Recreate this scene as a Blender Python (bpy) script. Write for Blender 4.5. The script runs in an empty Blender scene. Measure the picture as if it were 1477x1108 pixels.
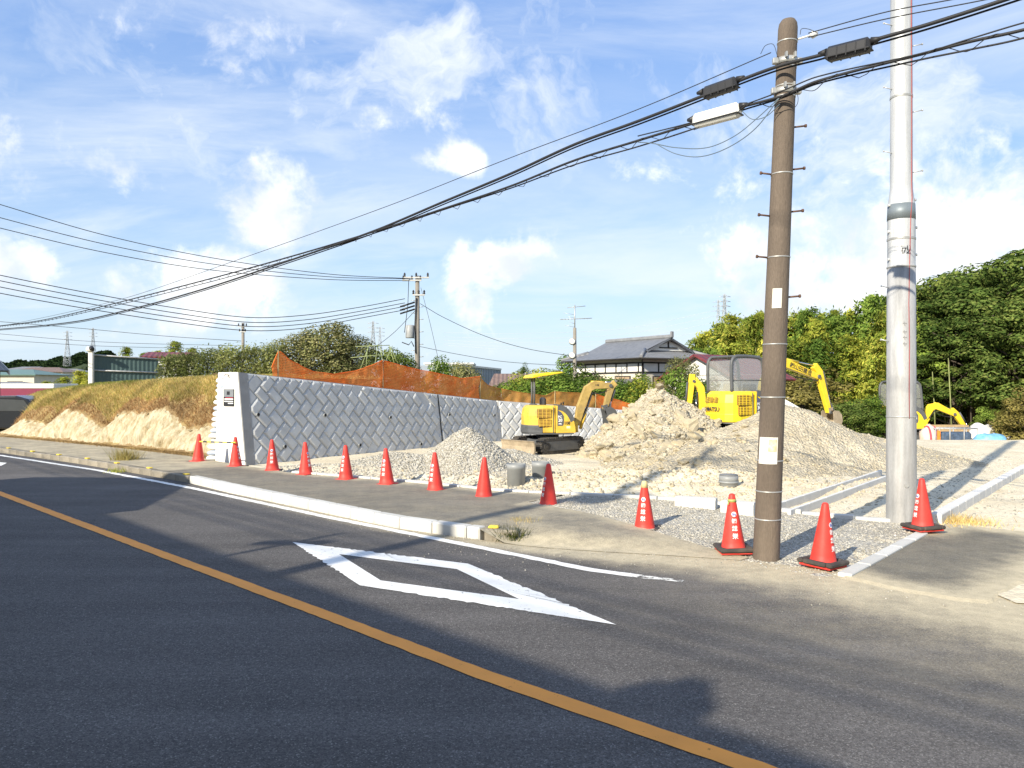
import bpy, bmesh, math, random
import numpy as np
from mathutils import Vector, Matrix, noise
random.seed(7); rng = np.random.default_rng(7)
scene = bpy.context.scene
COL = scene.collection
# ---------------------------------------------------------------- camera, sky, sun, exposure
F, CX, YH, EYE = 1110.0, 738.5, 558.0, 2.0          # focal length, centre, horizon of the photograph, eye height
cam = bpy.data.cameras.new('camera'); cam_o = bpy.data.objects.new('camera', cam); COL.objects.link(cam_o)
cam_o.location = (0, 0, EYE); cam_o.rotation_euler = (math.pi/2, 0, 0)
cam.sensor_width = 36.0; cam.lens = F/1477*36; cam.shift_y = 4/1477
cam.clip_start = 0.1; cam.clip_end = 6000
scene.camera = cam_o
SUN_AZ, SUN_EL = math.radians(216.9), math.radians(28)
sun = bpy.data.lights.new('sun', 'SUN'); sun.energy = 5.0; sun.angle = math.radians(0.5); sun.color = (1.0, 0.91, 0.75)
sun_o = bpy.data.objects.new('sun', sun); COL.objects.link(sun_o)
sdir = Vector((-math.sin(SUN_AZ)*math.cos(SUN_EL), -math.cos(SUN_AZ)*math.cos(SUN_EL), -math.sin(SUN_EL)))
sun_o.rotation_euler = sdir.to_track_quat('-Z', 'Y').to_euler(); sun_o.location = (-30, -40, 40)
scene.view_settings.view_transform = 'Standard'; scene.view_settings.look = 'None'
scene.view_settings.exposure = 0.68; scene.view_settings.gamma = 1.0
world = bpy.data.worlds.new('World'); scene.world = world; world.use_nodes = True
SKY_STRENGTH = 0.138

def cdir(x, y):
    return Vector(((x-CX)/F, 1.0, (YH-y)/F)).normalized()
def build_world():
    nt = world.node_tree; N = nt.nodes; L = nt.links
    N.clear()
    out = N.new('ShaderNodeOutputWorld'); bg = N.new('ShaderNodeBackground'); bg.inputs[1].default_value = SKY_STRENGTH
    sky = N.new('ShaderNodeTexSky'); sky.sky_type = 'NISHITA'; sky.sun_disc = False
    sky.sun_elevation = SUN_EL; sky.sun_rotation = SUN_AZ; sky.air_density = 1.0; sky.dust_density = 0.6; sky.ozone_density = 2.0
    tc = N.new('ShaderNodeTexCoord'); gen = tc.outputs['Generated']
    def math_(op, a, b=None, clamp=False):
        n = N.new('ShaderNodeMath'); n.operation = op; n.use_clamp = clamp
        for i, v in enumerate((a, b)):
            if v is None: continue
            if isinstance(v, (int, float)): n.inputs[i].default_value = v
            else: L.new(v, n.inputs[i])
        return n.outputs[0]
    def vmath(op, a, b=None):
        n = N.new('ShaderNodeVectorMath'); n.operation = op
        for i, v in enumerate((a, b)):
            if v is None: continue
            if isinstance(v, (tuple, Vector)): n.inputs[i].default_value = tuple(v)
            else: L.new(v, n.inputs[i])
        return n
    def ramp(v, a, b, smooth=True):
        n = N.new('ShaderNodeMapRange'); n.interpolation_type = 'SMOOTHSTEP' if smooth else 'LINEAR'
        n.inputs['From Min'].default_value = a; n.inputs['From Max'].default_value = b
        L.new(v, n.inputs['Value']); return n.outputs[0]
    def tex(vec, scale, detail=6, rough=.55, dist=0.0):
        n = N.new('ShaderNodeTexNoise'); n.inputs['Scale'].default_value = scale; n.inputs['Detail'].default_value = detail
        n.inputs['Roughness'].default_value = rough; n.inputs['Distortion'].default_value = dist
        L.new(vec, n.inputs['Vector']); return n.outputs[0]
    sep = N.new('ShaderNodeSeparateXYZ'); L.new(gen, sep.inputs[0])
    wn = N.new('ShaderNodeTexNoise'); wn.inputs['Scale'].default_value = 5.0; wn.inputs['Detail'].default_value = 5; L.new(gen, wn.inputs['Vector'])
    wsc = vmath('MULTIPLY', vmath('SUBTRACT', wn.outputs['Color'], (.5, .5, .5)).outputs[0], (.13, .13, .08))
    warped = vmath('ADD', gen, wsc.outputs[0]).outputs[0]
    z = sep.outputs[2]
    # high thin cloud: noise on a flat layer overhead, drawn out along one wind direction
    zz = math_('ADD', math_('MAXIMUM', z, 0.0), 0.16)
    comb = N.new('ShaderNodeCombineXYZ')
    L.new(math_('DIVIDE', sep.outputs[0], zz), comb.inputs[0]); L.new(math_('DIVIDE', sep.outputs[1], zz), comb.inputs[1])
    mp = N.new('ShaderNodeMapping'); mp.inputs['Rotation'].default_value = (0, 0, math.radians(28)); mp.inputs['Scale'].default_value = (0.75, 1.25, 1)
    mp.inputs['Location'].default_value = (3.1, 0.4, 0)
    L.new(comb.outputs[0], mp.inputs[0])
    c1 = tex(mp.outputs[0], 1.0, 9, .62, 0.9)
    c2 = tex(mp.outputs[0], 0.42, 3, .5, 0.3)
    cir = math_('MULTIPLY', ramp(c1, .38, .74), ramp(c2, .32, .58))
    low = ramp(z, 0.52, 0.05)
    veil = math_('MULTIPLY', ramp(tex(mp.outputs[0], 0.8, 7, .6, 0.6), .36, .74), math_('MULTIPLY', low, 0.75))
    cir = math_('MAXIMUM', math_('MULTIPLY', cir, 0.8), veil)
    # torn, feathery sheets of middle cloud
    w2 = N.new('ShaderNodeTexNoise'); w2.inputs['Scale'].default_value = 2.6; w2.inputs['Detail'].default_value = 6; L.new(gen, w2.inputs['Vector'])
    p2 = vmath('MULTIPLY', vmath('ADD', gen, vmath('MULTIPLY', vmath('SUBTRACT', w2.outputs['Color'], (.5, .5, .5)).outputs[0], (.55, .55, .40)).outputs[0]).outputs[0], (1, 1, 1.7)).outputs[0]
    torn = math_('MULTIPLY', ramp(tex(p2, 4.2, 13, .63), .43, .70), ramp(tex(gen, 1.9, 3, .5), .38, .60))
    cir = math_('MAXIMUM', cir, math_('MULTIPLY', torn, 1.0))
    # heaped clouds: soft seeds at set directions, broken up by noise
    seeds = [(395, 300, .085, 1.0), (365, 322, .055, 1.2), (725, 390, .10, 1.5), (690, 378, .055, 1.0), (780, 372, .04, 1.2), (270, 410, .15, 2.2),
             (200, 405, .09, 1.6), (345, 405, .09, 1.6), (1270, 380, .24, 1.7), (1400, 320, .20, 1.5), (1180, 330, .10, 1.6), (1060, 360, .07, 2.0), (665, 235, .05, 2.0),
             (10, 375, .07, 1.3), (1440, 420, .2, 1.6), (95, 250, .14, 2.2), (560, 160, .10, 2.6), (300, 60, .12, 2.4), (20, 230, .10, 1.4), (1420, 210, .14, 4.0), (960, 240, .12, 4.0)]
    dens = None
    for (x, y, r, asp) in seeds:
        d = vmath('SUBTRACT', warped, cdir(x, y)).outputs[0]
        d = vmath('MULTIPLY', d, (1, 1, asp))
        ln = vmath('LENGTH', d.outputs[0]).outputs['Value']
        soft = .55 if (x, y) in ((95, 250), (560, 160), (300, 60), (20, 230), (1420, 210), (960, 240)) else 1.0
        v = ramp(ln, r*1.35, 0.0)
        if soft < 1: v = math_('MULTIPLY', v, soft)
        dens = v if dens is None else math_('MAXIMUM', dens, v)
    # the same kind of cloud all round, beyond the frame
    allround = math_('MULTIPLY', ramp(tex(gen, 2.1, 2, .5), .60, .78), ramp(sep.outputs[1], 0.55, 0.25))
    dens = math_('MAXIMUM', dens, math_('MULTIPLY', allround, math_('MULTIPLY', ramp(z, 0.0, .05), .9)))
    fb = tex(gen, 10.0, 13, .62, 0.4)
    fb2 = tex(gen, 34.0, 8, .6, 0.2)
    cum = ramp(math_('ADD', math_('ADD', dens, math_('MULTIPLY', math_('SUBTRACT', fb, 0.5), 2.6)), math_('MULTIPLY', math_('SUBTRACT', fb2, 0.5), 1.1)), .36, 1.12)
    shade = ramp(tex(gen, 11.0, 5, .55), .35, .65)
    mixc = N.new('ShaderNodeMix'); mixc.data_type = 'RGBA'
    L.new(shade, mixc.inputs['Factor']); mixc.inputs[6].default_value = (4.0, 4.3, 4.8, 1); mixc.inputs[7].default_value = (6.2, 6.2, 6.1, 1)
    m1 = N.new('ShaderNodeMix'); m1.data_type = 'RGBA'
    grad = N.new('ShaderNodeMix'); grad.data_type = 'RGBA'; L.new(ramp(z, -.02, .5), grad.inputs['Factor']); grad.inputs[6].default_value = (2.55, 3.4, 4.35, 1); grad.inputs[7].default_value = (1.0, 1.95, 4.2, 1)
    skyc = N.new('ShaderNodeMix'); skyc.data_type = 'RGBA'; skyc.inputs['Factor'].default_value = .7
    L.new(grad.outputs[2], skyc.inputs[7])
    L.new(sky.outputs[0], skyc.inputs[6])
    L.new(cir, m1.inputs['Factor']); L.new(skyc.outputs[2], m1.inputs[6]); m1.inputs[7].default_value = (4.5, 4.8, 5.1, 1)
    # pale band of humid air low over the horizon
    hz = math_('MULTIPLY', ramp(z, .16, 0.0), .5)
    mh = N.new('ShaderNodeMix'); mh.data_type = 'RGBA'; L.new(hz, mh.inputs['Factor']); L.new(m1.outputs[2], mh.inputs[6]); mh.inputs[7].default_value = (3.0, 3.7, 4.4, 1)
    m2 = N.new('ShaderNodeMix'); m2.data_type = 'RGBA'
    L.new(cum, m2.inputs['Factor']); L.new(mh.outputs[2], m2.inputs[6]); L.new(mixc.outputs[2], m2.inputs[7])
    L.new(m2.outputs[2], bg.inputs[0]); L.new(bg.outputs[0], out.inputs[0])
    world.cycles.sampling_method = 'MANUAL'; world.cycles.sample_map_resolution = 512
build_world()

# ---------------------------------------------------------------- helpers
def P(x, y, d):
    "world point seen at photo pixel x, y at depth d"
    return Vector(((x-CX)/F*d, d, EYE+(YH-y)/F*d))
def G(x, y, z=0.0):
    "point of the level z seen at photo pixel x, y"
    d = (EYE-z)*F/(y-YH)
    return Vector(((x-CX)/F*d, d, z))
def smooth(a, b, x):
    t = min(1, max(0, (x-a)/(b-a))); return t*t*(3-2*t)
def lerp(a, b, t): return a+(b-a)*t
def fbm(x, y, s=1.0, o=4, z=0.0):
    v, a = 0, .5
    for i in range(o):
        v += a*noise.noise(Vector((x*s, y*s, z+i*7.3))); s *= 2.03; a *= .5
    return v

class MB:
    "collects shapes into one mesh"
    def __init__(self): self.v = []; self.f = []; self.sm = []
    def add(self, vs, fs, sm=False):
        b = len(self.v); self.v += [Vector(p) for p in vs]; self.f += [[i+b for i in f] for f in fs]; self.sm += [sm]*len(fs); return self
    def box(self, c, s, rz=0.0, M=None, bev=0.0):
        hx, hy, hz = s[0]/2, s[1]/2, s[2]/2
        if bev <= 0:
            vs = [Vector((x*hx, y*hy, z*hz)) for z in (-1, 1) for y in (-1, 1) for x in (-1, 1)]
            fs = [(0, 2, 3, 1), (4, 5, 7, 6), (0, 1, 5, 4), (2, 6, 7, 3), (0, 4, 6, 2), (1, 3, 7, 5)]
        else:
            b = min(bev, hx*.9, hy*.9, hz*.9); vs = []
            for z in (-1, 1):
                for y in (-1, 1):
                    for x in (-1, 1):
                        vs += [Vector((x*hx, y*(hy-b), z*(hz-b))), Vector((x*(hx-b), y*hy, z*(hz-b))), Vector((x*(hx-b), y*(hy-b), z*hz))]
            def i(x, y, z, k): return ((z > 0)*4+(y > 0)*2+(x > 0))*3+k
            fs = []
            for s_ in (-1, 1):
                fs.append([i(s_, -1, -1, 0), i(s_, 1, -1, 0), i(s_, 1, 1, 0), i(s_, -1, 1, 0)][::s_])
                fs.append([i(-1, s_, -1, 1), i(-1, s_, 1, 1), i(1, s_, 1, 1), i(1, s_, -1, 1)][::s_])
                fs.append([i(-1, -1, s_, 2), i(1, -1, s_, 2), i(1, 1, s_, 2), i(-1, 1, s_, 2)][::s_])
            for a in (-1, 1):
                for c2 in (-1, 1):
                    fs.append([i(a, c2, -1, 0), i(a, c2, 1, 0), i(a, c2, 1, 1), i(a, c2, -1, 1)])
                    fs.append([i(a, -1, c2, 0), i(a, 1, c2, 0), i(a, 1, c2, 2), i(a, -1, c2, 2)])
                    fs.append([i(-1, a, c2, 1), i(1, a, c2, 1), i(1, a, c2, 2), i(-1, a, c2, 2)])
                    for e in (-1, 1): fs.append([i(a, c2, e, 0), i(a, c2, e, 1), i(a, c2, e, 2)])
        R = Matrix.Rotation(rz, 4, 'Z') if M is None else M
        self.add([R @ p + Vector(c) for p in vs], fs); return self
    def tube(self, path, r, n=8, caps=True, sm=True):
        path = [Vector(p) for p in path]; m = len(path)
        rs = r if isinstance(r, (list, tuple)) else [r]*m
        b = len(self.v); up = None
        for k, p in enumerate(path):
            t = (path[min(k+1, m-1)]-path[max(k-1, 0)])
            t = t.normalized() if t.length > 1e-9 else Vector((0, 0, 1))
            if up is None: up = t.orthogonal().normalized()
            up = (up - t*up.dot(t)); up = up.normalized() if up.length > 1e-6 else t.orthogonal().normalized()
            w = t.cross(up)
            for j in range(n):
                a = 2*math.pi*j/n; self.v.append(p+(up*math.cos(a)+w*math.sin(a))*rs[k])
        for k in range(m-1):
            for j in range(n):
                j2 = (j+1) % n; self.f.append([b+k*n+j, b+k*n+j2, b+(k+1)*n+j2, b+(k+1)*n+j]); self.sm.append(sm)
        if caps:
            self.f.append([b+j for j in range(n)][::-1]); self.sm.append(False)
            self.f.append([b+(m-1)*n+j for j in range(n)]); self.sm.append(False)
        return self
    def lathe(self, prof, n=24, c=(0, 0, 0), sm=True):
        b = len(self.v); c = Vector(c)
        for (r, z) in prof:
            for j in range(n):
                a = 2*math.pi*j/n; self.v.append(c+Vector((r*math.cos(a), r*math.sin(a), z)))
        for k in range(len(prof)-1):
            for j in range(n):
                j2 = (j+1) % n; self.f.append([b+k*n+j, b+k*n+j2, b+(k+1)*n+j2, b+(k+1)*n+j]); self.sm.append(sm)
        self.f.append([b+j for j in range(n)][::-1]); self.sm.append(False)
        self.f.append([b+(len(prof)-1)*n+j for j in range(n)]); self.sm.append(False)
        return self
    def prism(self, poly, axis0, axis1, org, ext, sm=False):
        "polygon in the plane axis0, axis1 through org, extruded by the vector ext (centred)"
        a0, a1, o, e = Vector(axis0), Vector(axis1), Vector(org), Vector(ext)
        n = len(poly)
        vs = [o+a0*p[0]+a1*p[1]-e/2 for p in poly]+[o+a0*p[0]+a1*p[1]+e/2 for p in poly]
        fs = [list(range(n))[::-1], list(range(n, 2*n))]+[[i, (i+1) % n, n+(i+1) % n, n+i] for i in range(n)]
        self.add(vs, fs); 
        if sm:
            for k in range(n): self.sm[-1-k] = True
        return self
    def beam(self, pts, ws, th, y=0.0):
        "box-section arm in the x-z plane: centre line pts, depths ws, width th"
        b = len(self.v); m = len(pts)
        for k in range(m):
            p = Vector((pts[k][0], 0, pts[k][1])); q0 = pts[max(k-1, 0)]; q1 = pts[min(k+1, m-1)]
            t = Vector((q1[0]-q0[0], 0, q1[1]-q0[1])).normalized(); nn = Vector((-t.z, 0, t.x))
            for (a, c) in ((1, 1), (1, -1), (-1, -1), (-1, 1)):
                self.v.append(p+nn*a*ws[k]/2+Vector((0, y+c*th/2, 0)))
        for k in range(m-1):
            for j in range(4):
                j2 = (j+1) % 4; self.f.append([b+k*4+j, b+k*4+j2, b+(k+1)*4+j2, b+(k+1)*4+j]); self.sm.append(False)
        self.f.append([b, b+3, b+2, b+1]); self.f.append([b+(m-1)*4+j for j in range(4)]); self.sm += [False, False]
        return self
    def rot(self, a):
        R = Matrix.Rotation(a, 4, 'Z'); self.v = [R @ p for p in self.v]; return self
    def xf(self, M): self.v = [M @ p for p in self.v]; return self
    def build(self, name, m, parent=None, world=None, bevel=0, fixn=True):
        me = bpy.data.meshes.new(name)
        off = Vector((0, 0, 0)) if world is None else world.location
        me.from_pydata([tuple(p-off) for p in self.v], [], self.f)
        me.polygons.foreach_set('use_smooth', self.sm)
        if fixn:
            bm = bmesh.new(); bm.from_mesh(me); bmesh.ops.recalc_face_normals(bm, faces=bm.faces); bm.to_mesh(me); bm.free()
        me.materials.append(m)
        o = bpy.data.objects.new(name, me); COL.objects.link(o)
        if parent is not None: o.parent = parent
        if bevel:
            md = o.modifiers.new('edge', 'BEVEL'); md.width = bevel; md.segments = 2; md.limit_method = 'ANGLE'; md.angle_limit = math.radians(40)
        return o
def obj_from_mesh(name, me, parent=None, loc=(0, 0, 0), rz=0.0, sc=None):
    o = bpy.data.objects.new(name, me); COL.objects.link(o); o.parent = parent; o.location = loc; o.rotation_euler[2] = rz
    if sc: o.scale = sc
    return o
def np_mesh(name, verts, quads, m, tri=False):
    me = bpy.data.meshes.new(name); k = 3 if tri else 4
    me.vertices.add(len(verts)); me.vertices.foreach_set('co', np.asarray(verts, np.float32).ravel())
    q = np.asarray(quads, np.int32); me.loops.add(q.size); me.loops.foreach_set('vertex_index', q.ravel())
    me.polygons.add(len(q)); me.polygons.foreach_set('loop_start', np.arange(len(q), dtype=np.int32)*k)
    me.update(calc_edges=True); me.validate(); me.materials.append(m); return me
def thing(name, label, cat, loc=(0, 0, 0), rz=0.0, group=None):
    o = bpy.data.objects.new(name, None); COL.objects.link(o); o.location = loc; o.rotation_euler[2] = rz
    o.empty_display_size = .2
    return tag(o, label, cat, group)
def tag(o, label, cat, group=None):
    o['label'] = label; o['category'] = cat
    if group: o['group'] = group
    return o
def struct(o, label=None, kind='structure'):
    o['kind'] = kind
    if label: o['label'] = label
    return o
def copy_tree(o, parent=None):
    c = o.copy(); COL.objects.link(c); c.parent = parent
    for ch in list(o.children): copy_tree(ch, c)
    return c

# ---------------------------------------------------------------- materials
MATS = {}
def M(name, col, rough=.7, var=.12, scale=4.0, bump=0.0, bscale=60.0, metal=0.0, col2=None, detail=5, spec=.4, grime=0.0, stretch=(1, 1, 1), coord='Object', fine=0.0, fscale=200, rnd=0.0):
    if name in MATS: return MATS[name]
    m = bpy.data.materials.new(name); m.use_nodes = True; nt = m.node_tree; N = nt.nodes; L = nt.links
    b = N['Principled BSDF']; b.inputs['Roughness'].default_value = rough; b.inputs['Metallic'].default_value = metal; b.inputs['Specular IOR Level'].default_value = spec
    tc = N.new('ShaderNodeTexCoord'); mp = N.new('ShaderNodeMapping'); mp.inputs['Scale'].default_value = stretch; L.new(tc.outputs[coord], mp.inputs[0])
    nz = N.new('ShaderNodeTexNoise'); nz.inputs['Scale'].default_value = scale; nz.inputs['Detail'].default_value = detail; nz.inputs['Roughness'].default_value = .6
    L.new(mp.outputs[0], nz.inputs['Vector'])
    rp = N.new('ShaderNodeValToRGB'); L.new(nz.outputs[0], rp.inputs[0])
    c2 = col2 if col2 else tuple(min(1, c*(1+var)) for c in col); c1 = col if col2 else tuple(c*(1-var) for c in col)
    rp.color_ramp.elements[0].position = .32; rp.color_ramp.elements[0].color = (*c1, 1)
    rp.color_ramp.elements[1].position = .68; rp.color_ramp.elements[1].color = (*c2, 1)
    cur = rp.outputs[0]
    if fine > 0:
        n3 = N.new('ShaderNodeTexNoise'); n3.inputs['Scale'].default_value = fscale; n3.inputs['Detail'].default_value = 2; L.new(mp.outputs[0], n3.inputs['Vector'])
        mr = N.new('ShaderNodeMapRange'); mr.inputs['From Min'].default_value = .3; mr.inputs['From Max'].default_value = .7; mr.inputs['To Min'].default_value = 1-fine; mr.inputs['To Max'].default_value = 1+fine
        L.new(n3.outputs[0], mr.inputs[0])
        mx = N.new('ShaderNodeVectorMath'); mx.operation = 'SCALE'; L.new(cur, mx.inputs[0]); L.new(mr.outputs[0], mx.inputs['Scale']); cur = mx.outputs[0]
    if grime > 0:
        n2 = N.new('ShaderNodeTexNoise'); n2.inputs['Scale'].default_value = scale*.37; n2.inputs['Detail'].default_value = 8; n2.inputs['Roughness'].default_value = .7; L.new(mp.outputs[0], n2.inputs['Vector'])
        mr = N.new('ShaderNodeMapRange'); mr.inputs['From Min'].default_value = .5; mr.inputs['From Max'].default_value = .75; mr.inputs['To Max'].default_value = grime; L.new(n2.outputs[0], mr.inputs[0])
        mx = N.new('ShaderNodeMix'); mx.data_type = 'RGBA'; L.new(mr.outputs[0], mx.inputs['Factor']); L.new(cur, mx.inputs[6]); mx.inputs[7].default_value = (.20, .16, .11, 1); cur = mx.outputs[2]
    if rnd > 0:
        oi = N.new('ShaderNodeObjectInfo'); mr = N.new('ShaderNodeMapRange'); mr.inputs['To Min'].default_value = 1-rnd; mr.inputs['To Max'].default_value = 1+rnd; L.new(oi.outputs['Random'], mr.inputs[0])
        mx = N.new('ShaderNodeVectorMath'); mx.operation = 'SCALE'; L.new(cur, mx.inputs[0]); L.new(mr.outputs[0], mx.inputs['Scale']); cur = mx.outputs[0]
    L.new(cur, b.inputs['Base Color'])
    if bump > 0:
        nb = N.new('ShaderNodeTexNoise'); nb.inputs['Scale'].default_value = bscale; nb.inputs['Detail'].default_value = 4; L.new(mp.outputs[0], nb.inputs['Vector'])
        bp = N.new('ShaderNodeBump'); bp.inputs['Strength'].default_value = min(1, bump); bp.inputs['Distance'].default_value = .02 if bump <= 1 else .02*bump
        L.new(nb.outputs[0], bp.inputs['Height']); L.new(bp.outputs[0], b.inputs['Normal'])
    MATS[name] = m; return m
def leafmat(name, cols, trans=.35):
    if name in MATS: return MATS[name]
    m = bpy.data.materials.new(name); m.use_nodes = True; nt = m.node_tree; N = nt.nodes; L = nt.links; N.clear()
    out = N.new('ShaderNodeOutputMaterial'); geo = N.new('ShaderNodeNewGeometry'); rp = N.new('ShaderNodeValToRGB')
    L.new(geo.outputs['Random Per Island'], rp.inputs[0]); e = rp.color_ramp.elements
    for k, c in enumerate(cols):
        p = k/(len(cols)-1)
        el = e[0] if k == 0 else (e[-1] if k == len(cols)-1 else e.new(p)); el.position = p; el.color = (*c, 1)
    oi = N.new('ShaderNodeObjectInfo'); hs = N.new('ShaderNodeHueSaturation')
    mr = N.new('ShaderNodeMapRange'); L.new(oi.outputs['Random'], mr.inputs[0]); mr.inputs['To Min'].default_value = .62; mr.inputs['To Max'].default_value = 1.32
    mr2 = N.new('ShaderNodeMapRange'); L.new(oi.outputs['Random'], mr2.inputs[0]); mr2.inputs['To Min'].default_value = .515; mr2.inputs['To Max'].default_value = .485
    tc = N.new('ShaderNodeTexCoord'); nz = N.new('ShaderNodeTexNoise'); nz.inputs['Scale'].default_value = .9; nz.inputs['Detail'].default_value = 3; L.new(tc.outputs['Object'], nz.inputs['Vector'])
    mn = N.new('ShaderNodeMapRange'); mn.inputs[1].default_value = .35; mn.inputs[2].default_value = .65; mn.inputs[3].default_value = .68; mn.inputs[4].default_value = 1.25; L.new(nz.outputs[0], mn.inputs[0])
    mm = N.new('ShaderNodeMath'); mm.operation = 'MULTIPLY'; L.new(mr.outputs[0], mm.inputs[0]); L.new(mn.outputs[0], mm.inputs[1])
    L.new(rp.outputs[0], hs.inputs['Color']); L.new(mm.outputs[0], hs.inputs['Value']); L.new(mr2.outputs[0], hs.inputs['Hue'])
    d = N.new('ShaderNodeBsdfDiffuse'); t = N.new('ShaderNodeBsdfTranslucent'); mx = N.new('ShaderNodeMixShader'); mx.inputs[0].default_value = trans
    L.new(hs.outputs[0], d.inputs[0]); L.new(hs.outputs[0], t.inputs[0]); L.new(d.outputs[0], mx.inputs[1]); L.new(t.outputs[0], mx.inputs[2])
    L.new(mx.outputs[0], out.inputs[0]); MATS[name] = m; return m
def text_polys(s, size=1.0):
    "flat lettering as (points, faces), centred on its own box"
    c = bpy.data.curves.new('t', 'FONT'); c.body = s; c.size = size; c.resolution_u = 2; c.offset = size*.022
    o = bpy.data.objects.new('t', c); COL.objects.link(o)
    dg = bpy.context.evaluated_depsgraph_get(); me = o.evaluated_get(dg).to_mesh()
    vs = [(v.co.x, v.co.y) for v in me.vertices]; fs = [list(p.vertices) for p in me.polygons]
    o.evaluated_get(dg).to_mesh_clear(); bpy.data.objects.remove(o); bpy.data.curves.remove(c)
    if not vs: return [], []
    x0 = min(v[0] for v in vs); x1 = max(v[0] for v in vs); y0 = min(v[1] for v in vs); y1 = max(v[1] for v in vs)
    return [(v[0]-(x0+x1)/2, v[1]-(y0+y1)/2) for v in vs], fs
# ---------------------------------------------------------------- ground, road, pavement
R2 = math.sqrt(.5)
TU, NU = Vector((R2, -R2, 0)), Vector((R2, R2, 0))        # along the road (towards the right), across it (towards the site)
def tn(p): return p.x*R2-p.y*R2, p.x*R2+p.y*R2
def asphalt(name, base, dustcol, dusty=0.0, rough=.85):
    m = bpy.data.materials.new(name); m.use_nodes = True; nt = m.node_tree; N = nt.nodes; L = nt.links; b = N['Principled BSDF']
    b.inputs['Roughness'].default_value = rough; b.inputs['Specular IOR Level'].default_value = .3
    tc = N.new('ShaderNodeTexCoord'); o = tc.outputs['Object']
    def nz(s, d=3, r=.55):
        n = N.new('ShaderNodeTexNoise'); n.inputs['Scale'].default_value = s; n.inputs['Detail'].default_value = d; n.inputs['Roughness'].default_value = r; L.new(o, n.inputs['Vector']); return n.outputs[0]
    def rng_(v, a, b2, c, d):
        n = N.new('ShaderNodeMapRange'); n.inputs[1].default_value = a; n.inputs[2].default_value = b2; n.inputs[3].default_value = c; n.inputs[4].default_value = d; L.new(v, n.inputs[0]); return n.outputs[0]
    def mixc(f, a, b2, bt='MIX'):
        n = N.new('ShaderNodeMix'); n.data_type = 'RGBA'; n.blend_type = bt
        for i, v in ((0, f), (6, a), (7, b2)):
            if isinstance(v, float): n.inputs[i].default_value = v
            elif isinstance(v, tuple): n.inputs[i].default_value = (*v, 1)
            else: L.new(v, n.inputs[i])
        return n.outputs[2]
    big = rng_(nz(.55, 5, .6), .3, .7, .84, 1.16); mid = rng_(nz(26, 4, .7), .3, .7, .75, 1.25)
    vor = N.new('ShaderNodeTexVoronoi'); vor.inputs['Scale'].default_value = 120; L.new(o, vor.inputs['Vector'])
    sepc = N.new('ShaderNodeSeparateColor'); L.new(vor.outputs['Color'], sepc.inputs[0])
    stone = rng_(sepc.outputs[0], .0, 1.0, .62, 1.38); bright = rng_(sepc.outputs[1], .93, .97, 0, 1)
    mpr = N.new('ShaderNodeMapping'); mpr.inputs['Rotation'].default_value = (0, 0, math.radians(45)); mpr.inputs['Scale'].default_value = (.10, 1.3, 1); L.new(o, mpr.inputs[0])
    ns = N.new('ShaderNodeTexNoise'); ns.inputs['Scale'].default_value = 1.6; ns.inputs['Detail'].default_value = 5; L.new(mpr.outputs[0], ns.inputs['Vector'])
    lane = rng_(ns.outputs[0], .3, .7, .80, 1.2)
    vc = N.new('ShaderNodeTexVoronoi'); vc.feature = 'DISTANCE_TO_EDGE'; vc.inputs['Scale'].default_value = .55
    wv = N.new('ShaderNodeVectorMath'); wv.operation = 'MULTIPLY_ADD'; nw = N.new('ShaderNodeTexNoise'); nw.inputs['Scale'].default_value = 2.5; nw.inputs['Detail'].default_value = 6; L.new(o, nw.inputs['Vector']); L.new(nw.outputs['Color'], wv.inputs[0]); wv.inputs[1].default_value = (.9, .9, 0); L.new(o, wv.inputs[2]); L.new(wv.outputs[0], vc.inputs['Vector'])
    crack = N.new('ShaderNodeMath'); crack.operation = 'MULTIPLY'; L.new(rng_(vc.outputs['Distance'], .0025, .0, 0, .55), crack.inputs[0]); L.new(rng_(nz(.35, 3), .5, .56, 0, 1), crack.inputs[1])
    c = mixc(1.0, tuple(base), big, 'MULTIPLY'); c = mixc(1.0, c, lane, 'MULTIPLY'); c = mixc(crack.outputs[0], c, (.02, .02, .02)); c = mixc(1.0, c, mid, 'MULTIPLY'); c = mixc(1.0, c, stone, 'MULTIPLY')
    br = N.new('ShaderNodeMath'); br.operation = 'MULTIPLY'; br.inputs[1].default_value = .55; L.new(bright, br.inputs[0])
    c = mixc(br.outputs[0], c, (.30, .29, .27))
    at = N.new('ShaderNodeAttribute'); at.attribute_name = 'dust'
    dn = rng_(nz(2.3, 8, .65), .3, .7, -.28, .28); dn2 = rng_(nz(60, 3, .6), .3, .7, -.22, .22)
    ad = N.new('ShaderNodeMath'); ad.operation = 'ADD'; L.new(dn, ad.inputs[0]); L.new(dn2, ad.inputs[1])
    gate = N.new('ShaderNodeMath'); gate.operation = 'MULTIPLY'; L.new(ad.outputs[0], gate.inputs[0]); L.new(rng_(at.outputs['Fac'], 0, .35, 0, 1), gate.inputs[1])
    ad2 = N.new('ShaderNodeMath'); ad2.operation = 'ADD'; ad2.use_clamp = True; L.new(gate.outputs[0], ad2.inputs[0]); L.new(at.outputs['Fac'], ad2.inputs[1])
    ad3 = N.new('ShaderNodeMath'); ad3.operation = 'ADD'; ad3.use_clamp = True; ad3.inputs[1].default_value = dusty; L.new(ad2.outputs[0], ad3.inputs[0])
    dc = mixc(rng_(nz(9, 5, .6), .3, .7, 0, 1), tuple(x*.86 for x in dustcol), tuple(min(1, x*1.1) for x in dustcol))
    c = mixc(ad3.outputs[0], c, dc); L.new(c, b.inputs['Base Color'])
    bp = N.new('ShaderNodeBump'); bp.inputs['Strength'].default_value = .7; bp.inputs['Distance'].default_value = .006
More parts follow.
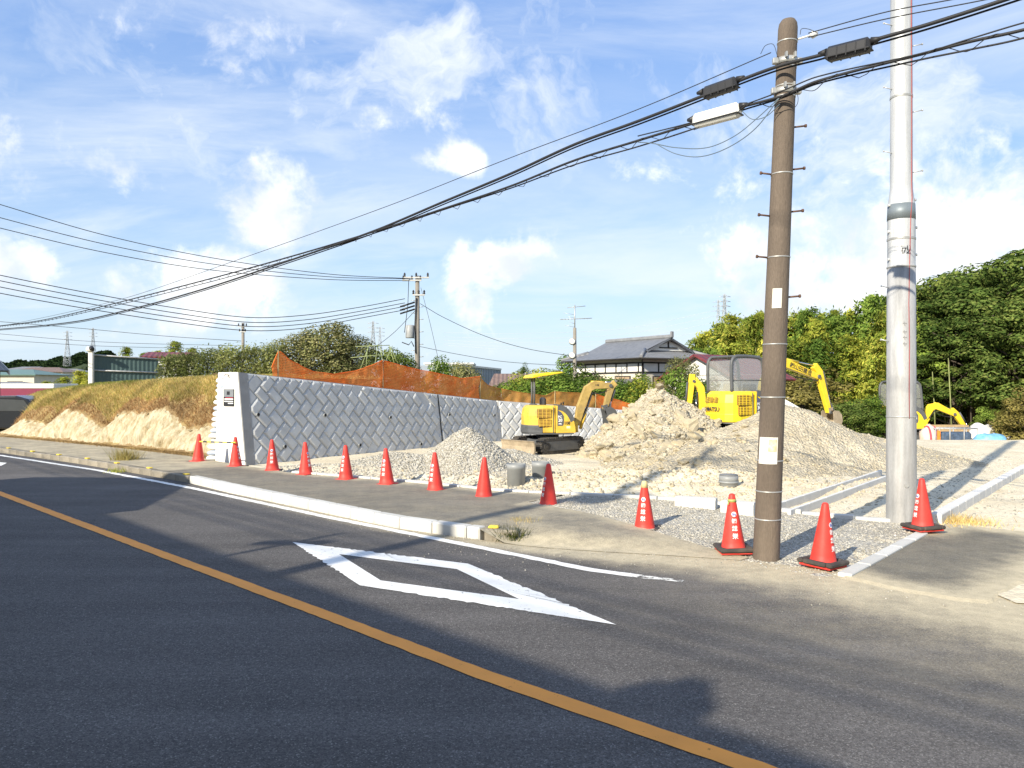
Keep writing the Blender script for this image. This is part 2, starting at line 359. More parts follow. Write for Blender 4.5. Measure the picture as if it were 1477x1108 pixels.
    hm = N.new('ShaderNodeMath'); hm.operation = 'ADD'; L.new(vor.outputs['Distance'], hm.inputs[0]); L.new(nz(160, 2), hm.inputs[1]); L.new(hm.outputs[0], bp.inputs['Height']); L.new(bp.outputs[0], b.inputs['Normal'])
    return m
DUST = (.52, .45, .31)
m_road = asphalt('road_asphalt', (.094, .088, .084), DUST)
m_walk = asphalt('pavement_asphalt', (.105, .10, .090), DUST, .10)
m_apron = asphalt('apron_asphalt', (.082, .08, .072), DUST, .10)
def soilmat(name, c1, c2, stone, bump=.6, sscale=22):
    m = bpy.data.materials.new(name); m.use_nodes = True; nt = m.node_tree; N = nt.nodes; L = nt.links; b = N['Principled BSDF']
    b.inputs['Roughness'].default_value = .95; b.inputs['Specular IOR Level'].default_value = .15
    tc = N.new('ShaderNodeTexCoord'); o = tc.outputs['Object']
    def nz(s, d=5, r=.6):
        n = N.new('ShaderNodeTexNoise'); n.inputs['Scale'].default_value = s; n.inputs['Detail'].default_value = d; n.inputs['Roughness'].default_value = r; L.new(o, n.inputs['Vector']); return n.outputs[0]
    rp = N.new('ShaderNodeValToRGB'); L.new(nz(.8, 8, .65), rp.inputs[0]); e = rp.color_ramp.elements
    e[0].position = .33; e[0].color = (*c1, 1); e[1].position = .66; e[1].color = (*c2, 1)
    vor = N.new('ShaderNodeTexVoronoi'); vor.inputs['Scale'].default_value = sscale; L.new(o, vor.inputs['Vector'])
    sc = N.new('ShaderNodeSeparateColor'); L.new(vor.outputs['Color'], sc.inputs[0])
    mr = N.new('ShaderNodeMapRange'); mr.inputs[3].default_value = .72; mr.inputs[4].default_value = 1.22; L.new(sc.outputs[0], mr.inputs[0])
    mx = N.new('ShaderNodeMix'); mx.data_type = 'RGBA'; mx.blend_type = 'MULTIPLY'; mx.inputs[0].default_value = stone; L.new(rp.outputs[0], mx.inputs[6]); L.new(mr.outputs[0], mx.inputs[7])
    L.new(mx.outputs[2], b.inputs['Base Color'])
    bp = N.new('ShaderNodeBump'); bp.inputs['Strength'].default_value = bump; bp.inputs['Distance'].default_value = .05
    ad = N.new('ShaderNodeMath'); ad.operation = 'ADD'; L.new(nz(7, 8, .7), ad.inputs[0]); L.new(vor.outputs['Distance'], ad.inputs[1])
    L.new(ad.outputs[0], bp.inputs['Height']); L.new(bp.outputs[0], b.inputs['Normal']); return m
m_sand = soilmat('sandy_soil', (.58, .50, .355), (.73, .655, .495), .5, .35)
m_heap = soilmat('heap_soil', (.39, .34, .245), (.51, .46, .355), .7, 1.0, 16)
m_gravel = soilmat('gravel_bed', (.43, .40, .33), (.54, .51, .44), 1.0, .9, 28)
m_earth = soilmat('far_earth', (.16, .16, .07), (.24, .22, .11), .5, .5, 2)
m_conc = M('new_concrete', (.62, .61, .58), .85, .07, 2.5, .25, 60, grime=.15, fine=.06)
m_conc_old = M('old_concrete', (.24, .215, .17), .9, .25, 5, .5, 40, grime=.5, fine=.12, rnd=.15)
m_white_paint = None

# polylines across the site, all in metres
KERB = [Vector((-44, 40, 0)), Vector((-34, 34.6, 0)), Vector((-24, 28.8, 0)), G(0, 652.8), G(108, 668), G(173, 678.8), G(271, 696), G(332, 711), G(474, 741), G(569, 761), G(663, 774.5), G(692, 778)]
EDGE = [Vector((-40, 41.5, 0)), Vector((-30, 36, 0)), Vector((-21.5, 30.2, 0)), G(20, 637), G(150, 650), G(270, 665), G(340, 672, .1), G(420, 684.5, .1), G(560, 696, .1), G(640, 703, .1), G(723, 714, .08), G(862, 722.6, .05), G(976, 731, .03), G(1120, 742, .02), G(1210, 750, 0), G(1318, 756, 0)]
def poly_at(pl, t):
    "n of the polyline at road coordinate t"
    for a, b in zip(pl, pl[1:]):
        ta, na = tn(a); tb, nb = tn(b)
        if ta <= t <= tb: return lerp(na, nb, (t-ta)/(tb-ta+1e-9))
    return tn(pl[0])[1] if t < tn(pl[0])[0] else tn(pl[-1])[1]
def road_n(t):
    "n offset of the road's own curve on the far left"
    return 0.0 if t > -16.5 else -((-16.5-t)**1.6)*.055

# the ground: one sheet out to the horizon
def ground_z(x, y):
    n = (x+y)*R2
    drop = -2.6*smooth(27, 50, y)*smooth(-30, -8, x+0.25*y)
    back = 0.0
    return -.10+drop+back
axis = [-3000, -1500, -700, -300, -150, -90]+list(np.arange(-60, 61, 2.0))+[90, 150, 300, 700, 1500, 3000]
mb = MB(); n_ = len(axis)
vs = [(x, y, ground_z(x, y)) for y in axis for x in axis]
mb.add(vs, [(j*n_+i, j*n_+i+1, (j+1)*n_+i+1, (j+1)*n_+i) for j in range(n_-1) for i in range(n_-1)], True)
struct(mb.build('ground', m_earth))

def sheet(name, m, t0, t1, nlo, nhi, zf, dt=.25, dn=.25, dustf=None):
    "strip in road coordinates; nlo, nhi are functions of t"
    ts = np.arange(t0, t1+dt*.5, dt); mb = MB(); K = max(2, int(max(nhi(t)-nlo(t) for t in ts)/dn)+1)
    vs = []; du = []
    for t in ts:
        a, b = nlo(t), nhi(t)
        for k in range(K):
            n = lerp(a, b, k/(K-1)); p = TU*t+NU*n; vs.append((p.x, p.y, zf(t, n))); du.append(dustf(t, n) if dustf else 0)
    mb.add(vs, [(i*K+k, (i+1)*K+k, (i+1)*K+k+1, i*K+k+1) for i in range(len(ts)-1) for k in range(K-1)], True)
    o = mb.build(name, m)
    at = o.data.attributes.new('dust', 'FLOAT', 'POINT'); at.data.foreach_set('value', du)
    return o
TK1 = tn(KERB[-1])[0]                                    # where the kerb ends (pavement ramps down)
def road_hi(t):
    if t < TK1: return poly_at(KERB, t)-.02
    return lerp(tn(KERB[-1])[1], 8.35, smooth(TK1, TK1+4, t))+.3*smooth(TK1+4.5, TK1+5.5, t)
def road_dust(t, n):
    d = 0.0
    e = road_hi(t)-.3*smooth(TK1+4.5, TK1+5.5, t)
    if t < TK1-.3: d = .75*smooth(.42, .02, e-n)*smooth(-16.5, -9, t)
    else:
        w = lerp(.5, 2.3, smooth(TK1, TK1+6, t)); d = lerp(.8, 1.0, smooth(TK1, TK1+3, t))*smooth(w, w*.2, e-n)
        d = max(d, .36*smooth(4.0, .6, e-n)*smooth(TK1+1.5, TK1+7, t))
    return d
road = struct(sheet('road', m_road, -62, 34, lambda t: 0.35+road_n(t), road_hi, lambda t, n: 0.0, .25, .22, road_dust))
# beyond the right-hand kerb cut the pavement ramps to the road: dusty asphalt
def walk_z(t, n):
    z = .125*smooth(TK1+3.6, TK1+.2, t)+.012
    if t > TK1: z = lerp(z, .006, smooth(.75, .02, n-road_hi(t))*smooth(TK1, TK1+.5, t))
    return z
def walk_hi(t): return poly_at(EDGE, t)-.02 if t < 1.0 else 0
TW1 = tn(G(1100, 800))[0]
def w_hi(t):
    e = poly_at(EDGE, t)
    cut = lerp(tn(G(800, 738, .06))[1], tn(G(1095, 808))[1]+.02, smooth(tn(G(800, 738))[0], TW1, t))
    return min(e, cut) if t > tn(G(760, 735))[0] else e
def walk_lo(t): return poly_at(KERB, t)+.14 if t < TK1 else road_hi(t)-.02
def walk_dust(t, n):
    d = .16+.5*smooth(.5, 0, w_hi(t)-n)
    if t < -17.5: d = max(d, .55)
    if t > TK1-.6: d = max(d, .34+.55*smooth(.9, .0, n-walk_lo(t))*smooth(TK1-.2, TK1+.8, t), .55*smooth(TK1+2.5, TK1+5.5, t))
    return min(d, 1)
struct(sheet('pavement', m_walk, -62, TW1, walk_lo, w_hi, walk_z, .2, .2, walk_dust))
# gravel shoulder between the pavement and the site's concrete edging
def shoulder_lo(t): return w_hi(t)-.03 if t < TW1-.25 else -.25+ lerp(tn(G(1095, 808))[1], tn(G(1215, 828))[1], (t-TW1)/max(.01, tn(G(1215, 828))[0]-TW1))-.05
def shoulder_hi(t): return poly_at(EDGE, t)+.02
T_ST = tn(G(1222, 826))[0]
struct(sheet('gravel_shoulder', m_gravel, tn(G(380, 681))[0], T_ST, shoulder_lo, shoulder_hi, lambda t, n: walk_z(t, n)-.01+.018*fbm(t, n, 3), .12, .12))

# the building site: sandy soil, falling away to the back
def site_fall(x, y): return -1.3*smooth(27, 46, y)
def site_z(x, y):
    z = site_fall(x, y)
    rough = smooth(12, 13.5, y-.25*x+1)*.5+.5
    calm = 1-smooth(13.5, 11.5, y)*smooth(3, 4, x)*.8
    z += calm*(.05*rough*fbm(x, y, .7, 5)+.02*fbm(x, y, 4, 3))
    # churned low bank in front of the heaps
    b = math.exp(-((x-3.3)/3.0)**2-((y-15.7)/1.3)**2); z += .38*b*(.7+.8*fbm(x, y, 1.7, 4))
    b = math.exp(-((x+1.7)/2.2)**2-((y-15.8)/.8)**2); z += .22*b*(.8+.9*fbm(x, y, 2.0, 4))
    b = math.exp(-((x+4.2)/1.5)**2-((y-18.2)/.8)**2); z += .15*b
    t, n = (x-y)*R2, (x+y)*R2
    if x > 5: z += .016*math.sin(t*9+1.5*fbm(x, y, .5, 3))*smooth(.1, .4, fbm(x, y, .35, 3)+.25)*smooth(9, 10, n)
    return z+.012*smooth(9, 8.3, (x+y)*R2)
def heightsheet(name, m, xs, ys, zf, keep=None):
    mb = MB(); nx = len(xs); pts = [(x, y, zf(x, y)) for y in ys for x in xs]
    fs = []
    for j in range(len(ys)-1):
        for i in range(nx-1):
            if keep is None or keep(.5*(xs[i]+xs[i+1]), .5*(ys[j]+ys[j+1])): fs.append((j*nx+i, j*nx+i+1, (j+1)*nx+i+1, (j+1)*nx+i))
    mb.add(pts, fs, True)
    o = mb.build(name, m, fixn=False); return o
WALL_A, WALL_B = Vector((-6.77, 19.55, 0)), Vector((-.43, 29.0, 0))          # foot of the near wall
WALL_C = Vector((6.6, 34.2, 0))
def keep_site(x, y):
    t, n = tn(Vector((x, y, 0)))
    e = poly_at(EDGE, t) if t < tn(EDGE[-1])[0] else 8.4
    if n < e-.02: return False
    if (WALL_B.x-WALL_A.x)*(y-WALL_A.y)-(WALL_B.y-WALL_A.y)*(x-WALL_A.x) > .9 and y < 30: return False
    return True
xs = np.arange(-8, 27.1, .16); ys = np.concatenate([np.arange(4.0, 24, .14), np.arange(24, 60, .4)])
struct(heightsheet('site_ground', m_sand, list(map(float, xs)), list(map(float, ys)), site_z, keep_site), 'pale sandy ground of the building site')

# tarmac apron at the site entrance
def flat_poly(name, m, pts, z, sub=0, jit=0.0):
    mb = MB(); vs = []
    for a, b in zip(pts, pts[1:]+pts[:1]):
        k = max(1, int((b-a).length/.08)) if jit else 1
        for i in range(k):
            p = a.lerp(b, i/k); e = (b-a).normalized(); q = Vector((-e.y, e.x, 0))
            vs.append(Vector((p.x, p.y, z))+(q*random.uniform(-jit, jit) if jit and i else Vector((0, 0, 0))))
    mb.add(vs, [list(range(len(vs)))]); return mb.build(name, m)
AP = [G(1220, 833), G(1326, 770), G(1366, 757), G(1400, 760), G(1500, 771), G(1560, 790), G(1478, 833), G(1424, 868), G(1380, 864), G(1300, 850)]
ap = flat_poly('apron', m_apron, AP, .016, jit=.02)
bm = bmesh.new(); bm.from_mesh(ap.data)
for i in range(-40, 60):
    for ax in (0, 1):
        co = [0, 0, 0]; co[ax] = i*.25; no = [0, 0, 0]; no[ax] = 1
        if (ax == 0 and 2 < i*.25 < 11) or (ax == 1 and 5 < i*.25 < 13): bmesh.ops.bisect_plane(bm, geom=bm.verts[:]+bm.edges[:]+bm.faces[:], plane_co=co, plane_no=no)
ex = bmesh.ops.extrude_edge_only(bm, edges=[e for e in bm.edges if len(e.link_faces) == 1])
for v in [g for g in ex['geom'] if isinstance(g, bmesh.types.BMVert)]:
    d_ = (v.co-sum(AP, Vector())/len(AP)); d_.z = 0; v.co += d_.normalized()*.12; v.co.z -= .022
bm.to_mesh(ap.data); bm.free()
cen = sum(AP, Vector())/len(AP)
at = ap.data.attributes.new('dust', 'FLOAT', 'POINT')
def edge_d(p):
    best = 9
    for a, b in list(zip(AP, AP[1:]+AP[:1]))[1:]:
        ab = b-a; s = max(0, min(1, (p-a).dot(ab)/ab.length_squared)); best = min(best, (Vector((p.x, p.y, 0))-a-ab*s).length)
    return best
at.data.foreach_set('value', [.12+.88*smooth(.55, .0, edge_d(Vector((v.co.x, v.co.y, 0))))+.12*smooth(6.4, 7.2, v.co.x) for v in ap.data.vertices])
struct(ap)

# painted markings
def paint(name, col, wear=.5, sc=14):
    m = bpy.data.materials.new(name); m.use_nodes = True; nt = m.node_tree; N = nt.nodes; L = nt.links; b = N['Principled BSDF']
    b.inputs['Base Color'].default_value = (*col, 1); b.inputs['Roughness'].default_value = .7
    tc = N.new('ShaderNodeTexCoord'); n1 = N.new('ShaderNodeTexNoise'); n1.inputs['Scale'].default_value = sc; n1.inputs['Detail'].default_value = 8; n1.inputs['Roughness'].default_value = .75; L.new(tc.outputs['Object'], n1.inputs['Vector'])
    mr = N.new('ShaderNodeMapRange'); mr.inputs[1].default_value = .28+.1*wear; mr.inputs[2].default_value = .36+.1*wear; L.new(n1.outputs[0], mr.inputs[0])
    tr = N.new('ShaderNodeBsdfTransparent'); mx = N.new('ShaderNodeMixShader'); L.new(mr.outputs[0], mx.inputs[0]); L.new(tr.outputs[0], mx.inputs[1]); L.new(b.outputs[0], mx.inputs[2])
    n2 = N.new('ShaderNodeTexNoise'); n2.inputs['Scale'].default_value = 3; n2.inputs['Detail'].default_value = 6; L.new(tc.outputs['Object'], n2.inputs['Vector'])
    rp = N.new('ShaderNodeValToRGB'); L.new(n2.outputs[0], rp.inputs[0]); rp.color_ramp.elements[0].position = .3; rp.color_ramp.elements[1].position = .7
    rp.color_ramp.elements[0].color = (*[c*.86 for c in col], 1); rp.color_ramp.elements[1].color = (*col, 1); L.new(rp.outputs[0], b.inputs['Base Color'])
    bp = N.new('ShaderNodeBump'); bp.inputs['Strength'].default_value = .4; bp.inputs['Distance'].default_value = .004; n3 = N.new('ShaderNodeTexNoise'); n3.inputs['Scale'].default_value = 120; L.new(tc.outputs['Object'], n3.inputs['Vector']); L.new(n3.outputs[0], bp.inputs['Height']); L.new(bp.outputs[0], b.inputs['Normal'])
    L.new(mx.outputs[0], N['Material Output'].inputs[0]); return m
m_wp = paint('white_road_paint', (.80, .80, .77), .5, 16); m_op = paint('orange_road_paint', (.90, .345, .045), .12, 20)
def stripe(name, m, pl, w, z=.005, jit=.008):
    "painted line along a polyline, slightly ragged"
    pts = []
    for a, b in zip(pl, pl[1:]):
        k = max(1, int((b-a).length/.1))
        for i in range(k): pts.append(a.lerp(b, i/k))
    pts.append(pl[-1]); mb = MB(); vs = []
    for i, p in enumerate(pts):
        t = (pts[min(i+3, len(pts)-1)]-pts[max(i-3, 0)]).normalized(); q = Vector((-t.y, t.x, 0))
        for s in (-1, 1): c = p+q*s*(w/2+random.uniform(-jit, jit)); vs.append((c.x, c.y, z))
    mb.add(vs, [(2*i, 2*i+1, 2*i+3, 2*i+2) for i in range(len(pts)-1)]); o = mb.build(name, m); o.parent = road; return o
def roadpt(t, n): return TU*t+NU*(n+road_n(t))
def at_n(t, n): p = TU*t+NU*n; return p
orange = [at_n(t, road_n(t)+3.50) for t in np.arange(-60, -17, 1.0)]+[G(0, 712), G(237, 801), G(474, 889), G(700, 975), G(1089, 1108), TU*12+NU*3.78, TU*30+NU*3.9]
stripe('centre_line', m_op, orange, .155, jit=.005)
white = [Vector((-34, 34.0, 0)), Vector((-23.5, 28.0, 0)), G(0, 657), G(140, 678.5), G(275, 704), G(474, 746.6), G(700, 791.6), G(858, 823.6), G(915, 831)]
stripe('edge_line', m_wp, white, .14, jit=.012)
stripe('worn_edge_line', paint('worn_white_paint', (.74, .73, .68), 1.55, 9), [G(915, 831), G(950, 835), G(985, 839)], .12, jit=.025)
def ring(name, m, outer, inner, z, jit):
    def dens(pl, w):
        o = []
        for a, b in zip(pl, pl[1:]+pl[:1]):
            k = 60
            for i in range(k):
                p = a.lerp(b, i/k); e = (b-a).normalized(); q = Vector((-e.y, e.x, 0)); r = random.uniform(-jit, jit)*w*min(1, min(i, k-i)/18)**2; o.append((p.x+q.x*r, p.y+q.y*r, z))
        return o
    a = dens(outer, 1.0); b = dens(inner, 0.0); n = len(a); mb = MB()
    mb.add(a+b, [(i, (i+1) % n, n+(i+1) % n, n+i) for i in range(n)]); o = mb.build(name, m); o.parent = road; return o
ring('diamond_marking', m_wp, [G(422, 782.6), G(675, 813.7), G(889, 902), G(519, 845)], [G(489, 800), G(659, 821.6), G(749, 865), G(549, 838)], .0055, .022)
fp = flat_poly('arrow_marking', m_wp, [G(-40, 664), G(10, 668), G(2, 672), G(-50, 672)], .005); fp.parent = road

# kerb stones, each one a block
def resample(pl, L):
    out = [pl[0].copy()]; acc = 0; cur = pl[0].copy(); i = 1
    while i < len(pl):
        seg = (pl[i]-cur).length
        if acc+seg < L: acc += seg; cur = pl[i].copy(); i += 1
        else:
            cur = cur+(pl[i]-cur).normalized()*(L-acc); out.append(cur.copy()); acc = 0
    if (pl[-1]-out[-1]).length > .08: out.append(pl[-1].copy())
    return out
def kerb_block(name, a, b, w, h, m, parent, z0=-.12, gap=.014, bev=.018, side=1):
    d = (b-a); L = d.length; rz = math.atan2(d.y, d.x); mid = (a+b)/2; q = Vector((-d.y, d.x, 0)).normalized()*side
    mb = MB(); mb.box((0, 0, 0), (L-gap, w, h-z0), bev=bev)
    o = mb.build(name, m, parent); o.location = mid+q*w/2+Vector((0, 0, (h+z0)/2)); o.rotation_euler = (random.uniform(-.006, .006), random.uniform(-.006, .006), rz); return o
kerb_old = bpy.data.objects.new('old_kerb', None); COL.objects.link(kerb_old); struct(kerb_old, 'weathered old kerb beside the grassy bank')
kerb_new = bpy.data.objects.new('new_kerb', None); COL.objects.link(kerb_new); struct(kerb_new, 'clean new white kerb along the pavement')
m_reflect = M('yellow_marker', (.75, .55, .06), .5, .1)
split = 6
m_kw = M('white_kerb_concrete', (.54, .53, .49), .8, .07, 3, .2, 70, grime=.25, fine=.06, rnd=.10)
ko = resample(KERB[:split+1], .6); kn = resample([G(273, 697)]+KERB[split+1:], .6)
for k, (a, b) in enumerate(zip(ko, ko[1:])):
    bl = kerb_block('kerb_stone', a, b, .17, .135+random.uniform(-.008, .008), m_conc_old, kerb_old, bev=.02)
    if k % 3 == 1 and a.x > -20:
        mk = MB(); mk.box((0, 0, 0), (.16, .09, .03), bev=.01); mo = mk.build('kerb_marker', m_reflect, bl); mo.location = (0, .02, .14)
for k, (a, b) in enumerate(zip(kn, kn[1:])): kerb_block('kerb_stone', a, b, .18, .15, m_kw, kerb_new, bev=.02)
# the old stone that stays where the kerb stops
a = KERB[-1]+Vector((.05, -.02, 0)); b = G(748, 780)
bl = kerb_block('kerb_stone', a, b, .24, .13, m_conc_old, kerb_old, bev=.03)
mk = MB(); mk.box((0, 0, 0), (.14, .11, .04), bev=.015); mo = mk.build('kerb_marker', m_reflect, bl); mo.location = (-.12, .02, .14)
# concrete edging strip along the site, and the strips at the entrance
edging = bpy.data.objects.new('concrete_edging', None); COL.objects.link(edging); struct(edging, 'flush strip of concrete edging between shoulder and site')
el = resample([Vector((p.x, p.y, 0)) for p in EDGE if p.x > -6.2], .75)
for a, b in zip(el, el[1:]):
    t, n = tn((a+b)/2); kerb_block('edging_stone', a, b, .12, walk_z(t, n)+.035+random.uniform(-.004, .004), m_kw, edging, z0=-.2, bev=.008)
strip = bpy.data.objects.new('entrance_strip', None); COL.objects.link(strip); struct(strip, 'flat concrete strip beside the dark tarmac apron')
el = resample([G(1207, 831), G(1322, 770)], .62)
for a, b in zip(el, el[1:]): kerb_block('edging_stone', a, b, .15, .04, m_kw, strip, z0=-.2, bev=.01, side=-1)
nk = bpy.data.objects.new('street_kerb', None); COL.objects.link(nk); struct(nk, 'raised concrete kerb of the new street into the site')
el = resample([G(1358, 757), G(1477, 684), G(1560, 645)+Vector((0, 0, 0))], .6)
for a, b in zip(el, el[1:]): kerb_block('kerb_stone', a, b, .16, .15, m_conc, nk, z0=-.1, bev=.012)
gut = thing('drain_channel', 'open concrete drain channel running back from the brown pole', 'drain', G(1122, 744))
ga, gb = G(1120, 746), G(1284, 687)
for k, (a, b) in enumerate([(ga.lerp(gb, i/8), ga.lerp(gb, (i+1)/8)) for i in range(8)]):
    d = b-a; rz = math.atan2(d.y, d.x); q = Vector((-d.y, d.x, 0)).normalized()
    mb = MB(); mb.box((0, .19, .06), (d.length-.008, .055, .26), bev=.006); mb.box((0, -.19, .06), (d.length-.008, .055, .26), bev=.006); mb.box((0, 0, -.03), (d.length-.008, .33, .05))
    o = mb.build('channel_section', m_conc, gut); o.location = (a+b)/2-gut.location+Vector((0, 0, -.06)); o.rotation_euler[2] = rz
# two loose kerb blocks set on the edging beside the brown pole
for (x0, x1, yb, lab) in ((977, 1036, 741, 'long pale precast kerb block lying left of the brown pole'), (1044, 1092, 748, 'pale precast kerb block half hidden behind the brown pole')):
    a, b = G(x0, yb), G(x1, yb+4); d = b-a
    mb = MB(); L_ = d.length
    mb.prism([(-.11, 0), (.11, 0), (.11, .20), (.085, .235), (-.07, .235), (-.11, .20)], (0, 1, 0), (0, 0, 1), (0, 0, 0), (L_, 0, 0))
    o = mb.build('kerb_block', m_kw, bevel=.008); o.location = (a+b)/2+Vector((0, .1, .03)); o.rotation_euler[2] = math.atan2(d.y, d.x); tag(o, lab, 'kerb block', 'loose kerb blocks')
# ---------------------------------------------------------------- retaining walls
m_block = M('wall_block_concrete', (.50, .505, .495), .75, .09, 3.0, .15, 90, fine=.05, rnd=.05)
m_wallc = M('wall_body_concrete', (.48, .48, .47), .85, .12, 2.0, .2, 60)
m_endc = M('wall_end_concrete', (.74, .73, .70), .8, .05, 1.5, .15, 70, grime=.1)
m_dark = M('dark_hole', (.02, .02, .02), .9, .1)
BAT = .13
def clip(poly, a, b, c):
    "keep a*u+b*v<=c"
    out = []
    for p, q in zip(poly, poly[1:]+poly[:1]):
        dp = a*p[0]+b*p[1]-c; dq = a*q[0]+b*q[1]-c
        if dp <= 0: out.append(p)
        if dp*dq < 0: s = dp/(dp-dq); out.append((lerp(p[0], q[0], s), lerp(p[1], q[1], s)))
    return out
def inset(poly, w):
    n = len(poly); A = sum(poly[i][0]*poly[(i+1) % n][1]-poly[(i+1) % n][0]*poly[i][1] for i in range(n))
    if A < 0: poly = poly[::-1]
    res = poly[:]
    big = [(-99, -99), (99, -99), (99, 99), (-99, 99)]
    for p, q in zip(poly, poly[1:]+poly[:1]):
        ex, ey = q[0]-p[0], q[1]-p[1]; l = math.hypot(ex, ey)
        if l < 1e-6: continue
        nx, ny = ey/l, -ex/l; big = clip(big, nx, ny, nx*p[0]+ny*p[1]-w)
        if len(big) < 3: return None
    return big
def area(poly): return abs(sum(p[0]*q[1]-q[0]*p[1] for p, q in zip(poly, poly[1:]+poly[:1])))/2
class WallPlane:
    def __init__(s, A, B):
        s.A = A; s.d = (B-A); s.L = s.d.length; s.d = s.d.normalized(); s.n = Vector((s.d.y, -s.d.x, 0))
    def pt(s, u, v, o=0.0): return s.A+s.d*u+Vector((0, 0, v))-s.n*(BAT*v)+s.n*o
    def hit(s, x, y, o=0.0):
        "u, v where the line of sight through photo pixel x, y meets the face"
        r = Vector(((x-CX)/F, 1, (YH-y)/F)); nn = (s.n+Vector((0, 0, BAT))).normalized(); p0 = s.A+s.n*o
        t = (p0-Vector((0, 0, EYE))).dot(nn)/r.dot(nn); p = Vector((0, 0, EYE))+r*t
        return (p-s.A).dot(s.d), p.z
def retaining_wall(name, label, wp, ztop, thick, strip, joints, slope, group):
    root = thing(name, label, 'retaining wall', wp.A, group=group)
    def rel(p): return p-root.location
    v0 = -.35; L = wp.L
    mb = MB(); U = [0, L]
    def sec(u):
        zt = ztop(u); tb, tt = thick
        return [wp.pt(u, v0), wp.pt(u, zt), wp.pt(u, zt, -tt), Vector((*(wp.pt(u, 0, -tb).xy), v0))]
    a, b = sec(0.0), sec(L)
    mb.add([rel(p) for p in a+b], [(0, 1, 5, 4), (1, 2, 6, 5), (2, 3, 7, 6), (4, 5, 6, 7)])
    mb.build('wall_body', m_wallc, root)
    mb = MB(); mb.add([rel(p) for p in a], [(0, 1, 2, 3)]); mb.v = [p-wp.d*.01 for p in mb.v]
    mb.add([p+wp.d*.009 for p in mb.v[:4]], [(0, 1, 2, 3)])
    mb.f += [[0, 1, 5, 4], [1, 2, 6, 5], [2, 3, 7, 6], [3, 0, 4, 7]]; mb.sm += [False]*4
    mb.build('wall_end', m_endc, root)
    # herringbone of raised blocks
    W, Lb = .29, .435; G_ = .003
    for j0, j1 in zip(joints, joints[1:]):
        for i in range(-60, 80):
            for j in range(-20, 25):
                ox, oy = i*W+j*Lb, i*W-j*Lb
                for kind in (0, 1):
                    if kind == 0: r = [(ox, oy), (ox+Lb, oy), (ox+Lb, oy+W), (ox, oy+W)]
                    else: r = [(ox+Lb, oy-Lb+W), (ox+Lb+W, oy-Lb+W), (ox+Lb+W, oy+W), (ox+Lb, oy+W)]
                    q = [((x+y)*R2, (y-x)*R2) for x, y in r]
                    if max(p[0] for p in q) < j0 or min(p[0] for p in q) > j1 or max(p[1] for p in q) < -1.2 or min(p[1] for p in q) > 3.6: continue
                    q = [(p[0], p[1]-slope*p[0]) for p in q]
                    q = clip(q, -1, 0, -(j0+.015)); 
                    if len(q) < 3: continue
                    q = clip(q, 1, 0, j1-.015)
                    if len(q) < 3: continue
                    q = clip(q, 0, -1, .15)
                    if len(q) < 3: continue
                    za, zb = ztop(0), ztop(L); sl = (zb-za)/L
                    q = clip(q, -sl, 1, za-.012)
                    if len(q) < 3 or area(q) < .006: continue
                    base = inset(q, G_)
                    if not base or len(base) < 3: continue
                    h = .05; top = inset(base, .058); w_ = .058
                    if not top or len(top) != len(base):
                        for w_ in (.045, .03, .02, .012):
                            top = inset(base, w_)
                            if top and len(top) == len(base): break
                        else: continue
                        h = w_
                    # line up the start of both rings
                    k0 = min(range(len(top)), key=lambda k: (top[k][0]-base[0][0])**2+(top[k][1]-base[0][1])**2); top = top[k0:]+top[:k0]
                    mid = inset(base, w_*.35) or top
                    if len(mid) != len(base): mid = top
                    k0 = min(range(len(mid)), key=lambda k: (mid[k][0]-base[0][0])**2+(mid[k][1]-base[0][1])**2); mid = mid[k0:]+mid[:k0]
                    n = len(base); mb = MB(); dh = random.uniform(-.003, .003)
                    vs = [rel(wp.pt(*p, .001)) for p in base]+[rel(wp.pt(*p, h*.62+dh)) for p in mid]+[rel(wp.pt(*p, h+dh)) for p in top]
                    fs = [[a_, (a_+1) % n, n+(a_+1) % n, n+a_] for a_ in range(n)]+[[n+a_, n+(a_+1) % n, 2*n+(a_+1) % n, 2*n+a_] for a_ in range(n)]+[list(range(2*n, 3*n))]
                    mb.add(vs, fs); mb.build('block', m_block, root)
    for u in joints[1:-1]:
        mb = MB(); mb.add([rel(wp.pt(u+du, v, o)) for o in (.002, .03) for (du, v) in ((-.008, v0), (.008, v0), (.008, ztop(u)-.01), (-.008, ztop(u)-.01))], [(4, 5, 6, 7), (0, 1, 5, 4), (1, 2, 6, 5), (2, 3, 7, 6), (3, 0, 4, 7)]); mb.build('expansion_joint', m_dark, root)
    if strip:
        mb = MB(); z = ztop(0)
        mb.add([rel(wp.pt(u, v, o)) for o in (0.002, .03) for (u, v) in ((0.0, v0), (strip, v0), (strip, ztop(strip)), (0.0, z))],
               [(0, 1, 2, 3), (4, 5, 6, 7), (0, 1, 5, 4), (1, 2, 6, 5), (2, 3, 7, 6), (3, 0, 4, 7)])
        mb.build('edge_strip', M('edge_concrete', (.27, .27, .265), .85, .1, 3, .2, 60, grime=.2), root)
    return root
W1 = WallPlane(WALL_A, WALL_B); W2 = WallPlane(WALL_B, WALL_C)
z1a = W1.hit(347, 537)[1]; z1b = W1.hit(721, 578)[1]; z2b = z1b-.62
top1 = lambda u: lerp(z1a, z1b, u/W1.L)
top2 = lambda u: lerp(z1b, z2b, u/W2.L)
uj = W1.hit(634, 600)[0]
wall1 = retaining_wall('retaining_wall', 'grey herringbone block retaining wall with a white end face beside the grassy bank', W1, top1, (1.25, .8), .25, [.26, uj, W1.L+.02], .035, 'retaining walls')
wall2 = retaining_wall('retaining_wall', 'sunlit herringbone block retaining wall behind the small excavator', W2, top2, (1.2, .8), 0, [0.03, W2.L], .05, 'retaining walls')
